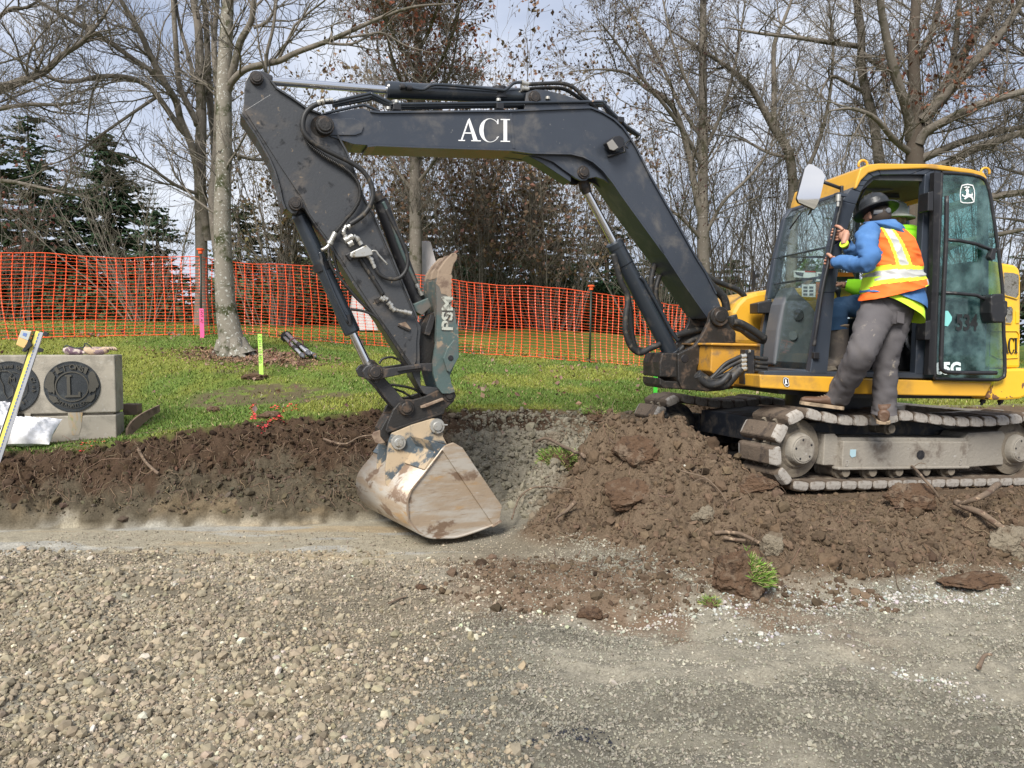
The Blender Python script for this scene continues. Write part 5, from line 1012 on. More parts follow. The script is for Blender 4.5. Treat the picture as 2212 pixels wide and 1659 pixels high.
# cross frame, slew ring, blade
xf = MB(); xf.prism([U(a, 0.40, b) for a, b in ((0.25,0.17),(0.75,0.22),(1.6,0.22),(2.0,0.12),(2.0,-0.05),(1.5,-0.10),(0.8,-0.10),(0.4,-0.02),(0.25,-0.05))], ul*1.42)
obj('cross_frame', xf, M['darkframe'], EXC, 0.01)
obj('slew_ring', MB().lathe(U(1.12, 0.98, 0.2), U(1.12, 0.98, 1.0), [(0,0.50),(0.06,0.50),(0.06,0.42),(0.20,0.42)], 48), M['black'], EXC)
obj('under_deck', MB().prism([K(q, 0.15) for q in (z5(1540,1262), z5(1990,1290), c7(1850,1205), c7(1850,1235), c7(600,1225), z5(1540,1310))], K.lat*1.4), M['black'], EXC)
bl = MB().prism([U(2.78, -0.05, h)+us*x for x, h in ((0,0.30),(0.06,0.20),(0.08,0.0),(0.05,-0.2),(0.02,-0.25),(0.0,-0.2),(0.03,0.0),(0.0,0.20),(-0.05,0.28))], ul*2.3)
obj('dozer_blade', bl, M['mudframe'], EXC, 0.004)
bp = MB().prism([U(s_, 0.47, h) for s_, h in ((1.0,0.26),(1.6,0.26),(2.7,0.32),(2.75,0.30),(2.7,0.1),(1.9,0.10),(1.0,0.16))], ul*0.1); bp.prism([U(s_, 1.6, h) for s_, h in ((1.3,0.2),(2.7,0.28),(2.7,0.1),(1.3,0.08))], ul*0.1)
obj('blade_arm', bp, M['mudframe'], EXC, 0.01)
print('machine done', len(bpy.data.objects))
# ------------------------------------------------------------------ trees
M['bark'] = pbr('grey_bark', (0.165, 0.145, 0.120), 0.95, 0, [((0.070, 0.066, 0.042), 5, 0.50, 0.66), ((0.34, 0.32, 0.28), 22, 0.58, 0.70)], (35, 0.7), spec=0.1)
M['lichen'] = pbr('lichened_bark', (0.21, 0.19, 0.155), 0.95, 0, [((0.050, 0.055, 0.025), 4.5, 0.50, 0.64), ((0.42, 0.42, 0.38), 30, 0.57, 0.63), ((0.030, 0.027, 0.022), 9, 0.63, 0.68)], (40, 0.7), spec=0.1)
M['darkbark'] = pbr('dark_bark', (0.10, 0.082, 0.065), 0.95, 0, [((0.12, 0.11, 0.09), 20, 0.56, 0.7)], (35, 0.7), spec=0.1)
M['needles'] = tintmat('conifer_needles', 0.8)
def tubes(groups, sides):
    """groups: list of (pts (m,k,3), rad (m,k)); one mesh of tapered tubes"""
    Vs, Fs = [], []; off = 0
    for P3, R in groups:
        m, k, _ = P3.shape
        T = np.gradient(P3, axis=1); T /= np.linalg.norm(T, axis=2, keepdims=True)+1e-9
        ref = np.tile(np.array([0.31, 0.17, 0.93]), (m, k, 1)); u = np.cross(T, ref); nu = np.linalg.norm(u, axis=2, keepdims=True)
        u = np.where(nu > 0.05, u/(nu+1e-9), np.array([1.0, 0, 0])); v = np.cross(T, u)
        a = 2*np.pi*np.arange(sides)/sides
        ring = P3[:,:,None,:]+R[:,:,None,None]*(u[:,:,None,:]*np.cos(a)[None,None,:,None]+v[:,:,None,:]*np.sin(a)[None,None,:,None])
        Vs.append(ring.reshape(-1, 3)); idx = np.arange(m*k*sides).reshape(m, k, sides)+off; n2 = np.roll(idx, -1, axis=2)
        Fs.append(np.stack([idx[:,:-1], n2[:,:-1], n2[:,1:], idx[:,1:]], -1).reshape(-1, 4)); off += m*k*sides
    return np.concatenate(Vs), np.concatenate(Fs)
def limb_np(pts, rad, sub=5):
    c = cat(pts, sub); r = np.interp(np.linspace(0, 1, len(c)), np.linspace(0, 1, len(rad)), rad)
    return np.array([p[:] for p in c]), r
def branch_out(P3, R, n, L, rr, spread, upb, rng, k=5, start=0.15, side=None, wig=0.18, lenfall=0.5):
    """children of every polyline in P3 (m,kk,3): returns (m*n,k,3)"""
    m, kk, _ = P3.shape
    t = start+(1-start)*rng.random((m, n)); t = np.sort(t, axis=1); f = t*(kk-1); i = np.minimum(f.astype(int), kk-2); fr_ = (f-i)[..., None]
    ar = np.arange(m)[:,None]; p0 = P3[ar,i]*(1-fr_)+P3[ar,i+1]*fr_; tg = P3[ar,i+1]-P3[ar,i]; tg /= np.linalg.norm(tg, axis=2, keepdims=True)+1e-9
    r0 = R[ar,i]*(1-fr_[...,0])+R[ar,i+1]*fr_[...,0]
    rd = rng.normal(size=(m, n, 3)); rd -= (rd*tg).sum(-1, keepdims=True)*tg; rd /= np.linalg.norm(rd, axis=2, keepdims=True)+1e-9
    sp = spread+rng.normal(0, 0.12, (m, n, 1)); d = tg*np.cos(sp)+rd*np.sin(sp); d[..., 2] += upb; d /= np.linalg.norm(d, axis=2, keepdims=True)
    ln = L*(1-lenfall*t)*rng.uniform(0.55, 1.25, (m, n)); st = (ln/(k-1))[..., None]
    out = [p0]; cur = p0; dd = d
    for q in range(k-1):
        dd = dd+rng.normal(0, wig, dd.shape); dd[..., 2] += upb*0.35; dd /= np.linalg.norm(dd, axis=2, keepdims=True); cur = cur+dd*st; out.append(cur)
    O = np.stack(out, 2).reshape(m*n, k, 3); r1 = np.minimum(r0*0.62, rr*rng.uniform(0.7, 1.2, (m, n))).reshape(-1, 1)
    return O, r1*np.linspace(1, 0.35, k)[None]
def bare_tree(label, limbs, rng, bark='bark', trunk_bark=None, d1=3.2, L1=1.8, L2=0.75, L3=0.32, n2=8, n3=5, n4=0, up=0.12, leaf=None, group='bare trees', base=None, minr=0.0026, kind='bare_tree'):
    """limbs: list of (points, radii); the first is the trunk"""
    b = base or limbs[0][0][0]; t = thing(kind, label, 'tree', Vector(b), group)
    arr = [limb_np(p, r) for p, r in limbs]
    V, F = tubes([(a[None], r[None]) for a, r in arr[:1]], 14); npmesh('trunk', V, F, M[trunk_bark or bark], t, True)
    lv = []
    if len(arr) > 1:
        for a, r in arr[1:]:
            V, F = tubes([(a[None], r[None])], 9); npmesh('limb', V, F, M[bark], t, True)
    P1s, R1s = [], []
    for j, (a, r) in enumerate(arr):
        Ln = np.linalg.norm(np.diff(a, axis=0), axis=1).sum(); n = max(3, int(Ln*d1))
        O, Rr = branch_out(a[None], r[None], n, L1, 0.017, 0.85, up, rng, 7, 0.30 if j == 0 else 0.12); P1s.append(O); R1s.append(Rr)
    P1 = np.concatenate(P1s); R1 = np.maximum(np.concatenate(R1s), minr*1.6)
    P2, R2 = branch_out(P1, R1, n2, L2, 0.010, 0.75, up*0.8, rng, 5, 0.12); R2 = np.maximum(R2, minr*1.2)
    P3_, R3 = branch_out(P2, R2, n3, L3, 0.006, 0.75, up*0.8, rng, 4, 0.15); R3 = np.maximum(R3, minr)
    V1, F1 = tubes([(P1, R1)], 5); V2, F2 = tubes([(P2, R2), (P3_, R3)], 3)
    npmesh('branches', V1, F1, M[bark], t, True); npmesh('twigs', V2, F2, M[bark], t)
    ends = P3_[:, -1]; ends2 = P2[:, -1]
    if leaf:
        n = leaf['n']; e = np.concatenate([ends, ends2, P3_[:, 2]]); e = e[rng.permutation(len(e))]
        if 'keep' in leaf: e = e[leaf['keep'](e)]
        e = e[:n]; leaves('leaves', e+rng.normal(0, 0.02, e.shape), leaf['size'], leaf['col'], t, rng)
    return t
def leaves(name, pos, size, base, parent, rng, m='leafm', droop=0.5):
    n = len(pos); a = rng.normal(size=(n, 3)); a /= np.linalg.norm(a, axis=1, keepdims=True); a[:,2] -= droop; a /= np.linalg.norm(a, axis=1, keepdims=True)
    b = np.cross(a, rng.normal(size=(n, 3))); b /= np.linalg.norm(b, axis=1, keepdims=True)+1e-9; c = np.cross(a, b)
    s = size*rng.uniform(0.6, 1.3, (n, 1)); w_ = 0.36*s
    V = np.stack([pos, pos+a*s*0.5+b*w_+c*s*0.12, pos+a*s, pos+a*s*0.5-b*w_+c*s*0.12], 1).reshape(-1, 3); F = np.arange(n*4).reshape(-1, 4)
    cl = colvar(base, n, rng, 0.25, 0.08); return npmesh(name, V, F, M[m], parent, False, {'tint': np.repeat(cl, 4, 0)})
R2_ = np.random.default_rng(21)
def PL(q, Y): return [P(x, y, Y if not isinstance(Y, (list, tuple)) else Y[i]) for i, (x, y) in enumerate(q)]
def ext(pts, dz, dx=0, dy=0): return pts+[pts[-1]+Vector((dx, dy, dz))]
RBR = (0.24, 0.095, 0.055)
# T1 lichened tree in front of the fence
Yt = 10.5
t1 = ext(PL([(512,772),(500,735),(487,650),(482,540),(480,450),(484,330),(484,200),(486,129),(491,32),(494,-60)], Yt), 2.5, 0.1)
limbs = [(t1, [0.27,0.17,0.132,0.113,0.110,0.104,0.098,0.092,0.080,0.065,0.03]),
 (PL([(497,175),(506,142),(519,90),(542,48),(548,6),(556,-50)], [10.5,10.4,10.3,10.2,10.1,10.0]), [0.055,0.05,0.045,0.04,0.035,0.02]),
 (PL([(492,200),(503,174),(529,151),(567,139),(603,132),(642,113),(713,87),(778,58),(839,32),(903,13),(990,8)], [10.5,10.4,10.3,10.1,9.9,9.8,9.6,9.4,9.3,9.2,9.1]), [0.05,0.045,0.042,0.04,0.037,0.034,0.03,0.026,0.02,0.014,0.006]),
 (PL([(548,60),(575,48),(592,20),(596,-30)], [10.2,10.2,10.1,10.0]), [0.02,0.02,0.017,0.01]),
 (PL([(575,185),(576,120),(590,60),(600,-20)], [9.9]*4), [0.02,0.022,0.02,0.012]),
 (PL([(700,92),(760,95),(820,70),(880,100),(960,120)], [9.6,9.5,9.5,9.4,9.4]), [0.018,0.015,0.012,0.009,0.005]),
 (PL([(495,330),(560,345),(640,330),(700,300)], [10.5,10.8,11.2,11.4]), [0.03,0.022,0.015,0.008])]
T1 = bare_tree('tall lichened grey tree rising from a bark patch in front of the netting', limbs, R2_, 'bark', 'lichen', d1=2.6, L1=1.5, n2=7, n3=4, group=None, minr=0.0028)
# root flare
V, F = [], []
for a in np.linspace(0, 6.28, 8)[:-1]:
    p0 = t1[1]+Vector((0.10*math.cos(a), 0.10*math.sin(a), 0.0)); p1 = t1[0]+Vector((0.40*math.cos(a), 0.35*math.sin(a), -0.06))
    q_, r_ = limb_np([p0, p0.lerp(p1, 0.4)-Vector((0,0,0.10)), p1], [0.10, 0.085, 0.03]); v_, f_ = tubes([(q_[None], r_[None])], 8); V.append(v_); F.append(f_+sum(len(x) for x in V[:-1]))
npmesh('root_flare', np.concatenate(V), np.concatenate(F), M['lichen'], T1, True)
# T2 multi-stemmed tree behind the netting
Y2 = 14.0
g0 = P(436, 712, Y2)
limbs = [([g0]+PL([(436,640),(435,532),(432,355),(435,258),(432,161),(429,64),(416,-10),(410,-90)], Y2), [0.16,0.115,0.105,0.10,0.09,0.08,0.07,0.055,0.03]),
 (PL([(448,520),(440,450),(432,403),(416,322),(390,258),(380,219),(355,177),(322,113),(300,64),(258,-5),(235,-60)], [14,13.9,13.8,13.6,13.4,13.3,13.1,12.9,12.7,12.5,12.3]), [0.075,0.07,0.065,0.065,0.06,0.06,0.055,0.048,0.042,0.035,0.025]),
 (PL([(400,290),(387,274),(339,206),(310,180),(268,166),(210,166),(155,177),(110,169),(40,130),(-40,80)], [13.5,13.4,13.1,13,12.8,12.6,12.4,12.2,12,11.8]), [0.05,0.05,0.045,0.042,0.04,0.037,0.03,0.025,0.018,0.008]),
 (PL([(358,180),(330,155),(290,129),(226,84),(168,52),(84,3),(20,-40)], [13.1,13,12.9,12.7,12.5,12.3,12]), [0.045,0.042,0.04,0.038,0.034,0.028,0.02]),
 (PL([(425,270),(422,258),(405,225),(387,180),(380,97),(374,0),(372,-70)], [14,13.9,13.9,13.9,13.8,13.8,13.7]), [0.055,0.055,0.055,0.05,0.045,0.04,0.03]),
 (PL([(462,420),(464,322),(451,193),(448,97),(442,0),(438,-70)], [14.2,14.3,14.4,14.4,14.4,14.4]), [0.075,0.07,0.065,0.055,0.05,0.035]),
 (PL([(470,560),(458,440),(466,330),(470,200),(462,100),(470,0),(475,-60)], [13.6,13.7,13.8,13.8,13.9,14,14]), [0.07,0.07,0.06,0.055,0.05,0.04,0.03]),
 (PL([(418,170),(410,130),(395,80),(382,20),(378,-40)], [13.9]*5), [0.04,0.035,0.03,0.025,0.02]),
 (PL([(430,420),(380,400),(320,360),(250,330),(180,310)], [13.9,13.6,13.2,12.8,12.4]), [0.035,0.03,0.024,0.016,0.008]),
 (PL([(345,205),(300,235),(220,290),(150,340),(90,360)], [13.2,12.9,12.6,12.4,12.2]), [0.03,0.026,0.02,0.015,0.008])]
bare_tree('many stemmed grey tree behind the netting with long limbs sweeping left', limbs, R2_, 'bark', 'bark', d1=2.6, L1=2.0, n2=9, n3=5, group=None, minr=0.0032)
# limb coming in from beyond the left edge
limbs = [([P(-420, 712, 12.5)]+PL([(-400,500),(-300,330),(-150,240),(-20,198),(58,171),(100,152),(129,123),(174,93),(219,42),(250,-10)], [12.5,12.4,12.2,12.1,12,12,12,12,12,12]), [0.22,0.18,0.13,0.09,0.07,0.055,0.048,0.042,0.034,0.022,0.01]),
 (PL([(-300,330),(-150,280),(-20,240),(60,226),(129,226),(190,215)], 12), [0.05,0.045,0.035,0.03,0.022,0.01]), (PL([(-260,300),(-120,200),(0,35),(60,15),(120,-20)], 12.3), [0.06,0.05,0.03,0.022,0.012]),
 (PL([(-300,420),(-120,400),(0,390),(110,410),(200,430)], 12.6), [0.06,0.045,0.035,0.022,0.010])]
bare_tree('bare tree whose limbs reach in from the left edge over the conifers', limbs, R2_, 'bark', 'bark', d1=3.0, L1=1.9, n2=9, n3=5, group=None, minr=0.003)
# T3 tree that kept its red-brown leaves
def k3(e):
    d = np.hypot((e[:,0]+1.55)/1.7, (e[:,2]-9.5)/2.6); return (d < 1.15)
limbs = [([P(898, 712, 16)]+PL([(898,620),(898,535),(897,339),(903,177),(900,80),(896,-20),(890,-120)], 16), [0.16,0.14,0.13,0.11,0.085,0.06,0.04,0.02])]+\
 [(PL([(898,y),(898+s*45,y-60),(898+s*85,y-150),(898+s*105,y-250)], [16,16-0.3*j,16-0.5*j,16-0.6*j]), [0.04,0.03,0.022,0.01]) for j, (y, s) in enumerate(((420,-1),(400,1),(330,-0.8),(300,0.9),(240,-0.7),(210,1.0),(150,-0.9),(120,0.7),(60,-0.6),(40,0.5)))]
bare_tree('slender tree still holding red brown leaves above the arm cylinder', limbs, R2_, 'bark', 'bark', d1=5, L1=1.0, n2=8, n3=5, up=0.22, group=None, minr=0.003, kind='leafy_tree',
          leaf=dict(n=4200, size=0.075, col=RBR, keep=k3))
# T4 tree with small dark fruits right of the open sky
def twl(y0, y1, e): return (e[:,2] > y0)
limbs = [([P(1522, 715, 15)]+PL([(1520,600),(1518,450),(1519,300),(1518,150),(1519,0),(1518,-90)], 15), [0.17,0.13,0.10,0.09,0.075,0.06,0.03]),
 (PL([(1517,480),(1500,400),(1490,342),(1462,246),(1420,200),(1397,192),(1356,159),(1300,150),(1230,155)], [15,14.9,14.8,14.6,14.4,14.3,14.2,14,13.9]), [0.07,0.065,0.06,0.05,0.04,0.035,0.028,0.018,0.008]),
 (PL([(1517,360),(1480,290),(1430,220),(1380,160),(1330,90),(1290,40)], [15,14.7,14.4,14.2,14,13.8]), [0.045,0.04,0.035,0.028,0.02,0.008]),
 (PL([(1518,300),(1470,230),(1420,120),(1370,40),(1320,-20)], [15,15.2,15.4,15.6,15.8]), [0.04,0.035,0.03,0.022,0.010]),
 (PL([(1517,240),(1480,170),(1450,80),(1430,-10)], [15,14.8,14.6,14.5]), [0.035,0.03,0.022,0.012]),
 (PL([(1519,330),(1560,240),(1590,130),(1610,0)], [15,15.1,15.2,15.3]), [0.04,0.034,0.026,0.014]),
 (PL([(1518,520),(1470,470),(1410,430),(1340,390)], [15,14.7,14.3,14]), [0.04,0.03,0.022,0.01]), (PL([(1518,520),(1560,440),(1620,380),(1680,300)], [15,14.8,14.6,14.5]), [0.04,0.034,0.026,0.012])]
bare_tree('bare tree with a straight mossy trunk and dark fruits left of the cab mirror', limbs, R2_, 'bark', 'bark', d1=3.6, L1=1.7, n2=9, n3=6, group=None, minr=0.003,
          leaf=dict(n=5200, size=0.045, col=(0.05, 0.028, 0.022)))
# T7 leaning twin stems between
limbs = [([P(1700, 730, 15.5)]+PL([(1712,520),(1708,348),(1670,274),(1640,220),(1612,177),(1557,135),(1499,97),(1440,60)], [15.5,15.4,15.3,15.2,15.1,15,14.8,14.6]), [0.12,0.10,0.09,0.075,0.06,0.05,0.04,0.028,0.01]),
 (PL([(1672,280),(1672,193),(1673,97),(1695,40),(1718,-20)], 15.3), [0.05,0.05,0.042,0.034,0.022]),
 (PL([(1712,420),(1760,330),(1790,220),(1800,100),(1790,0)], 15.5), [0.05,0.04,0.034,0.026,0.016]), (PL([(1705,340),(1660,330),(1600,300),(1540,290)], 15.2), [0.035,0.03,0.02,0.01])]
bare_tree('bare leaning tree with forked stems just behind the cab mirror', limbs, R2_, 'bark', 'bark', d1=3.6, L1=1.8, n2=9, n3=6, group=None, minr=0.003, leaf=dict(n=700, size=0.04, col=(0.05, 0.03, 0.022)))
# T6 + T5 behind the cab
limbs = [([P(1930, 740, 14.5)]+PL([(1915,500),(1899,348),(1886,258),(1863,161),(1860,64),(1850,0),(1846,-60)], 14.5), [0.15,0.12,0.095,0.085,0.08,0.07,0.06,0.04]),
 (PL([(1860,100),(1840,98),(1780,90),(1712,80),(1640,72),(1570,60)], [14.5,14.3,14,13.8,13.6,13.4]), [0.05,0.05,0.045,0.035,0.025,0.012]),
 (PL([(1870,200),(1840,185),(1800,165),(1780,185),(1760,230)], [14.5,14.2,14,13.9,13.8]), [0.04,0.035,0.03,0.02,0.008]), (PL([(1862,110),(1880,130),(1910,150),(1940,170)], [14.5,14.4,14.2,14]), [0.04,0.04,0.035,0.03])]
bare_tree('slim bare tree rising directly behind the cab roof front', limbs, R2_, 'bark', 'bark', d1=3.6, L1=1.8, n2=9, n3=6, up=0.08, group=None, minr=0.003)
Y5 = 13.5
limbs = [([P(1976, 745, Y5)]+PL([(1976,560),(1976,400),(1976,348),(1976,290),(1976,193),(1973,97),(1979,0),(1982,-80)], Y5), [0.24,0.19,0.17,0.155,0.13,0.10,0.09,0.078,0.04]),
 (PL([(1966,300),(1960,242),(1934,161),(1915,81),(1902,10),(1895,-60)], [13.5,13.3,13,12.8,12.6,12.4]), [0.09,0.085,0.075,0.065,0.055,0.035]),
 (PL([(1985,300),(2002,258),(2031,206),(2073,129),(2111,64),(2144,0),(2165,-50)], [13.5,13.5,13.6,13.7,13.8,13.9,14]), [0.10,0.095,0.09,0.08,0.07,0.06,0.04]),
 (PL([(1990,260),(2063,181),(2111,129),(2163,71),(2205,6),(2240,-50)], [13.4,13.2,13.0,12.9,12.8,12.7]), [0.09,0.085,0.075,0.065,0.05,0.03]),
 (PL([(1985,310),(2002,284),(2063,251),(2127,222),(2212,197),(2300,170)], [13.4,13.3,13,12.8,12.6,12.4]), [0.09,0.08,0.07,0.065,0.055,0.035]),
 (PL([(1985,345),(2002,338),(2079,306),(2160,284),(2230,270)], [13.5,13.4,13.2,13,12.9]), [0.08,0.075,0.06,0.05,0.03]),
 (PL([(1990,375),(2047,352),(2111,319),(2212,285),(2280,260)], [13.5,13.3,13,12.8,12.6]), [0.09,0.08,0.07,0.055,0.035]),
 (PL([(1982,130),(2015,64),(2028,0),(2034,-60)], 13.5), [0.06,0.055,0.045,0.03]), (PL([(1998,270),(2030,215),(2060,120),(2072,0),(2078,-60)], [13.4,13.5,13.7,13.8,13.9]), [0.06,0.055,0.05,0.04,0.02]),
 (PL([(1966,330),(1930,300),(1890,255),(1840,235),(1790,240)], [13.5,13.2,12.9,12.7,12.6]), [0.06,0.05,0.04,0.026,0.01]),
 (PL([(1990,470),(2080,440),(2170,420),(2290,410)], [13.5,13.2,13,12.8]), [0.09,0.075,0.06,0.04]), (PL([(1990,560),(2090,520),(2190,500),(2290,480)], [13.5,13.4,13.2,13]), [0.07,0.05,0.035,0.02])]
def k5(e): return np.hypot((e[:,0]-7.2)/0.9, (e[:,2]-6.2)/0.9) < 1.0
bare_tree('largest bare tree with a fan of thick limbs behind the rear of the cab', limbs, R2_, 'bark', 'darkbark', d1=3.4, L1=2.0, n2=9, n3=6, up=0.06, group=None, minr=0.003, leaf=dict(n=500, size=0.09, col=(0.16, 0.07, 0.04), keep=k5))
# T8 beyond the right edge
limbs = [([P(2330, 750, 14)]+PL([(2330,500),(2340,300),(2350,100),(2350,-50)], 14), [0.2,0.16,0.12,0.09,0.04])]+[(PL([(2335,y),(2280,y-50),(2220,y-80),(2150,y-90-10*j)], [14,13.7,13.4,13.2]), [0.05,0.04,0.03,0.012]) for j, y in enumerate((560,460,380,300,200,120,60))]
bare_tree('bare tree at the far right edge with twigs hanging over the engine cover', limbs, R2_, 'bark', 'darkbark', d1=3.6, L1=1.9, n2=9, n3=6, group=None, minr=0.003)
# thickets: multi-stemmed leafless bushes beyond the netting
def thicket(label, px, Y, w_, h, n, rng, bark, leaf=None, top=None):
    n = int(n*(1.0 if 560 < px < 1250 else 0.66))
    b = P(px, 720, Y); b.z = hz(b.x, b.y)-0.05; st = []
    t = thing('bare_bush', label, 'bush', b, 'leafless bushes behind the netting')
    a = rng.uniform(0, 2*np.pi, n); lean = rng.uniform(0.05, w_/h, n); k = 8; hh = h*rng.uniform(0.6, 1.1, n)
    d = np.stack([np.cos(a)*lean, np.sin(a)*lean*0.6, np.ones(n)], 1); base = np.array(b)+np.stack([np.cos(a), np.sin(a), 0*a], 1)*rng.uniform(0, w_*0.25, (n, 1))
    pts = [base]; cur = base; dd = d/np.linalg.norm(d, axis=1, keepdims=True)
    for i in range(k-1): dd = dd+rng.normal(0, 0.07, dd.shape); dd /= np.linalg.norm(dd, axis=1, keepdims=True); cur = cur+dd*(hh/(k-1))[:,None]; pts.append(cur)
    P1 = np.stack(pts, 1); n = n; R1 = rng.uniform(0.010, 0.024, (n, 1))*np.linspace(1, 0.3, k)[None]
    P2, R2 = branch_out(P1, R1, 11, h*0.28, 0.010, 0.6, 0.10, rng, 6, 0.15); R2 = np.maximum(R2, 0.0036)
    P3_, R3 = branch_out(P2, R2, 5, h*0.11, 0.005, 0.7, 0.08, rng, 4, 0.1); R3 = np.maximum(R3, 0.003)
    V, F = tubes([(P1, R1)], 6); npmesh('stems', V, F, M[bark], t, True); V, F = tubes([(P2, R2), (P3_, R3)], 3); npmesh('twigs', V, F, M[bark], t)
    if leaf: e = np.concatenate([P3_[:,-1], P3_[:,2], P2[:,-1]]); e = e[rng.permutation(len(e))][:leaf['n']]; leaves('leaves', e, leaf['size'], leaf['col'], t, rng)
    return t
BR = (0.15, 0.095, 0.06)
for lab, px, Y, w_, h, n, bk, lf in (
  ('brown leaved bushy tree under the boom seen above the netting', 1020, 19, 3.8, 6.8, 60, 'bark', dict(n=6500, size=0.11, col=BR)),
  ('second brown leaved bush under the boom, nearer the boom cylinder', 1180, 20, 3.6, 6.4, 60, 'bark', dict(n=5200, size=0.11, col=(0.15, 0.10, 0.065))),
  ('olive twiggy bush seen between the arm and the lichened tree', 610, 18, 2.8, 6.0, 40, 'bark', dict(n=1800, size=0.10, col=(0.14, 0.10, 0.05))),
  ('pale twiggy bush behind the valve block on the arm', 790, 20, 3.0, 5.0, 36, 'bark', dict(n=900, size=0.10, col=BR)),
  ('dense leafless thicket behind the boom cylinder hoses', 1420, 18, 3.0, 5.4, 46, 'bark', None),
  ('dense leafless thicket behind the black hose sleeves left of the cab', 1590, 17, 2.6, 6.0, 50, 'bark', None),
  ('leafless thicket seen through the windscreen of the cab', 1760, 17, 2.6, 6.4, 46, 'bark', None),
  ('leafless thicket behind the top of the cab roof', 1900, 19, 3.0, 7.6, 46, 'bark', None),
  ('leafless thicket behind the open door and engine cover', 2120, 18, 3.0, 6.6, 46, 'darkbark', None),
  ('low tangled bush above the netting beside the many stemmed tree', 310, 19, 3.2, 4.4, 30, 'bark', None),
  ('tangled bush with rusty leaves at the far left above the netting', 10, 19, 3.0, 4.2, 26, 'bark', dict(n=700, size=0.10, col=(0.12, 0.05, 0.035)))):
    thicket(lab, px, Y, w_, h, n, R2_, bk, lf)
# conifers
def conifer(label, px, Y, topy, rad, base_z, rng, col, density=1.0, skirt=0.6):
    b = P(px, 720, Y); top = P(px, topy, Y).z; b.z = hz(b.x, b.y)-0.1; H = top-b.z
    t = thing('conifer', label, 'tree', b, 'dark conifers beyond the lawn')
    tp = [b+Vector((0,0,H*k)) for k in (0, 0.3, 0.6, 1.0)]; a_, r_ = limb_np(tp, [0.16, 0.12, 0.07, 0.01]); V, F = tubes([(a_[None], r_[None])], 8); npmesh('trunk', V, F, M['darkbark'], t, True)
    n = int(H*27*density); zz = np.sort(rng.uniform(skirt, H*0.99, n)); f = 1-(zz/H); L = rad*(0.10+0.9*f**0.75)*rng.uniform(0.45, 1.2, n)
    az = rng.uniform(0, 2*np.pi, n); k = 6; s = np.linspace(0, 1, k)[None]; dr = -0.10*L[:,None]*np.sin(s*2.2)-0.12*L[:,None]*s*s*(f[:,None]+0.2)
    P1 = np.stack([b.x+np.cos(az)[:,None]*L[:,None]*s, b.y+np.sin(az)[:,None]*L[:,None]*s, b.z+zz[:,None]+dr+0.10*L[:,None]*s], -1)+rng.normal(0, 0.02, (n, k, 3))
    V, F = tubes([(P1, np.maximum(0.006, 0.016*L[:,None]*(1-s*0.8)))], 3); npmesh('branches', V, F, M['darkbark'], t)
    m = int(26*density); tt = rng.uniform(0.12, 1.0, (n, m)); ff = tt*(k-1); i = np.minimum(ff.astype(int), k-2); w2 = (ff-i)[..., None]; ar = np.arange(n)[:,None]
    p = P1[ar,i]*(1-w2)+P1[ar,i+1]*w2; tg = P1[ar,i+1]-P1[ar,i]; tg /= np.linalg.norm(tg, axis=2, keepdims=True)+1e-9
    sd_ = np.cross(tg, [0,0,1.0])*rng.choice([-1, 1], (n, m))[..., None]; ln = (0.17*L[:,None]*(1.1-tt)+0.07)[..., None]*rng.uniform(0.6, 1.3, (n, m, 1))
    d = tg*0.55+sd_*0.8+rng.normal(0, 0.18, p.shape); d[..., 2] -= 0.22; e = p+d*ln; up_ = np.array([0,0,1.0])*0.020; q = 0.055
    pr = np.cross(d, [0,0,1.0]); pr /= np.linalg.norm(pr, axis=2, keepdims=True)+1e-9
    V = np.stack([p+pr*0.012, p+d*ln*0.45+pr*ln*0.24+up_, e, p+d*ln*0.45-pr*ln*0.24-up_], 2).reshape(-1, 3); V2 = np.stack([p, p+d*ln*0.5+np.array([0,0,0.03]), e, p+d*ln*0.55-np.array([0,0,0.16])*ln], 2).reshape(-1, 3)
    VV = np.concatenate([V, V2]); F = np.arange(len(VV)).reshape(-1, 4); cl = colvar(col, n*m, rng, 0.28, 0.06); cc2 = np.repeat(np.concatenate([cl, cl]), 4, 0)
    npmesh('crown', VV, F, M['needles'], t, False, {'tint': cc2}); return t
G1 = (0.052, 0.092, 0.045); G2 = (0.070, 0.098, 0.045); G3 = (0.095, 0.105, 0.05)
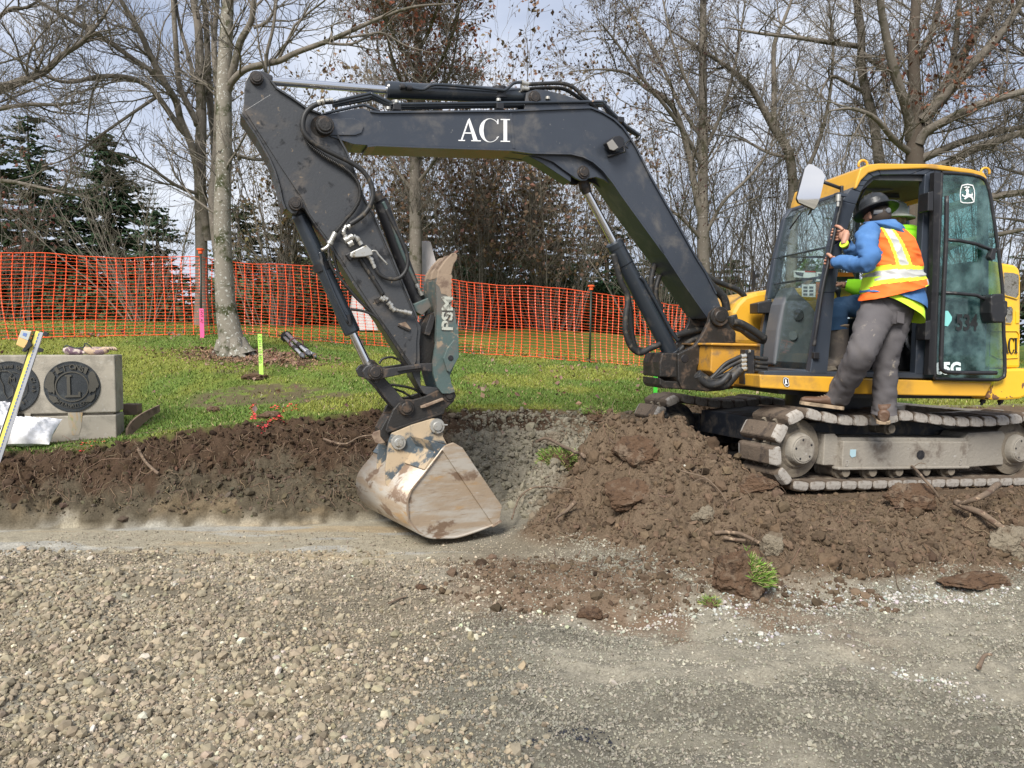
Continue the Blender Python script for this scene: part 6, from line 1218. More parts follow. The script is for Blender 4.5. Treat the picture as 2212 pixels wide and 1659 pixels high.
for lab, px, Y, ty, rad, sk, cl, dn_ in (
  ('dark conifer at the far left edge with broken top', -20, 22, 250, 2.6, 0.5, G2, 1.2), ('tall narrow conifer left of the wall, tip above the tangled bush', 75, 25, 245, 2.9, 1.1, G1, 1.2), ('short dark conifer filling in behind the glove on the wall', 150, 24, 400, 2.8, 1.0, G1, 1.1),
  ('pointed dark conifer standing alone between the wall and the stems', 240, 25, 285, 3.1, 1.1, G1, 1.5), ('low spreading conifer behind the black post with orange cap', 345, 24, 450, 2.6, 1.3, G1, 1.0), ('conifer right behind the lichened trunk', 520, 24, 430, 2.6, 0.6, G2, 1.2),
  ('dusky conifer between the lichened tree and the arm', 640, 25, 400, 2.8, 0.6, G3, 1.2), ('bushy conifer behind the lower arm and pale monument', 770, 23, 420, 2.6, 0.6, G2, 1.2), ('conifer behind the thumb and red leaved tree', 900, 25, 380, 3.0, 0.5, G2, 1.2),
  ('broad conifer low behind the brown leaved bushy tree', 1040, 25, 400, 3.2, 0.4, G3, 1.3), ('broad olive conifer under the bend of the boom', 1170, 25, 380, 3.0, 0.4, G3, 1.3), ('deep green conifer just left of the boom cylinder barrel', 1310, 24, 470, 2.8, 0.4, G1, 1.3),
  ('dark conifer behind the boom cylinder', 1420, 25, 520, 2.6, 0.4, G1, 1.2), ('dark conifer seen between boom and cab', 1580, 25, 560, 2.6, 0.4, G1, 1.2), ('dark conifer seen low through the cab windscreen', 1740, 25, 560, 2.8, 0.4, G1, 1.2), ('dark conifer behind the rear of the excavator', 1990, 26, 560, 2.8, 0.4, G1, 1.0), ('dark conifer at the far right edge', 2230, 26, 520, 2.8, 0.4, G1, 1.0)):
    conifer(lab, px, Y, ty, rad, 0, R2_, cl, dn_, sk)
# clipped evergreen underwood along the far edge of the lawn
def evergreen(label, px, Y, w_, h, rng, col):
    b = P(px, 720, Y); b.z = hz(b.x, b.y)-0.1; t = thing('evergreen_bush', label, 'bush', b, 'evergreen bushes along the far edge of the lawn')
    n = 7; a = rng.uniform(-1, 1, n); P1 = np.stack([np.stack([b.x+a*w_*0.5*s, b.y+rng.uniform(-0.3, 0.3, n), b.z+h*0.8*s+0*a], 1) for s in np.linspace(0, 1, 4)], 1); V, F = tubes([(P1, np.full((n, 4), 0.03))], 5); npmesh('stems', V, F, M['darkbark'], t)
    m = 9000; c = rng.uniform(-1, 1, (28, 3))*np.array([w_, 0.6, h*0.42])+np.array([b.x, b.y, b.z+h*0.5]); k = rng.integers(0, 28, m); pos = c[k]+rng.normal(0, 1, (m, 3))*np.array([0.32, 0.25, 0.22])
    pos = pos[pos[:,2] > b.z+0.05]; leaves('crown', pos, 0.16, col, t, rng, 'needles', 0.2); return t
for i, (px, w_, h, lb) in enumerate(((-60, 1.6, 1.7, 'at the far left edge'), (60, 1.2, 1.5, 'above the grade rod'), (185, 0.9, 0.8, 'above the glove'), (330, 1.0, 0.9, 'left of the black post with orange cap'), (560, 1.4, 1.3, 'right of the lichened trunk'), (700, 1.5, 1.6, 'left of the bucket cylinder foot'), (980, 1.7, 1.8, 'just right of the thumb'), (1120, 1.6, 1.2, 'under the brown leaved bush'), (1260, 1.7, 1.7, 'behind the slim black post'), (1420, 1.7, 1.6, 'behind the boom cylinder'), (1600, 1.8, 1.6, 'left of the cab'))):
    evergreen('dark evergreen bush behind the netting, '+lb, px, 22.5, w_, h, R2_, G1)
# ------------------------------------------------------------------ grass and fallen leaves
n = 230000; y = 6.2+(R2_.random(n)**1.5)*9.5; x = R2_.uniform(-1, 1, n)*(0.72*y+0.6); gz, I3 = height(x, y, True)
edge = y-I3['yt']; k = (edge > -0.02) & (R2_.random(n) < 0.92)
for (px, py, Y, rx, ry) in ((545, 775, 10.4, 0.95, 0.42), (590, 840, 8.6, 0.95, 0.55), (170, 952, 7.1, 1.2, 0.22)):
    c = P(px, py, Y); k &= ~((np.hypot((x-c.x)/rx, (y-c.y)/ry)+0.7*(fbm(x, y, 3, 4, 91)-0.5) < 0.95) & (R2_.random(n) < 0.85))
sx_ = (x-UA.x)*math.cos(UY)+(y-UA.y)*math.sin(UY); sl_ = -(x-UA.x)*math.sin(UY)+(y-UA.y)*math.cos(UY); k &= ~((sx_ > -0.45) & (sx_ < 2.9) & (sl_ < 2.3) & (sl_ > -0.2))
x, y, gz = x[k], y[k], gz[k]; n = len(x); h = R2_.uniform(0.012, 0.038, n)*(0.7+0.7*fbm(x, y, 1.2, 3, 111)); a = R2_.uniform(0, 6.28, n); wd = 0.0032+0.0006*y
ln = R2_.normal(0, 0.5, (n, 2))*h[:,None]; p = np.c_[x, y, gz-0.004]; sdv = np.c_[np.cos(a), np.sin(a), 0*a]*wd[:,None]
V = np.stack([p-sdv, p+sdv, p+np.c_[ln, h]], 1).reshape(-1, 3); F = np.arange(n*3).reshape(-1, 3)
ms = sst(0.42, 0.62, fbm(x, y*0.8, 1.1, 4, 103))[:,None]; cl = colvar((0.110, 0.175, 0.036), n, R2_, 0.25, 0.06)*(1-ms)+colvar((0.205, 0.225, 0.045), n, R2_, 0.25, 0.06)*ms
dr = (R2_.random(n) < 0.07); cl[dr] = colvar((0.28, 0.24, 0.12), int(dr.sum()), R2_, 0.2)
gr = npmesh('grass', V, F, M['blade'], None, False, {'tint': np.repeat(cl, 3, 0)}); tag(gr, 'short mossy green lawn grass on the slope', 'grass', kind='stuff')
# leaves lying along the netting, round the tree and in the grass
pts = []
for i in range(620):
    u_ = R2_.random()
    if u_ < 0.45: px = R2_.uniform(-60, 1500); Y = np.interp(px, [0, 440, 510, 1273, 1500], [11.1, 12, 12.9, 13, 14])+R2_.normal(0, 0.13); c = P(px, 740, Y); pts.append((c.x, c.y))
    elif u_ < 0.75: c = P(545, 775, 10.4); pts.append((c.x+R2_.normal(0, 0.55), c.y+R2_.normal(0, 0.28)))
    elif u_ < 0.9: c = P(R2_.uniform(1000, 1500), 850, R2_.uniform(8.6, 12)); pts.append((c.x, c.y))
    else: c = P(R2_.uniform(0, 1500), 850, R2_.uniform(7.4, 12)); pts.append((c.x, c.y))
pts = np.array(pts); z = height(pts[:,0], pts[:,1]); lf = leaves('fallen_leaves', np.c_[pts, z+0.03], 0.065, (0.22, 0.13, 0.095), None, R2_, 'leafm', 0.0)
tag(lf, 'dead pinkish brown leaves scattered on the lawn and along the netting', 'leaves', kind='stuff')
print('trees done')
# ------------------------------------------------------------------ netting, posts, stakes
R3_ = np.random.default_rng(5)
M['net'] = pbr('orange_netting_plastic', (0.98, 0.125, 0.04), 0.4, var=0.08); M['greenpost'] = pbr('dark_green_post', (0.018, 0.028, 0.020), 0.5)
M['cap'] = pbr('orange_cap_plastic', (0.85, 0.12, 0.03), 0.45); M['concrete'] = pbr('weathered_concrete', (0.33, 0.30, 0.245), 0.9, 0, [((0.24, 0.22, 0.18), 5, 0.48, 0.64), ((0.38, 0.36, 0.31), 14, 0.56, 0.7), ((0.18, 0.16, 0.13), 2.5, 0.58, 0.74)], (60, 0.4))
fx = [-260, -100, 0, 200, 440, 510, 680, 980, 1273, 1425, 1575, 1700]; fY = [10.6, 10.9, 11.1, 11.5, 12.0, 12.7, 13, 13, 13, 14, 15.5, 17]
ftop = [548, 550, 550, 553, 556, 563, 578, 604, 628, 656, 668, 672]
def fence_pt(px): Y = np.interp(px, fx, fY); b = P(px, 740, Y); zb_ = hz(b.x, b.y); zt = P(px, np.interp(px, fx, ftop), Y).z; return Vector((b.x, b.y, zb_)), zt
path = [fence_pt(px) for px in np.linspace(-260, 1700, 260)]
cumf = [0]
for (a, _), (b, _2) in zip(path[:-1], path[1:]): cumf.append(cumf[-1]+math.hypot(b.x-a.x, b.y-a.y))
cumf = np.array(cumf); PX = np.array([[a.x, a.y, a.z, zt] for a, zt in path])
def fp_(d, t):
    x, y, z0, z1_ = [np.interp(d, cumf, PX[:,i]) for i in range(4)]
    sag = 0.035*np.sin(d*1.1)*t + 0.03*np.sin(d*3.1+2)*(0.3+t); bow = 0.05*np.sin(d*1.9+t*3)+0.03*np.sin(d*5.3)*(1-t)
    return np.stack([x+0.015*np.sin(t*5+d*2), y+bow, z0+0.01+(z1_-z0-0.01)*t+sag*0.5*t], -1)
LF = cumf[-1]; ncol = int(LF/0.13); rows = 25; T = np.linspace(0, 1, rows); G_v, G_h = [], []
dcol = np.linspace(0.05, LF-0.05, ncol)+R3_.normal(0, 0.004, ncol)
tt = np.linspace(0, 1, rows*4-3); Dv = dcol[:,None]+0.014*np.sin(tt[None]*3.3+dcol[:,None]*1.3); Pv = fp_(Dv, np.broadcast_to(tt, Dv.shape)); node = np.abs(((np.arange(len(tt))+2) % 4)-2)/2.0
Rv = np.broadcast_to(0.0052+0.0085*(1-np.abs(np.cos(np.arange(len(tt))*np.pi/4)))*0+0.0090*(np.arange(len(tt)) % 4 == 0), Pv.shape[:2]).copy()
V, F = tubes([(Pv, Rv)], 4)
dd = np.linspace(0.03, LF-0.03, ncol*3); Ph = np.stack([fp_(dd+0.0, np.full(len(dd), t)+0.004*np.sin(dd*9+t*40)) for t in T]); Rh = np.full(Ph.shape[:2], 0.0027); Rh[0] = 0.007; Rh[-1] = 0.006
V2, F2 = tubes([(Ph, Rh)], 4)
net = npmesh('safety_netting', np.concatenate([V, V2]), np.concatenate([F, F2+len(V)]), M['net']); tag(net, 'orange plastic mesh safety netting strung across the lawn', 'safety fence')
for px, lab in ((438, 'black netting post with orange cap beside the lichened trunk'), (1273, 'slim black netting post with orange cap left of the boom cylinder hoses'), (-190, 'black netting post beyond the left edge')):
    if px < 0: continue
    b, zt = fence_pt(px); b = b+Vector((0, -0.06, 0)); t = thing('fence_post', lab, 'post', b, 'posts of the orange netting')
    top = zt+0.10 if px < 600 else zt+0.06; o = MB().tube([b-Vector((0,0,0.1)), Vector((b.x+0.02, b.y, top))], 0.017, 10); obj('pole', o, M['greenpost'], t)
    c = Vector((b.x+0.02, b.y, top-0.05)); obj('cap', MB().lathe(c, c+Vector((0,0,1)), [(0,0.024),(0.0,0.034),(0.05,0.036),(0.055,0.060),(0.075,0.062),(0.08,0.045),(0.082,0.0)], 4 if px < 600 else 8), M['cap'], t)
def stake(name, lab, q0, q1, Y, w_, m, words, wm, ts=0.05, lean=0.0, grp=None):
    a = P(*q0, Y); b = P(*q1, Y); a.z = min(a.z, hz(a.x, a.y)-0.05); t = thing(name, lab, 'stake', a, grp)
    r = Vector((1, 0.15, 0)).normalized(); n_ = Vector((-0.15, 1, 0)).normalized(); mb = MB()
    mb.prism([a-r*w_/2, a+r*w_/2, b+r*w_/2, b+r*w_/2+Vector((0,0,0.004)), b-r*w_/2+Vector((0,0,0.004))], n_*0.012); obj('lath', mb, m, t, 0.001)
    if words: text('writing', words, b-n_*0.002-r*w_*0.30-Vector((0,0,0.02)), Vector((0,0,-1)), r, ts, wm, t, 0.0006, 0.0)
    return t
M['pink'] = pbr('pink_painted_lath', (0.85, 0.10, 0.28), 0.7); M['lime'] = pbr('lime_painted_lath', (0.42, 0.72, 0.10), 0.7, 0, [((0.62, 0.50, 0.30), 6, 0.5, 0.6)]); M['green'] = pbr('bright_green_lath', (0.08, 0.75, 0.06), 0.7); M['ink'] = pbr('marker_ink', (0.02, 0.03, 0.03), 0.6)
stake('survey_stake', 'fluorescent pink survey stake with handwriting at the foot of the capped post', (437, 733), (435, 667), 11.75, 0.062, M['pink'], 'HVF AP', M['ink'], 0.062)
stake('survey_stake', 'yellow green survey stake with handwriting standing right of the lichened tree', (565, 806), (561, 722), 9.35, 0.050, M['lime'], 'C 3+11 1/2 R97.0', M['ink'], 0.046)
stake('survey_stake', 'bright green survey stake beside the front of the excavator', (1416, 845), (1417, 786), 9.0, 0.045, M['green'], '5 CSM2 10', M['ink'], 0.042)
stake('survey_stake', 'tiny bare wood stake in the grass under the hose manifold', (1636, 848), (1637, 837), 9.6, 0.03, pbr('bare_lath', (0.45, 0.36, 0.24), 0.8), None, None)
# ------------------------------------------------------------------ concrete sign wall
WP = Pl(P(248, 850, 7.2), 16)
t = thing('concrete_sign_wall', 'weathered concrete wall with two round dark plaques', 'wall', WP((150, 945)))
X0, X1 = -330, 248
mb = MB(); p_ = lambda x, y, o=0: WP((x, y), o)
face = [p_(X0,774), p_(X1-4,774), p_(X1,778), p_(X1,890), p_(X0,890)]
def wallblock(xa, xb, ya, yb, o, d, ch=0.03):
    a, b, c, d_ = WP((xa,ya),o), WP((xb,ya),o), WP((xb,yb),o), WP((xa,yb),o); l = WP.lat; r = -WP.fwd
    m_ = MB().prism([a, b, c, d_], l*d); return m_
zt_ = WP((200,767)).z; zg = WP((200,892)).z; r_ = -WP.fwd; l_ = WP.lat; cR = WP((250,850)); cR.z = 0
def blk(za, zb__, rx, o, d): 
    a = cR+l_*o-r_*3.4; b = cR+l_*o+r_*rx; return [Vector((a.x,a.y,za)), Vector((b.x,b.y,za)), Vector((b.x,b.y,zb__)), Vector((a.x,a.y,zb__))], l_*d
mw = MB()
for za, zb2, rx, o, d in ((zg-0.0, zt_, 0.0, 0.0, 0.34), (zg-0.022, zg-0.0, -0.03, 0.028, 0.28), (0.35, zg-0.022, 0.0, -0.012, 0.36)): mw.prism(*blk(za, zb2, rx, o, d))
wl_ = obj('wall', mw, M['concrete'], t, 0.014)
M['plaque'] = pbr('dark_bronze', (0.035, 0.040, 0.044), 0.5, 0.4, [((0.09, 0.10, 0.10), 12, 0.5, 0.8)], (200, 0.5)); M['relief'] = pbr('raised_bronze', (0.085, 0.080, 0.066), 0.55, 0.4)
M['stain'] = pbr('rust_stain', (0.36, 0.25, 0.13), 0.9, 0, [((0.22, 0.24, 0.11), 14, 0.5, 0.6), ((0.31, 0.28, 0.225), 12, 0.40, 0.52, (1, 1, 0.25))])
px2m = 7.1/1661
def arc_text(s, c, rad, a0, a1, size, parent, m, flip=False, rr_=None, uu=None, z=-0.012, bold=0.0005, sx=1.0):
    for i, ch in enumerate(s):
        if ch == ' ': continue
        a = math.radians(a0+(a1-a0)*i/(len(s)-1)); pos = c+r_*(rad*math.cos(a))+Vector((0,0,1))*(rad*math.sin(a)); rt_ = r_*math.sin(a)-Vector((0,0,1))*math.cos(a); up_ = r_*math.cos(a)+Vector((0,0,1))*math.sin(a)
        if flip: rt_, up_ = -rt_, -up_
        text('lettering', ch, pos+l_*z-rt_*size*0.3, rt_, up_, size, m, parent, 0.003, bold, sx)
for cx, cy, lions in ((156.4, 835, True), (22.6, 836, False)):
    c = WP((cx, cy)); R = 55*px2m*1.0; pq = obj('plaque', MB().lathe(c+l_*0.005, c-l_, [(0,R),(0.012,R),(0.017,R*0.99),(0.017,R*0.955),(0.014,R*0.95),(0.014,0)], 56), M['plaque'], t)
    disc = lambda r0, r1, z=-0.014: [MB().lathe(c+l_*(z+0.004), c-l_, [(0,r0),(0.006,r0),(0.006,r1),(0.0,r1)], 48)]
    if lions:
        obj('relief_ring', MB().lathe(c-l_*0.008, c-l_, [(0,R*0.60),(0.009,R*0.60),(0.009,R*0.555),(0,R*0.555)], 48), M['relief'], pq); obj('relief_ring', MB().lathe(c-l_*0.008, c-l_, [(0,R*0.86),(0.007,R*0.86),(0.007,R*0.845),(0,R*0.845)], 48), M['relief'], pq)
        mm = MB(); f = lambda x, y: c+r_*(R*x)+Vector((0,0,R*y))-l_*0.022
        for q in ([(-.20,.42),(.0,.42),(.0,.36),(-.05,.36),(-.05,-.30),(.18,-.30),(.20,-.18),(.26,-.18),(.26,-.38),(-.22,-.38),(-.22,-.32),(-.15,-.30),(-.15,.36),(-.20,.36)],): mm.prism([f(x*1.15, y*1.1) for x, y in q], l_*0.010)
        obj('letter_relief', mm, M['relief'], pq)
        for sg in (-1, 1):
            q = [(.58,.42),(.66,.58),(.76,.60),(.84,.48),(.90,.28),(.96,.08),(.93,-.04),(.86,-.06),(.84,-.16),(.76,-.22),(.68,-.20),(.62,-.30),(.60,-.10),(.62,.15)]
            obj('lion_head_relief', MB().prism([f(sg*x, y) for x, y in q], l_*0.008), M['relief'], pq)
            q = [(.50,.48),(.60,.72),(.50,.80),(.42,.55)]; obj('scroll_relief', MB().prism([f(sg*x, y) for x, y in q], l_*0.006), M['relief'], pq)
            q = [(.55,-.40),(.82,-.30),(.78,-.48),(.66,-.62),(.50,-.60)]; obj('scroll_relief', MB().prism([f(sg*x, y) for x, y in q], l_*0.006), M['relief'], pq)
        arc_text('LIONS', c, R*0.68, 121, 59, R*0.29, pq, M['relief'], z=-0.018, bold=0.001)
        arc_text('INTERNATIONAL', c, R*0.80, 218, 322, R*0.17, pq, M['relief'], True, z=-0.018, bold=0.0005)
    else:
        arc_text('Whidbey Island Wa', c, R*0.74, 178, 62, R*0.20, pq, M['relief'], z=-0.018); arc_text('Club', c, R*0.76, 22, -12, R*0.20, pq, M['relief'], z=-0.018); arc_text('81', c, R*0.80, 306, 316, R*0.17, pq, M['relief'], True, z=-0.018)
        f = lambda x, y: c+r_*(R*x)+Vector((0,0,R*y))-l_*0.018
        obj('map_outline', MB().tube([f(x, y) for x, y in ((-.35,.52),(-.30,.62),(-.05,.62),(.10,.50),(.0,.38),(-.05,.15),(.12,.0),(.10,-.3),(-.1,-.45),(-.2,-.2),(-.22,.1),(-.32,.3),(-.35,.52))], 0.004, 5), M['relief'], pq)
        obj('relief_ring', MB().tube([f(.60*math.cos(a), .60*math.sin(a)) for a in np.linspace(-1.3, 1.4, 20)], 0.003, 5), M['relief'], pq); text('lettering', 'M', f(-.0, .22), r_, Vector((0,0,1)), R*0.25, M['relief'], pq, 0.003)
    for sx0, sx1, sy in (((-10, 22, 940),) if lions else ((30, 44, 930),)):
        q = [WP((cx+sx0, cy+56), -0.0145), WP((cx+sx1, cy+56), -0.0145), WP((cx+sx1-3, cy+88), -0.0145), WP((cx+sx1-8, sy), -0.0145), WP((cx+sx0+10, sy), -0.0145), WP((cx+sx0+2, cy+85), -0.0145)]
        obj('rust_stain', MB().prism(q, l_*0.002), M['stain'], wl_)
# cloth gloves lying on the wall
M['glove'] = pbr('plum_glove_fabric', (0.16, 0.10, 0.13), 0.95, 0, [((0.50, 0.42, 0.36), 16, 0.48, 0.54)], (200, 0.5)); M['glovetan'] = pbr('tan_glove_leather', (0.48, 0.36, 0.24), 0.9, 0, [((0.25, 0.18, 0.19), 15, 0.52, 0.58)], (200, 0.5))
def glove(lab, pts, m, rr_, cuff):
    p = [WP(z7(x, y), 0.12) for x, y in pts]; t_ = thing('work_glove', lab, 'glove', p[0], 'gloves on the wall')
    mb = MB(); mb.tube(cat(p, 5), [(a*1.05, a*1.25) for a in np.interp(np.linspace(0, 1, (len(p)-1)*5+1), np.linspace(0, 1, len(rr_)), rr_)], 12); o_ = obj('glove_body', mb, m, t_)
    me = o_.data; 
    for v in me.vertices: v.co += Vector(mnoise.noise_vector(v.co*25))*0.008
    if cuff: a = cat([WP(z7(x, y), 0.10) for x, y in cuff], 5); obj('cuff', MB().tube(a, 0.006, 8), M['ink'], t_)
    for k_ in range(4): e_ = p[-1]; obj('glove_finger', MB().tube(cat([p[-2], e_+Vector((0.01*k_, -0.02+0.02*k_, 0.0)), e_+Vector((0.035+0.008*k_, -0.05+0.03*k_, -0.01-0.005*k_))], 4), [0.013]*8+[0.006], 8), m, t_)
glove('plum and tan work glove with dark cuff, standing up on top of the wall', [(570,785),(585,812),(640,822),(700,815),(725,800)], M['glovetan'], [0.010,0.036,0.040,0.034,0.018], [(558,838),(560,800),(572,770),(590,778),(620,805)])
glove('plum work glove lying flat on top of the wall, left of the other', [(430,800),(450,815),(500,825),(540,828),(560,826)], M['glove'], [0.012,0.040,0.034,0.030,0.012], [(428,832),(432,795),(450,784),(500,800),(560,796)])
# sandbags
M['sack'] = pbr('white_woven_sack', (0.72, 0.72, 0.73), 0.7, 0, [((0.5, 0.48, 0.45), 4, 0.55, 0.75)], (300, 0.25, 0.002))
def sack(lab, ctr, L, W, H, yaw, tiltx):
    bm = bmesh.new(); bmesh.ops.create_grid(bm, x_segments=40, y_segments=26, size=1); bm2 = []
    vs = [v.co.copy() for v in bm.verts]; fs = [[v.index for v in f.verts] for f in bm.faces]; bm.free(); V = []
    for sgn in (1, -1):
        for v in vs:
            e = (1-abs(v.x)**2.6)*(1-abs(v.y)**2.4); e = max(e, 0)**0.55; w_ = 0.10*mnoise.noise(Vector((v.x*2.3, v.y*2.3, 1.7)))+0.075*mnoise.noise(Vector((v.x*7+v.y*3, v.y*9, 3)))+0.05*mnoise.noise(Vector((v.x*15, v.y*11+v.x*6, 5)))
            x = v.x*(1-0.07*(1-abs(v.y))); y = v.y*(1-0.10*(1-abs(v.x)**2)); V.append(Vector((x*L/2, y*W/2, sgn*H*e*(0.5+w_*2.2)+0.0)))
    n = len(vs); F = fs+[[i+n for i in reversed(f)] for f in fs]; R_ = Matrix.Rotation(math.radians(yaw), 3, 'Z') @ Matrix.Rotation(math.radians(tiltx), 3, 'X')
    V = [ctr+R_ @ v for v in V]; o_ = obj('sandbag', MB().add(V, F, True), M['sack'], None); return tag(o_, lab, 'sandbag')
b1 = P(66, 938, 6.72); sack('full white woven sandbag lying at the foot of the wall behind the grade rod', Vector((b1.x-0.03, b1.y, 0.835)), 0.47, 0.34, 0.20, 8, 35)
b2 = P(-30, 905, 6.75); sack('white sandbag mostly cut off at the left edge', Vector((b2.x, b2.y, 0.98)), 0.42, 0.34, 0.2, 20, 30)
# leaning grade rod with laser receiver
M['alu'] = pbr('brushed_aluminium', (0.55, 0.55, 0.56), 0.35, 0.8); M['tape'] = pbr('yellow_rule_tape', (0.72, 0.62, 0.12), 0.5); M['bluetape'] = pbr('blue_rule_marks', (0.12, 0.19, 0.42), 0.5)
ra, rb_ = P(*z7(-30,1570), 6.35), P(*z7(262,690), 6.55); ax = (rb_-ra).normalized(); sd_ = ax.cross(Vector((0.35,-1,0)).normalized()).normalized(); nn = sd_.cross(ax).normalized()
if nn.y > 0: nn = -nn; 
t = thing('grade_rod', 'aluminium grade rod with yellow tape and laser receiver leaning by the wall', 'measuring rod', ra)
def bar(a, b, w_, d_, off_s, off_n, name, m, par): 
    s_ = sd_; q = [a+s_*(off_s-w_/2)+nn*off_n, a+s_*(off_s+w_/2)+nn*off_n, b+s_*(off_s+w_/2)+nn*off_n, b+s_*(off_s-w_/2)+nn*off_n]; return obj(name, MB().prism(q, -nn*d_), m, par, 0.001)
sgn = 1 if sd_.x > 0 else -1
rod = bar(ra, rb_, 0.064, 0.03, 0, 0, 'rod', M['alu'], t); bar(ra, rb_, 0.030, 0.002, -0.012*sgn, 0.0025, 'tape', M['tape'], rod); bar(ra, rb_, 0.010, 0.003, -0.030*sgn, 0.0035, 'rod_groove', M['black'], rod)
mk = MB(); Ln = (rb_-ra).length
for i in range(int(Ln/0.03)): 
    a = ra+ax*(0.03*i); mk.prism([a+sd_*(-0.001*sgn)+nn*0.0045, a+sd_*(0.005*sgn)+nn*0.0045, a+ax*0.02+sd_*(0.005*sgn)+nn*0.0045, a+ax*0.02-sd_*(0.001*sgn)+nn*0.0045], -nn*0.001)
obj('tape_marks', mk, M['bluetape'], rod)
rc = ra+ax*(Ln*0.915); u_ = -sd_*sgn
rv = MB().prism([rc+u_*0.045+ax*(-0.075)+nn*0.03, rc+u_*0.125+ax*(-0.060)+nn*0.03, rc+u_*0.125+ax*0.075+nn*0.03, rc+u_*0.045+ax*0.085+nn*0.03], -nn*0.045); rvo = obj('laser_receiver', rv, pbr('orange_receiver_case', (0.66, 0.42, 0.16), 0.5), t, 0.006)
obj('receiver_panel', MB().prism([rc+u_*0.050+ax*(-0.0)+nn*0.033, rc+u_*0.120+ax*(0.01)+nn*0.033, rc+u_*0.120+ax*0.070+nn*0.033, rc+u_*0.050+ax*0.078+nn*0.033], -nn*0.004), pbr('grey_receiver_panel', (0.42, 0.45, 0.42), 0.5), rvo)
obj('receiver_screen', MB().prism([rc+u_*0.072+ax*0.025+nn*0.035, rc+u_*0.100+ax*0.03+nn*0.035, rc+u_*0.100+ax*0.055+nn*0.035, rc+u_*0.072+ax*0.055+nn*0.035], -nn*0.003), M['bluetape'], rvo)
obj('receiver_clamp', MB().prism([rc+u_*0.01+ax*(-0.03)+nn*0.03, rc+u_*0.05+ax*(-0.10)+nn*0.03, rc+u_*0.07+ax*(-0.10)+nn*0.03, rc+u_*0.05+ax*0.02+nn*0.03], -nn*0.06), M['black'], t, 0.003)
for k_ in (0.995, 0.87): c = ra+ax*(Ln*k_)+sd_*sgn*0.035; obj('rod_clamp', MB().prism([c-ax*0.02+nn*0.012, c+ax*0.02+nn*0.012, c+ax*0.015+sd_*sgn*0.035+nn*0.012, c-ax*0.012+sd_*sgn*0.035+nn*0.012], -nn*0.05), M['black'], t, 0.003)
# folded tripod on the grass
ta = on_ground(620, 741)+Vector((0,0,0.09)); tb = on_ground(668, 779)+Vector((0,0,0.06)); ax2 = (tb-ta).normalized(); s2 = ax2.cross(Vector((0,0,1))).normalized(); Lt = (tb-ta).length
t = thing('tripod', 'folded aluminium surveying tripod lying on the grass', 'tripod', ta)
for k_, (o_, zz) in enumerate(((-0.055, 0), (0.055, 0), (0.0, 0.06))):
    a = ta+s2*o_*0.6+Vector((0,0,zz)); b = tb+s2*o_*1.5+Vector((0,0,zz*0.5)); lg = obj('leg', MB().tube([a, b], [(0.022,0.028),(0.018,0.024)], 8), M['alu'], t)
    obj('leg_clamp', MB().tube([a.lerp(b, 0.55), a.lerp(b, 0.66)], 0.036, 8), M['black'], lg); obj('leg_foot', MB().tube([a.lerp(b, 0.95), b+ax2*0.05], [0.042, 0.012], 8), M['greyplastic'], lg)
obj('tripod_head', MB().lathe(ta-ax2*0.07, ta+ax2, [(0,0),(0,0.085),(0.025,0.09),(0.03,0.06),(0.10,0.055)], 24), M['black'], t); obj('strap', MB().tube([ta.lerp(tb, 0.45)+s2*(0.10*math.cos(a))+Vector((0,0,0.03+0.075*math.sin(a))) for a in np.linspace(0, 6.28, 14)], 0.013, 6), pbr('maroon_strap', (0.10, 0.03, 0.03), 0.8), t)
# pale stone monuments beyond the netting
M['palestone'] = pbr('pale_stone', (0.52, 0.48, 0.46), 0.8, 0, [((0.40, 0.37, 0.36), 3, 0.45, 0.65, (3, 3, 0.4))])
def pillar(lab, b, top, w0, w1, lean):
    r = Vector((0.94, 0.34, 0)); f_ = Vector((-0.34, 0.94, 0)); mb = MB(); vs = []
    for c, w_ in ((b, w0), (top, w1)):
        for i, j in ((-1,-1),(1,-1),(1,1),(-1,1)): vs.append(c+r*i*w_/2+f_*j*w_/2)
    vs.append(top+Vector((0.02,0,w1*0.12))); mb.add(vs, [[0,1,5,4],[1,2,6,5],[2,3,7,6],[3,0,4,7],[3,2,1,0],[4,5,8],[5,6,8],[6,7,8],[7,4,8]]); o_ = obj('stone_pillar', mb, M['palestone'], None, 0.01); return tag(o_, lab, 'monument', 'pale stone monuments beyond the netting')
pillar('tall pale tapering stone pillar showing above the netting behind the thumb', P(925, 712, 16.5)-Vector((0,0,0.1)), P(918, 523, 16.5), 0.95, 0.20, 0)
pillar('lower pale pointed stone seen through the netting left of the arm', P(783, 704, 16.5)-Vector((0,0,0.1)), P(768, 614, 16.5), 0.58, 0.08, 0)
# rusty edging and a block beside the wall
M['edging'] = pbr('rusty_brown_edging', (0.17, 0.12, 0.085), 0.8, 0, [((0.10, 0.07, 0.05), 12, 0.5, 0.65)], (60, 0.4))
ep_ = cat([P(*z7(842,1362), 7.05), P(*z7(872,1310), 7.10), P(*z7(940,1255), 7.25), P(*z7(1060,1195), 7.5)], 6); mb = MB(); vs = []
for i, p in enumerate(ep_): h = 0.05+0.05*math.sin(math.pi*min(1, i/len(ep_)*1.2)); vs += [p-Vector((0,0,h)), p+Vector((0,0,0.02)), p+Vector((0.012,0.012,0.02)), p+Vector((0.012,0.012,-h))]
mb.add(vs, [[i*4+k, i*4+(k+1) % 4, i*4+4+(k+1) % 4, i*4+4+k] for i in range(len(ep_)-1) for k in range(4)]+[[0,3,2,1]]); tag(obj('lawn_edging', mb, M['edging'], None), 'bent rusty strip of lawn edging curling out of the turf beside the wall', 'edging')
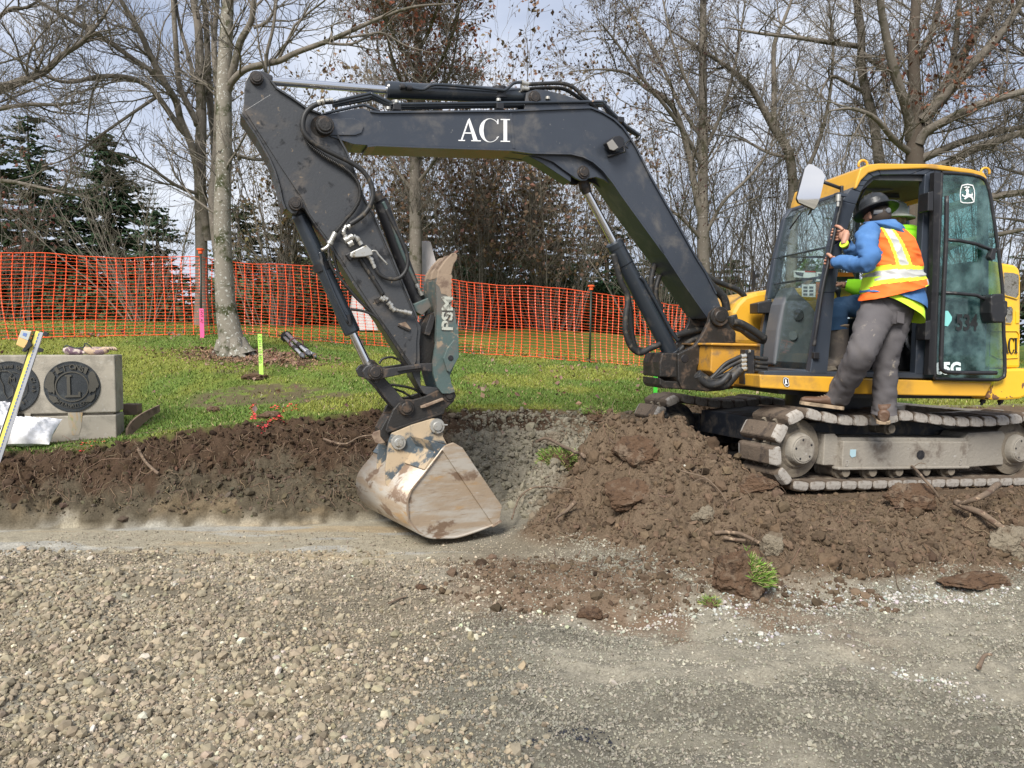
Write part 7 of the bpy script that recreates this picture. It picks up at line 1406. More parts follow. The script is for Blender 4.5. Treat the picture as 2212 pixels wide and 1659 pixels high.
mb = MB().prism([P(*z7(x, y), 7.55) for x, y in ((820,1175),(920,1178),(922,1230),(915,1250),(822,1250))], Vector((-0.01, 0.12, 0))); tag(obj('edging_block', mb, M['edging'], None, 0.006), 'short rusty brown edging block standing against the end of the wall', 'edging')
# sprayed survey marks: short painted strokes on turf and soil
M['spray'] = pbr('red_spray_paint', (0.80, 0.05, 0.07), 0.8)
def spray(lab, pts, wid, ln=120):
    V, F = [], []; r = np.random.default_rng(len(lab)); P3 = [on_ground(*z7(x, y)) for x, y in pts]; c = cat(P3, 10)
    for i in range(ln):
        p = c[r.integers(0, len(c))]; x = p.x+r.normal(0, wid); y = p.y+r.normal(0, wid*1.3); z = hz(x, y)+0.012+r.uniform(0, 0.02); s = r.uniform(0.006, 0.016); a = r.uniform(0, 6.28); k_ = len(V)
        V += [(x+s*math.cos(a), y+s*math.sin(a), z), (x+s*math.cos(a+2.1), y+s*math.sin(a+2.1), z+r.uniform(-.005,.012)), (x+s*math.cos(a+4.2), y+s*math.sin(a+4.2), z)]; F.append((k_, k_+1, k_+2))
    o_ = npmesh('spray_mark', np.array(V), np.array(F), M['spray']); tag(o_, lab, 'paint mark', 'red sprayed survey marks')
spray('short upright red spray mark on the turf below the bare patch', [(1700,1195),(1705,1290)], 0.014); spray('red spray dashes on the turf edge nearest the trench, right of the upright mark', [(1760,1350),(1820,1310),(1905,1290)], 0.02); spray('red spray crescent on the turf above the trench', [(1840,1205),(1900,1240),(1940,1190),(1980,1235)], 0.02, 90)
spray('faint red spray line along the turf edge by the wall', [(520,1470),(600,1455),(700,1450)], 0.012, 22); 
q = [on_ground(*z5(x, 1305)) for x in (980, 1040, 1100)]
# ------------------------------------------------------------------ sods, clods, branches and roots on the heap
M['root'] = pbr('root_bark', (0.14, 0.10, 0.068), 0.9, 0, [((0.33, 0.24, 0.16), 30, 0.55, 0.66), ((0.10, 0.06, 0.04), 14, 0.55, 0.66)], (80, 0.5)); M['soil'] = pbr('clod_soil', (0.105, 0.066, 0.042), 0.97, 0, [((0.16, 0.12, 0.085), 10, 0.5, 0.65), ((0.06, 0.04, 0.028), 18, 0.52, 0.64)], (45, 1.0, 0.02), spec=0.1)
M['claysoil'] = pbr('grey_clod_soil', (0.20, 0.17, 0.125), 0.97, 0, [((0.13, 0.10, 0.07), 9, 0.5, 0.62)], (45, 1.0, 0.02), spec=0.1)
def clod(lab, px, py, r, sq, m, seed, cat__='clod', grp='big lumps on the spoil heap', name='clod', lift=0.3):
    g_ = on_ground(px, py); c = Vector((g_.x, g_.y+r*0.4, g_.z+r*lift)); bm = bmesh.new(); bmesh.ops.create_icosphere(bm, subdivisions=5, radius=1); o_ = Vector((seed*7.1, seed*3.3, 0)); rr_ = random.Random(seed)
    pls = [(Vector((rr_.gauss(0,1), rr_.gauss(0,1), rr_.gauss(0,1))).normalized(), rr_.uniform(0.55, 0.9)) for _ in range(9)]
    for v in bm.verts:
        p = v.co.copy()
        for n_, d in pls:
            e = p.dot(n_)-d
            if e > 0: p -= n_*e*0.8
        p *= 1+0.22*mnoise.noise(p*1.6+o_)+0.13*mnoise.noise(p*4+o_)+0.07*mnoise.noise(p*10+o_)+0.035*mnoise.noise(p*24+o_)
        v.co = c+Vector((p.x*r*sq[0], p.y*r*sq[1], p.z*r*sq[2]))
    me = bpy.data.meshes.new(name); bm.to_mesh(me); vs = [v.co.copy() for v in bm.verts]; bm.free(); ob = fin(name, me, m); tag(ob, lab, cat__, grp); return ob, vs, c
def sodgrass(parent, vs, c, sel, n, rng, L=0.06, nm='grass_tuft'):
    cand = [v for v in vs if sel(v-c)]; V, Cc = [], []
    for i in range(n):
        p = rng.choice(cand) if False else cand[int(rng.random()*len(cand))]; d = (p-c).normalized()*0.5+Vector((rng.normal(0,.35), rng.normal(0,.35), rng.uniform(0.2,1.0))); d.normalize(); l = rng.uniform(0.4, 1.2)*L
        s = d.cross(Vector((rng.normal(), rng.normal(), rng.normal()))).normalized()*0.0025; V += [p-s, p+s, p+d*l*0.6+s*0.6+Vector((0,0,-0.004)), p+d*l+Vector((0,0,-l*0.25))]
        cc_ = colvar((0.16, 0.26, 0.05) if rng.random() < 0.7 else (0.42, 0.37, 0.18), 1, rng, 0.2)[0]; Cc += [cc_]*4
    return npmesh(nm, np.array([v[:] for v in V]), np.arange(len(V)).reshape(-1, 4), M['blade'], parent, False, {'tint': np.array(Cc)})
sod, vs, c = clod('overturned sod with green grass on its side at the foot of the heap', 1605, 1285, 0.135, (1.25, 0.95, 1.15), M['soil'], 3, 'sod', None, 'sod', 0.75)
sodgrass(sod, vs, c, lambda d: d.x > 0.035 and d.y < 0.03 and d.z > -0.05 and abs(d.z-(0.10-0.9*d.x)) < 0.075, 750, R3_, 0.065)
sod2, vs, c = clod('sod with grass hanging from it on the spoil heap beside the bucket', 1215, 1010, 0.16, (1.3, 0.9, 1.0), M['soil'], 8, 'sod', None, 'sod', 0.3)
sodgrass(sod2, vs, c, lambda d: d.y < -0.02, 1300, R3_, 0.06)
sg, vs, c = clod('small sod with a few green blades at the near foot of the heap', 1535, 1310, 0.05, (1.1, 1, 0.7), M['soil'], 11, 'sod', None, 'sod', 0.1); sodgrass(sg, vs, c, lambda d: d.z > 0.0, 140, R3_, 0.05)
sg, vs, c = clod('turf lump on the lip of the trench behind the bucket', 1290, 905, 0.13, (1.5, 1, 0.8), M['soil'], 14, 'sod', None, 'sod', 0.2); sodgrass(sg, vs, c, lambda d: d.z > 0.02, 700, R3_, 0.06)
for a in (('grey clod between the mounds of the heap, above the sod', 1520, 1130, 0.085, (1.1,0.9,1.2), 'claysoil', 21), ('pointed grey clod in the middle of the heap below the idler', 1675, 1190, 0.085, (1.0,0.9,1.4), 'claysoil', 22), ('large brown lump at the top left of the heap', 1380, 1000, 0.17, (1.2,0.9,0.8), 'soil', 23),
          ('brown lump overhanging the low side of the heap near the roots', 1360, 1090, 0.16, (1.3,0.9,0.8), 'soil', 24), ('flat dark sod lying at the right foot of the heap', 2110, 1270, 0.11, (1.8,1.0,0.55), 'soil', 25), ('large grey brown lump cut by the right edge', 2200, 1190, 0.15, (1.0,0.9,1.0), 'claysoil', 26),
          ('brown hump at the foot of the track, near the long branch', 1980, 1090, 0.13, (1.4,0.9,0.9), 'soil', 27), ('brown lump directly below the idler', 1640, 1060, 0.11, (1.4,0.9,0.7), 'soil', 28), ('dark lump of soil on the lawn edge above the trench', 880, 890, 0.09, (1.5,0.9,0.8), 'soil', 29), ('dug up lump beside the yellow green stake', 545, 820, 0.10, (1.6,1,0.6), 'soil', 30), ('small dug lump on the turf below the stake', 460, 890, 0.06, (1.2,1,0.9), 'soil', 31),
          ('small reddish lump on the gravel at the near end of the soil apron', 1275, 1335, 0.06, (1.8,1,0.6), 'soil', 32), ('grey boulder like clod of clay right behind the bucket', 1200, 960, 0.11, (1.2,1,0.8), 'claysoil', 33), ('dark soil lump on the turf beside the red spray crescent', 580, 905, 0.07, (1.6,1,0.7), 'soil', 34), ('dark dirt lump lying on the gravel left of the soil apron', 910, 1275, 0.035, (1.5,1,0.6), 'soil', 35)):
    clod(a[0], a[1], a[2], a[3], a[4], M[a[5]], a[6])
def stick(lab, pts, r0, r1, lift=0.02, name='root', m='root', grp='roots and branches on the spoil', wig=0.01, twigs=0):
    P3 = [on_ground(x, y)+Vector((0, -0.02, lift+(l or 0))) for x, y, l in [(q if len(q) == 3 else (*q, 0)) for q in pts]]; c = cat(P3, 7); c = [p+Vector(mnoise.noise_vector(p*9))*wig for p in c]
    o_ = obj(name, MB().tube(c, [r0+(r1-r0)*i/(len(c)-1) for i in range(len(c))], 8), M[m]); tag(o_, lab, 'root' if name == 'root' else 'branch', grp)
    for k_ in range(twigs):
        p = c[random.randrange(3, len(c)-3)]; d = Vector((random.gauss(0, 1), -0.5, random.gauss(0, 1))).normalized()*random.uniform(0.05, 0.13); obj('side_root', MB().tube(cat([p, p+d*0.5+Vector((0,0,0.02)), p+d], 4), [0.003]*8+[0.001], 5), M[m], o_)
    return o_
stick('long straight broken branch lying down the right side of the heap', [(2060,1122,0.10),(2130,1150,0.08),(2212,1196,0.03),(2260,1220,0.0)], 0.024, 0.014, name='branch', twigs=2)
stick('short thick branch end sticking up beside the long broken one', [(2068,1125,0.10),(2110,1118,0.12),(2150,1096,0.14)], 0.013, 0.024, name='branch')
stick('slanting stick leaning from the track down onto the heap', [(1955,1022,0.10),(1985,1062,0.10),(2025,1105,0.08)], 0.011, 0.009, name='branch', twigs=3)
stick('reddish root reaching left from the grassy sod toward the bucket', [(1158,990,0.14),(1180,986,0.16),(1215,1005,0.16),(1262,1022,0.12)], 0.014, 0.016, twigs=3)
stick('curved root arching over the grey clay beside the bucket lip', [(1107,1138,0.05),(1125,1100,0.10),(1165,1082,0.10),(1230,1078,0.06)], 0.008, 0.006, twigs=2)
stick('stubby pale root end pointing down left at the heap foot', [(1200,1140,0.04),(1222,1122,0.05),(1242,1110,0.08)], 0.006, 0.020)
stick('pair root lying above the overturned sod', [(1540,1162,0.02),(1590,1166,0.03),(1640,1188,0.03)], 0.014, 0.012, twigs=1); stick('thinner root just under the one above the overturned sod', [(1560,1172,0.02),(1610,1180,0.02)], 0.012, 0.010)
stick('thin forked root on the brown mound under the swing bracket', [(1470,1030,0.03),(1530,1055,0.04),(1570,1100,0.03)], 0.006, 0.004, twigs=4)
stick('cut root with a pale end hanging from the bank left of centre', [(300,985,0.04),(320,1015,0.04),(345,1035,0.02)], 0.012, 0.014, twigs=2)
stick('gnarled root along the top of the bank left of the bucket', [(700,960,0.03),(745,975,0.05),(780,955,0.03),(830,945,0.02)], 0.011, 0.006, twigs=5)
stick('pale curled bark strip lying on the gravel at the right', [(2108,1450,0.0),(2118,1432,0.02),(2135,1428,0.02)], 0.012, 0.006, name='branch')
stick('short twig on the gravel in front of the trench', [(840,1310,0.0),(868,1296,0.0),(880,1290,0.0)], 0.006, 0.004, name='branch')
# fine hair roots: uncountable
bs = []; r = np.random.default_rng(77)
for i in range(1500):
    u_ = r.random()
    if u_ < 0.45: px, py = r.uniform(0, 830), r.uniform(920, 1085)
    elif u_ < 0.9: px, py = r.uniform(1130, 2212), r.uniform(960, 1280)
    else: px, py = r.uniform(1000, 1330), r.uniform(890, 960)
    bs.append((px, py))
g3 = np.array([on_ground(*q)[:] for q in bs]); n = len(g3); k = 7; L = np.clip(r.lognormal(math.log(0.11), 0.55, n), 0.03, 0.40)
d = np.stack([r.normal(0, 0.7, n), r.uniform(-0.7, -0.1, n), r.normal(-0.6, 0.6, n)], 1); d /= np.linalg.norm(d, axis=1, keepdims=True); cur = g3+np.array([0, -0.015, 0.02]); pts = [cur]
for q in range(k-1): d = d+r.normal(0, 0.38, d.shape)+np.array([0, -0.03, -0.12]); d /= np.linalg.norm(d, axis=1, keepdims=True); cur = cur+d*(L/(k-1))[:,None]; pts.append(cur)
P1 = np.stack(pts, 1); hgt = height(P1[:,:,0].ravel(), P1[:,:,1].ravel()).reshape(P1.shape[:2]); P1[:,:,2] = np.maximum(P1[:,:,2], hgt+0.004); R1 = r.uniform(0.0014, 0.0038, (n, 1))*np.linspace(1, 0.4, k)[None]
V, F = tubes([(P1, R1)], 4); hr = npmesh('hair_roots', V, F, tintmat('hair_root', 0.9), None, True, {'tint': np.repeat(colvar((0.17, 0.12, 0.08), n, r, 0.3), k*4, 0)}); tag(hr, 'tangle of thin torn roots hanging from bank and spoil heap', 'roots', kind='stuff')
# mulch round the lichened tree
c = P(545, 772, 10.4); n = 2600; x = c.x+r.normal(0, 0.45, n); y = c.y+r.normal(0, 0.24, n); z = height(x, y)
tag(scatter('bark_chips', np.c_[x, y, z+0.012], np.full(n, 0.016)*r.uniform(0.5, 1.4, n), colvar((0.22, 0.14, 0.09), n, r, 0.4), oct_, M['clod'], r, 0.2), 'brown bark chips and dead leaves round the lichened tree', 'bark chips', kind='stuff')
print('props done')
# ------------------------------------------------------------------ people
M['skin'] = pbr('skin', (0.46, 0.25, 0.17), 0.55, 0, [((0.38, 0.17, 0.11), 22, 0.5, 0.7)], (120, 0.15, 0.002), var=0.06)
M['bluefab'] = pbr('blue_hoodie_fabric', (0.070, 0.165, 0.36), 0.95, 0, [((0.10, 0.21, 0.42), 8, 0.45, 0.7)], (160, 0.4, 0.003), spec=0.15)
M['vest_o'] = pbr('hi_vis_orange', (0.95, 0.16, 0.02), 0.8, 0, bump=(120, 0.3, 0.003), var=0.06); M['vest_y'] = pbr('hi_vis_yellow', (0.78, 0.95, 0.05), 0.8, var=0.05); M['vest_s'] = pbr('reflective_tape', (0.46, 0.46, 0.44), 0.45, 0.1, var=0.06)
M['lime_f'] = pbr('lime_fabric', (0.62, 0.92, 0.05), 0.9, 0, bump=(120, 0.4, 0.003), var=0.08); M['limehood'] = pbr('green_lime_hoodie', (0.32, 0.80, 0.02), 0.9, 0, bump=(120, 0.4, 0.003), var=0.08)
M['trouser'] = pbr('grey_work_trousers', (0.115, 0.108, 0.112), 0.95, 0, [((0.13, 0.12, 0.12), 5, 0.46, 0.66), ((0.28, 0.25, 0.21), 11, 0.63, 0.72)], (170, 0.5, 0.003), spec=0.1)
M['jeans'] = pbr('blue_jeans', (0.030, 0.075, 0.15), 0.95, 0, [((0.06, 0.12, 0.22), 7, 0.5, 0.7)], (170, 0.4, 0.003))
M['leather'] = pbr('brown_boot_leather', (0.115, 0.065, 0.040), 0.6, 0, [((0.20, 0.14, 0.10), 16, 0.5, 0.7)], (60, 0.3)); M['sole'] = pbr('tan_boot_sole', (0.36, 0.27, 0.18), 0.85, 0, [((0.2, 0.15, 0.1), 18, 0.5, 0.66)])
M['bootrub'] = pbr('grey_brown_boot_rubber', (0.085, 0.070, 0.060), 0.7, 0, [((0.17, 0.14, 0.11), 10, 0.5, 0.7)])
M['hatblack'] = pbr('black_hard_hat', (0.018, 0.020, 0.022), 0.35, 0, [((0.10, 0.10, 0.10), 18, 0.58, 0.7)]); M['hatwhite'] = pbr('pale_hard_hat', (0.45, 0.48, 0.44), 0.45, 0, [((0.3, 0.3, 0.28), 10, 0.55, 0.75)]); M['hair'] = pbr('dark_hair', (0.035, 0.025, 0.018), 0.8)
def ringloft(rings, n=28, wr=0.0, ws=9.0, seed=0, sub=5, cap=False):
    """rings (centre, u, v): smooth surface through elliptical sections; wrinkled by wr metres"""
    R = [[Vector(a) for a in r] for r in rings]; cs = [cat([r[i] for r in R], sub) for i in range(3)]; vs = []
    m = len(cs[0])
    for i in range(m):
        c, u, v = cs[0][i], cs[1][i], cs[2][i]
        for k in range(n):
            a = 2*math.pi*k/n; q = abs(math.cos(a))**0.9*math.copysign(1, math.cos(a)), abs(math.sin(a))**0.9*math.copysign(1, math.sin(a)); p = c+u*q[0]+v*q[1]
            if wr:
                o = (p-c).normalized(); s = Vector((seed*5.1, seed*2.7, 0)); ax = p*ws; w_ = mnoise.noise(Vector((ax.x*0.6, ax.y*0.6, ax.z*1.8))+s)+0.6*mnoise.noise(Vector((ax.x*1.5+ax.z*1.3, ax.y*1.5, ax.z*2.6))+s); w_ = (1-abs(w_)*2.2)
                p = p+o*wr*w_
            vs.append(p)
    fs = [[i*n+k, i*n+(k+1) % n, (i+1)*n+(k+1) % n, (i+1)*n+k] for i in range(m-1) for k in range(n)]; mb = MB().add(vs, fs, True)
    if cap: mb.f.append(list(range(n))); mb.sm.append(False); mb.f.append([(m-1)*n+k for k in range(n)]); mb.sm.append(False)
    return mb, m, n
RX = Vector((math.cos(math.radians(9)), math.sin(math.radians(9)), 0)); RY = Vector((-RX.y, RX.x, 0))
def limbloft(pts, rad, wr, seed, n=22, sub=6, flat=1.0, ws=9.0):
    pts = [Vector(p) for p in pts]; rings = []
    for i, p in enumerate(pts):
        t = (pts[min(i+1, len(pts)-1)]-pts[max(i-1, 0)]).normalized(); u = Vector((0, 1, 0))-t*t.y; u.normalize(); v = t.cross(u); rings.append((p, v*rad[i], u*rad[i]*flat))
    return ringloft(rings, n, wr, ws, seed, sub)[0]
def skinbody(verts, edges, rad, extra, m, parent, name='body'):
    me = bpy.data.meshes.new('sk'); me.from_pydata([tuple(v) for v in verts], edges, []); o = bpy.data.objects.new('sk', me); C.objects.link(o)
    md = o.modifiers.new('s', 'SKIN'); md.use_smooth_shade = True; sv = me.skin_vertices[0].data
    for i, r in enumerate(rad): sv[i].radius = (r, r) if not isinstance(r, tuple) else r; sv[i].use_root = (i == 0)
    s2_ = o.modifiers.new('u', 'SUBSURF'); s2_.levels = 2; s2_.render_levels = 2
    bpy.context.view_layer.update(); e = bpy.data.meshes.new_from_object(o.evaluated_get(bpy.context.evaluated_depsgraph_get())); bpy.data.objects.remove(o)
    mb = MB(); mb.add([v.co.copy() for v in e.vertices], [list(p.vertices) for p in e.polygons], True); bpy.data.meshes.remove(e)
    mb.add(extra.v, extra.f, True); return obj(name, mb, m, parent)
def blob(mb, c, ax, r, n=16):
    """ellipsoid: ax = three axis vectors (lengths = semi-axes)"""
    vs = []; m = 10
    for i in range(m+1):
        t = math.pi*i/m
        for k in range(n): a = 2*math.pi*k/n; vs.append(c+ax[2]*math.cos(t)+ax[0]*(math.sin(t)*math.cos(a))+ax[1]*(math.sin(t)*math.sin(a)))
    return mb.add(vs, [[i*n+k, i*n+(k+1) % n, (i+1)*n+(k+1) % n, (i+1)*n+k] for i in range(m) for k in range(n)], True)
def grip(mb, rail, axis, wrist, front, rr=0.022, thumb_up=True):
    """a hand closed round a rail: palm on the wrist side, four unequal fingers curling round, thumb opposed"""
    axis = axis.normalized(); w_ = (wrist-rail); w_ -= axis*w_.dot(axis); w_.normalize(); f_ = axis.cross(w_)
    if (f_.y < 0) != front: f_ = -f_
    pc = rail+w_*0.045+f_*(0.012); blob(mb, pc, (w_*0.032, f_*0.020, axis*0.044), 1); blob(mb, rail+w_*0.075+f_*0.008, (w_*0.030, f_*0.019, axis*0.034), 1)
    mb.tube(cat([rail+w_*0.085+f_*0.006, rail.lerp(wrist, 0.75)+w_*0.02, wrist]), 0.026, 14)
    for i, (l, r) in enumerate(((0.9, 0.0088), (1.0, 0.0095), (0.97, 0.0092), (0.78, 0.0080))):
        z = (0.031-0.0205*i)*(1 if thumb_up else 1); rad = rr+r*1.02; pts = []
        pts.append(rail+w_*(rad+0.030)+f_*(0.017)+axis*z*0.85)
        for k in range(7):
            a = math.radians(38+l*215*k/6); pts.append(rail+w_*(rad*1.12*math.cos(a))+f_*(rad*1.12*math.sin(a))+axis*(z-0.002*k*(i-1.5)*0.3))
        c = cat(pts, 3); rr_ = [r*(1.12 if j in (9, 10, 15, 16) else 1.0) for j in range(len(c))]; rr_[-1] = r*0.45; rr_[-2] = r*0.85; rr_[0] = r*1.1
        mb.tube(c, rr_, 9)
    t0 = rail+w_*0.052-f_*0.006+axis*0.030; tp = [t0, rail+w_*0.030-f_*0.020+axis*0.050, rail+w_*0.006-f_*(rr+0.006)+axis*0.058, rail-w_*0.014-f_*(rr*0.8)+axis*(0.060 if thumb_up else 0.046)]
    mb.tube(cat(tp, 3), [0.013,0.013,0.013,0.0125,0.012,0.0115,0.011,0.010,0.008,0.004], 9)
def head(mb, c, up, face, s=1.0):
    up = up.normalized(); face = (face-up*face.dot(up)).normalized(); sd = up.cross(face); n = 20; m = 14; vs = []
    for i in range(m+1):
        t = math.pi*i/m; z = math.cos(t)
        for k in range(n):
            a = 2*math.pi*k/n; x = math.sin(t)*math.cos(a); y = math.sin(t)*math.sin(a); jaw = 1-0.22*max(0, -z)**1.2*(1 if x > 0 else 0.9); fl = 0.97 if x > 0.6 else 1.0
            vs.append(c+face*(x*0.100*s*jaw*fl)+sd*(y*0.076*s*jaw)+up*(z*0.122*s))
    mb.add(vs, [[i*n+k, i*n+(k+1) % n, (i+1)*n+(k+1) % n, (i+1)*n+k] for i in range(m) for k in range(n)], True)
    mb.tube([c+face*0.092*s+up*0.015*s, c+face*0.112*s-up*0.020*s, c+face*0.094*s-up*0.030*s], [0.007, 0.014, 0.009], 8)       # nose
    blob(mb, c+face*0.088*s-up*0.058*s, (sd*0.024, face*0.010, up*0.007), 1); blob(mb, c+face*0.085*s-up*0.064*s, (sd*0.020, face*0.011, up*0.006), 1)  # lips
    for g_ in (-1, 1):
        blob(mb, c+sd*g_*0.078*s-up*0.012*s, (face*0.018, sd*0.008, up*0.031), 1); blob(mb, c+face*0.086*s+sd*g_*0.031*s+up*0.012*s, (sd*0.015, face*0.010, up*0.008), 1); blob(mb, c+face*0.084*s+sd*g_*0.031*s+up*0.030*s, (sd*0.019, face*0.012, up*0.006), 1)
    return face, up, sd
def hat(nm, c, up, m, parent, R=0.168, front=None):
    up = up.normalized(); mb = MB(); mb.lathe(c, c+up, [(-0.030,R*0.985),(-0.022,R),(-0.012,R*0.90),(0.0,0.118),(0.004,0.112),(0.05,0.106),(0.09,0.085),(0.112,0.052),(0.120,0.0)], 36)
    mb.lathe(c, c+up, [(-0.030,R*0.985),(-0.020,R*0.86),(-0.008,0.112),(-0.006,0.0)], 36); o = obj(nm, mb, m, parent)
    rb = MB()
    for k in (-1, 0, 1):
        s = up.orthogonal().normalized(); f = up.cross(s); base = c+f*0.028*k; rb.tube(cat([base+s*0.100+up*0.03, base+s*0.075+up*0.093, base+up*0.121, base-s*0.075+up*0.093, base-s*0.100+up*0.03]), 0.006, 6)
    obj('hat_ridge', rb, m, o); return o
def boot(nm, heel, toe, up, parent, m, sole, h=0.13, w_=0.050, shaft=None):
    ax = (toe-heel); L = ax.length; ax.normalize(); sd = up.cross(ax).normalized(); up = ax.cross(sd).normalized()*1.0
    if up.z < 0: up = -up
    rings = []
    for t, ww, hh in ((0.0,0.55,0.80),(0.06,0.80,0.98),(0.22,0.86,1.0),(0.40,0.84,0.80),(0.58,0.98,0.60),(0.78,1.02,0.50),(0.93,0.80,0.42),(1.0,0.35,0.26)):
        hgt = h*hh*0.62; rings.append((heel+ax*L*t+up*(hgt*0.5+0.018), sd*w_*ww, up*hgt*0.5))
    mb, _, _ = ringloft(rings, 18, 0.002, 22, 3, 4, True); o = obj(nm, mb, m, parent)
    so = MB(); pr = [(0.0,0.60),(0.06,0.90),(0.25,0.88),(0.45,0.82),(0.62,1.04),(0.80,1.06),(0.94,0.80),(1.01,0.35)]; L_ = [heel+ax*L*t+sd*w_*k*1.06 for t, k in pr]+[heel+ax*L*t-sd*w_*k*1.06 for t, k in reversed(pr)]
    so.prism([p-up*0.006 for p in L_], up*0.028); obj('boot_sole', so, sole, o, 0.004); 
    obj('boot_collar', MB().tube([heel+ax*L*0.24+up*0.07, heel+ax*L*0.20+up*(h+0.0)], [0.048, 0.052], 16), m, o)
    lc = MB()
    for k in range(4): p = heel+ax*L*(0.40+0.07*k)+up*(h*(0.60-0.06*k)+0.005); lc.tube([p-sd*0.022, p+up*0.004, p+sd*0.022], 0.0028, 5)
    obj('boot_laces', lc, sole, o); return o
# --- standing worker leaning into the cab
W = thing('person', 'worker in orange and lime vest, blue hoodie and black brimmed hard hat standing on the track leaning into the cab', 'person', P(1870, 900, 5.95))
W['label'] = 'worker in orange safety vest and black brimmed hard hat standing on the near track'
nHip, nKnee, nAnk = P(1897, 668, 5.78), P(1862, 752, 5.68), P(1812, 848, 5.98); fHip, fKnee, fAnk = P(1940, 672, 5.80), P(1915, 772, 5.84), P(1909, 876, 5.93)
nSh, nEl, nWr = P(1872, 508, 5.72), P(1884, 566, 5.58), P(1806, 566, 5.84); fSh, fEl, fWr = P(1880, 502, 6.04), P(1852, 552, 6.02), P(1824, 527, 5.93)
pel, sp1, sp2, nk, hd_ = P(1918, 655, 5.80), P(1922, 600, 5.80), P(1915, 530, 5.84), P(1902, 490, 5.88), P(1894, 462, 5.92)
bx = MB(); rail1 = K(z3(645,885), -0.05); rail2 = K(z3(703,660), -0.05); rax = (K(z3(700,560), -0.05)-K(z3(590,1100), -0.05)).normalized()
grip(bx, rail1, rax, nWr, True); grip(bx, rail2, rax, fWr, False)
head(bx, hd_+Vector((0, 0.01, -0.005)), Vector((-0.15, 0.30, 0.94)), Vector((-0.45, 0.88, -0.2)), 0.96)
skinbody([pel, sp1, sp2, nk, hd_, nHip, nKnee, nAnk, fHip, fKnee, fAnk, nSh, nEl, nWr, fSh, fEl, fWr], [(0,1),(1,2),(2,3),(3,4),(0,5),(5,6),(6,7),(0,8),(8,9),(9,10),(2,11),(11,12),(12,13),(2,14),(14,15),(15,16)],
         [0.09,0.10,0.09,0.05,0.055,0.07,0.055,0.045,0.07,0.055,0.045,0.042,0.038,0.027,0.042,0.038,0.027], bx, M['skin'], W)
# trousers: legs and seat
s_ = lambda c, a, b, tilt=0.0: (c, (RX*math.cos(tilt)+Vector((0,0,1))*math.sin(tilt))*a, RY*b)
tr = MB(); legn = limbloft([P(1905, 655, 5.78), P(1888, 690, 5.76), P(1873, 730, 5.72), P(1861, 760, 5.70), P(1843, 796, 5.80), P(1824, 830, 5.92), P(1808, 858, 6.02)], [0.120,0.118,0.104,0.097,0.089,0.080,0.082], 0.015, 1, ws=13)
legf = limbloft([P(1938, 655, 5.82), P(1931, 700, 5.82), P(1920, 745, 5.84), P(1913, 785, 5.87), P(1912, 830, 5.90), P(1910, 875, 5.93), P(1909, 893, 5.94)], [0.112,0.104,0.088,0.080,0.077,0.076,0.082], 0.014, 2, ws=13)
sb, _, _ = ringloft([s_(P(1920, 628, 5.79), 0.155, 0.110), s_(P(1919, 650, 5.78), 0.164, 0.120), s_(P(1917, 672, 5.78), 0.160, 0.120), s_(P(1916, 700, 5.79), 0.135, 0.105)], 26, 0.010, 8, 4)
for q in (legn, legf, sb): tr.add(q.v, q.f, True)
tro = obj('trousers', tr, M['trouser'], W); obj('pocket_flap', MB().prism([P(1939, 672, 5.655), P(1955, 676, 5.665), P(1953, 700, 5.67), P(1938, 697, 5.66)], Vector((0, 0.012, 0))), M['trouser'], tro, 0.004)
# lime shirt tail, hoodie, vest
sh, _, _ = ringloft([s_(P(1922, 600, 5.79), 0.20, 0.14), s_(P(1925, 640, 5.78), 0.222, 0.160, -0.14), s_(P(1930, 655, 5.775), 0.232, 0.170, -0.30), s_(P(1935, 667, 5.775), 0.232, 0.175, -0.48)], 40, 0.006, 7, 5)
obj('shirt', sh, M['lime_f'], W)
ho, _, _ = ringloft([s_(P(1903, 482, 5.87), 0.075, 0.075), s_(P(1905, 492, 5.86), 0.125, 0.105), s_(P(1910, 508, 5.85), 0.170, 0.135), s_(P(1919, 535, 5.83), 0.172, 0.138), s_(P(1924, 570, 5.81), 0.180, 0.140), s_(P(1926, 605, 5.79), 0.195, 0.148), s_(P(1928, 635, 5.78), 0.235, 0.172, -0.05), s_(P(1933, 648, 5.775), 0.243, 0.180, -0.33)], 40, 0.007, 7, 6)
hoo = obj('hoodie', ho, M['bluefab'], W)
obj('sleeve', limbloft([P(1880, 498, 5.78), P(1872, 512, 5.72), P(1874, 535, 5.66), P(1880, 556, 5.60), P(1872, 569, 5.61), P(1850, 571, 5.70), P(1825, 568, 5.78), P(1806, 566, 5.84)], [0.064,0.072,0.064,0.061,0.055,0.050,0.046,0.038], 0.015, 7, ws=12), M['bluefab'], hoo)
obj('sleeve', limbloft([P(1890, 500, 5.98), P(1876, 515, 6.04), P(1864, 538, 6.06), P(1852, 552, 6.03), P(1838, 541, 5.98), P(1826, 529, 5.94)], [0.062,0.066,0.060,0.056,0.046,0.038], 0.013, 8, ws=12), M['bluefab'], hoo)
obj('cuff', MB().tube([nWr+(nWr-nEl).normalized()*-0.01, nWr+(nWr-nEl).normalized()*0.025], 0.036, 18), M['bluefab'], hoo); obj('cuff', MB().tube([fWr+(fWr-fEl).normalized()*-0.012, fWr+(fWr-fEl).normalized()*0.012], 0.033, 18), M['lime_f'], hoo)
hb, _, _ = ringloft([s_(P(1900, 478, 5.84), 0.10, 0.085, 0.1), s_(P(1906, 485, 5.82), 0.135, 0.11, -0.1), s_(P(1916, 496, 5.79), 0.140, 0.11, -0.25), s_(P(1922, 505, 5.79), 0.105, 0.085, -0.3)], 26, 0.010, 11, 9); obj('hood', hb, M['bluefab'], hoo)
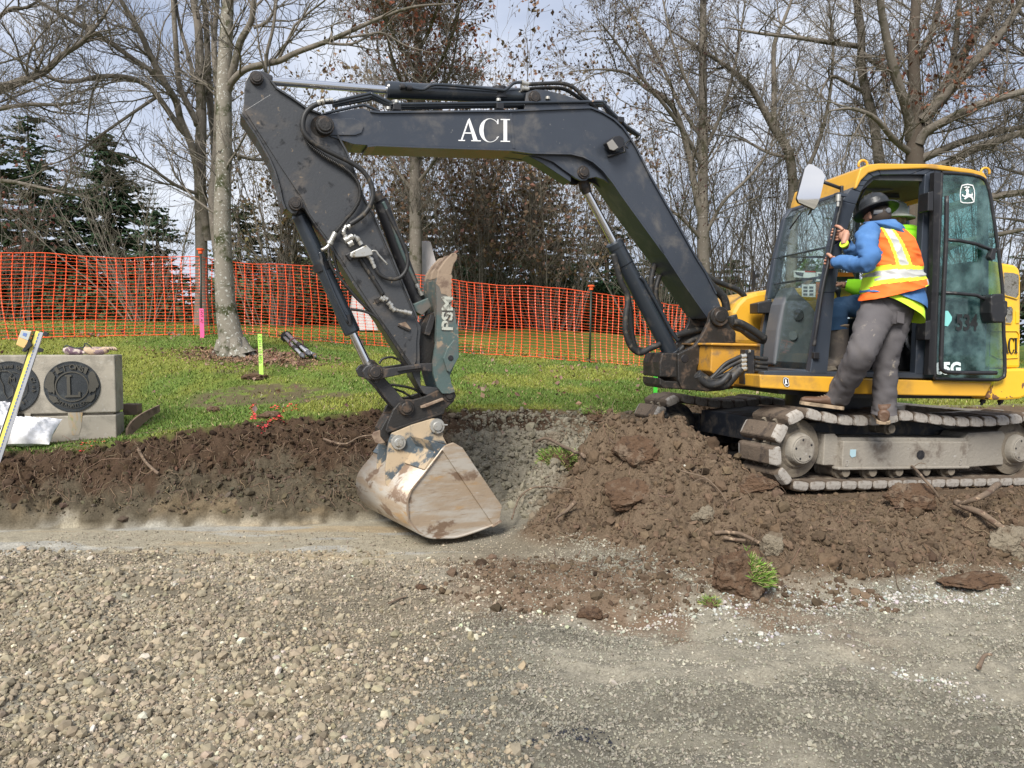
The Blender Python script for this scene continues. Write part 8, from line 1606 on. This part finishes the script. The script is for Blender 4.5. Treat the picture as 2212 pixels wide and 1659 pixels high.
vr = [s_(P(1906, 489, 5.855), 0.120, 0.112, -0.20), s_(P(1912, 500, 5.85), 0.165, 0.140, -0.15), s_(P(1922, 525, 5.83), 0.178, 0.156, -0.05), s_(P(1928, 555, 5.815), 0.184, 0.160, 0.02), s_(P(1929, 585, 5.80), 0.202, 0.168, 0.10), s_(P(1929, 612, 5.785), 0.226, 0.182, 0.18), s_(P(1928, 633, 5.775), 0.244, 0.196, 0.24)]
vb_, mR, nR = ringloft(vr, 200, 0.013, 7, 10, 18); me = bpy.data.meshes.new('safety_vest'); keep = []; mats = []
for fi_, f in enumerate(vb_.f):
    i, k = fi_//nR, fi_ % nR; t = i/(mR-1); a = (k+0.5)/nR*360     # a=0 picture right, 270 toward the viewer, 180 left
    if t < 0.50 and 150 < a < 222-60*t: continue                    # arm hole on the near side
    if t < 0.40 and (a < 18 or a > 345): continue
    if 120 < a < 150: continue                                      # open front
    tt_ = t+0.02*math.sin(math.radians(a*2)); mi_ = 0
    if 0.62 < tt_ < 0.67 or 0.775 < tt_ < 0.825: mi_ = 1
    elif 0.67 <= tt_ <= 0.775: mi_ = 2
    elif tt_ <= 0.62:
        for c0, c1 in ((236, 262),):
            cc_ = c0+(c1-c0)*t/0.6
            if abs(a-cc_) < 8: mi_ = 2
            elif abs(a-cc_) < 15: mi_ = 1
    if t > 0.86 and 318 < a < 334: mi_ = 2
    if t > 0.965: mi_ = 1 if a > 300 or a < 60 else 0
    if t < 0.03: mi_ = 1
    keep.append(f); mats.append(mi_)
me.from_pydata(vb_.v, [], keep)
for p, mi_ in zip(me.polygons, mats): p.use_smooth = True; p.material_index = mi_
for q in ('vest_o', 'vest_y', 'vest_s'): me.materials.append(M[q])
vo = fin('safety_vest', me, None, W); sm_ = vo.modifiers.new('thick', 'SOLIDIFY'); sm_.thickness = 0.005; sm_.offset = 1
bh = MB(); blob(bh, hd_+Vector((0.012, -0.012, -0.012)), (Vector((0.078, 0.02, 0)), Vector((-0.02, 0.098, 0.01)), Vector((0, 0, 0.095))), 1); obj('hair', bh, M['hair'], W)
hat_up = Vector((-0.14, 0.34, 0.93)); hc = hd_+hat_up*0.045; ht = hat('hard_hat', hc, hat_up, M['hatblack'], W, 0.166)
rp = hd_+Vector((0.035, -0.098, 0.008)); obj('ratchet_band', MB().tube(cat([hd_+Vector((-0.06, -0.075, 0.0)), hd_+Vector((0.0, -0.100, -0.002)), hd_+Vector((0.05, -0.092, 0.0)), hd_+Vector((0.085, -0.04, 0.015))]), [(0.018, 0.005)]*19, 8), M['greyplastic'], ht)
obj('ratchet_knob', MB().lathe(rp, rp+Vector((0.2, -1, 0)), [(0,0.020),(0.012,0.020),(0.014,0.016),(0.014,0)], 18), M['greyplastic'], ht)
obj('hat_sticker', MB().lathe(hc+hat_up*0.075+Vector((0.03,-0.082,0)), hc+hat_up*0.075+Vector((0.04,-1,0.5)), [(0,0),(0,0.020),(0.005,0.020),(0.005,0)], 12), M['white'], ht)
boot('work_boot', P(1820, 884, 6.00), P(1729, 872, 6.02), Vector((0.05, 0, 1)), W, M['leather'], M['sole'], 0.155, 0.054)
boot('work_boot', P(1909, 916, 5.86), P(1898, 890, 6.14), Vector((0, 0, 1)), W, M['leather'], M['sole'], 0.15, 0.052)
# --- operator sitting in the cab
O2 = thing('person', 'seated operator in bright lime hoodie, jeans and pale hard hat inside the cab', 'person', P(1935, 760, 6.6))
oH, oC, oN, oHd = P(1945, 668, 6.62), P(1950, 560, 6.62), P(1940, 500, 6.60), P(1932, 474, 6.58)
lSh, lEl, lWr = P(1955, 530, 6.42), P(1900, 628, 6.42), P(1826, 616, 6.55); rSh, rEl, rWr = P(1945, 530, 6.85), P(1920, 625, 6.9), P(1850, 630, 6.9); lK, lA = P(1812, 662, 6.48), P(1812, 770, 6.42); rK, rA = P(1815, 664, 6.78), P(1800, 772, 6.75)
bx = MB(); head(bx, oHd, Vector((-0.05, 0, 1)), Vector((-1, -0.1, -0.1)), 1.0)
hc_ = P(1806, 613, 6.6); blob(bx, hc_.lerp(lWr, 0.35), (Vector((0.045,0,0)), Vector((0,0.036,0)), Vector((0,0,0.018))), 1); bx.tube([hc_.lerp(lWr, 0.5), lWr], [0.024, 0.026], 12)
for i, l_2 in enumerate((0.075, 0.085, 0.08, 0.062)):
    y = -0.032+0.021*i; a = hc_.lerp(lWr, 0.15)+Vector((-0.015, y, 0.006)); bx.tube(cat([a, a+Vector((-l_2*0.45, 0, 0.008)), a+Vector((-l_2*0.8, 0, -0.010)), a+Vector((-l_2*0.9, 0, -0.034))], 3), [0.0095]*7+[0.0085, 0.007, 0.004], 8)
a = hc_.lerp(lWr, 0.4)+Vector((0, -0.034, -0.002)); bx.tube(cat([a, a+Vector((-0.03, -0.018, -0.006)), a+Vector((-0.058, -0.012, -0.014))], 3), [0.012]*5+[0.010, 0.006], 8)
skinbody([oH, oC, oN, oHd, P(1925, 672, 6.5), lK, lA, P(1925, 672, 6.75), rK, rA, lSh, lEl, lWr, rSh, rEl, rWr], [(0,1),(1,2),(2,3),(0,4),(4,5),(5,6),(0,7),(7,8),(8,9),(1,10),(10,11),(11,12),(1,13),(13,14),(14,15)],
         [0.12,0.14,0.055,0.055,0.08,0.055,0.04,0.08,0.055,0.04,0.055,0.04,0.027,0.055,0.04,0.027], bx, M['skin'], O2)
h2, _, _ = ringloft([s_(P(1938, 496, 6.60), 0.09, 0.09), s_(P(1945, 510, 6.60), 0.13, 0.19), s_(P(1950, 530, 6.62), 0.145, 0.225), s_(P(1951, 580, 6.62), 0.150, 0.215), s_(P(1949, 640, 6.62), 0.160, 0.21), s_(P(1946, 672, 6.62), 0.165, 0.21)], 32, 0.009, 8, 21)
h2o = obj('hoodie', h2, M['limehood'], O2); obj('sleeve', limbloft([P(1955, 522, 6.48), P(1948, 560, 6.38), P(1922, 610, 6.36), P(1895, 628, 6.42), P(1860, 622, 6.50), P(1828, 616, 6.55)], [0.085,0.086,0.080,0.074,0.064,0.046], 0.009, 22), M['limehood'], h2o)
obj('sleeve', limbloft([rSh, rSh.lerp(rEl, 0.6), rEl, rEl.lerp(rWr, 0.5), rWr], [0.085,0.078,0.068,0.058,0.044], 0.008, 23), M['limehood'], h2o); hb, _, _ = ringloft([s_(P(1943, 490, 6.60), 0.10, 0.12), s_(P(1955, 500, 6.60), 0.11, 0.15), s_(P(1962, 512, 6.6), 0.08, 0.12)], 20, 0.01, 11, 24); obj('hood', hb, M['limehood'], h2o)
for pts in ([P(1972, 545, 6.40), P(1950, 555, 6.38)], ): obj('seat_belt', MB().tube(cat([P(1960, 515, 6.40), P(1935, 560, 6.36), P(1930, 610, 6.36), P(1950, 660, 6.40)]), [(0.022, 0.004)]*19, 6), M['black'], O2)
jn = MB()
for q in (limbloft([P(1945, 668, 6.5), P(1900, 664, 6.45), P(1850, 662, 6.43), P(1818, 664, 6.44), P(1808, 685, 6.42), P(1810, 712, 6.42)], [0.11,0.105,0.092,0.086,0.080,0.074], 0.009, 25), limbloft([P(1945, 668, 6.74), P(1880, 664, 6.75), P(1820, 664, 6.76), P(1806, 690, 6.76), P(1800, 720, 6.76)], [0.105,0.095,0.084,0.076,0.070], 0.009, 26)): jn.add(q.v, q.f, True)
obj('jeans', jn, M['jeans'], O2)
for (a, b, c_, d) in ((P(1812, 704, 6.42), P(1812, 745, 6.42), P(1808, 780, 6.42), P(1770, 792, 6.40)), (P(1801, 708, 6.76), P(1800, 748, 6.76), P(1798, 778, 6.76), P(1765, 790, 6.74))):
    bo_ = obj('rubber_boot', limbloft([a, b, c_, c_.lerp(d, 0.5)+Vector((0,0,-0.01)), d], [0.078,0.068,0.062,0.050,0.036], 0.005, 27), M['bootrub'], O2); obj('boot_rim', MB().tube([a+Vector((0,0,0.012)), a-Vector((0,0,0.006))], 0.081, 20), M['sole'], bo_)
hat('hard_hat', oHd+Vector((0,0,0.035)), Vector((0.03, 0, 1)), M['hatwhite'], O2, 0.165)
print('people done')
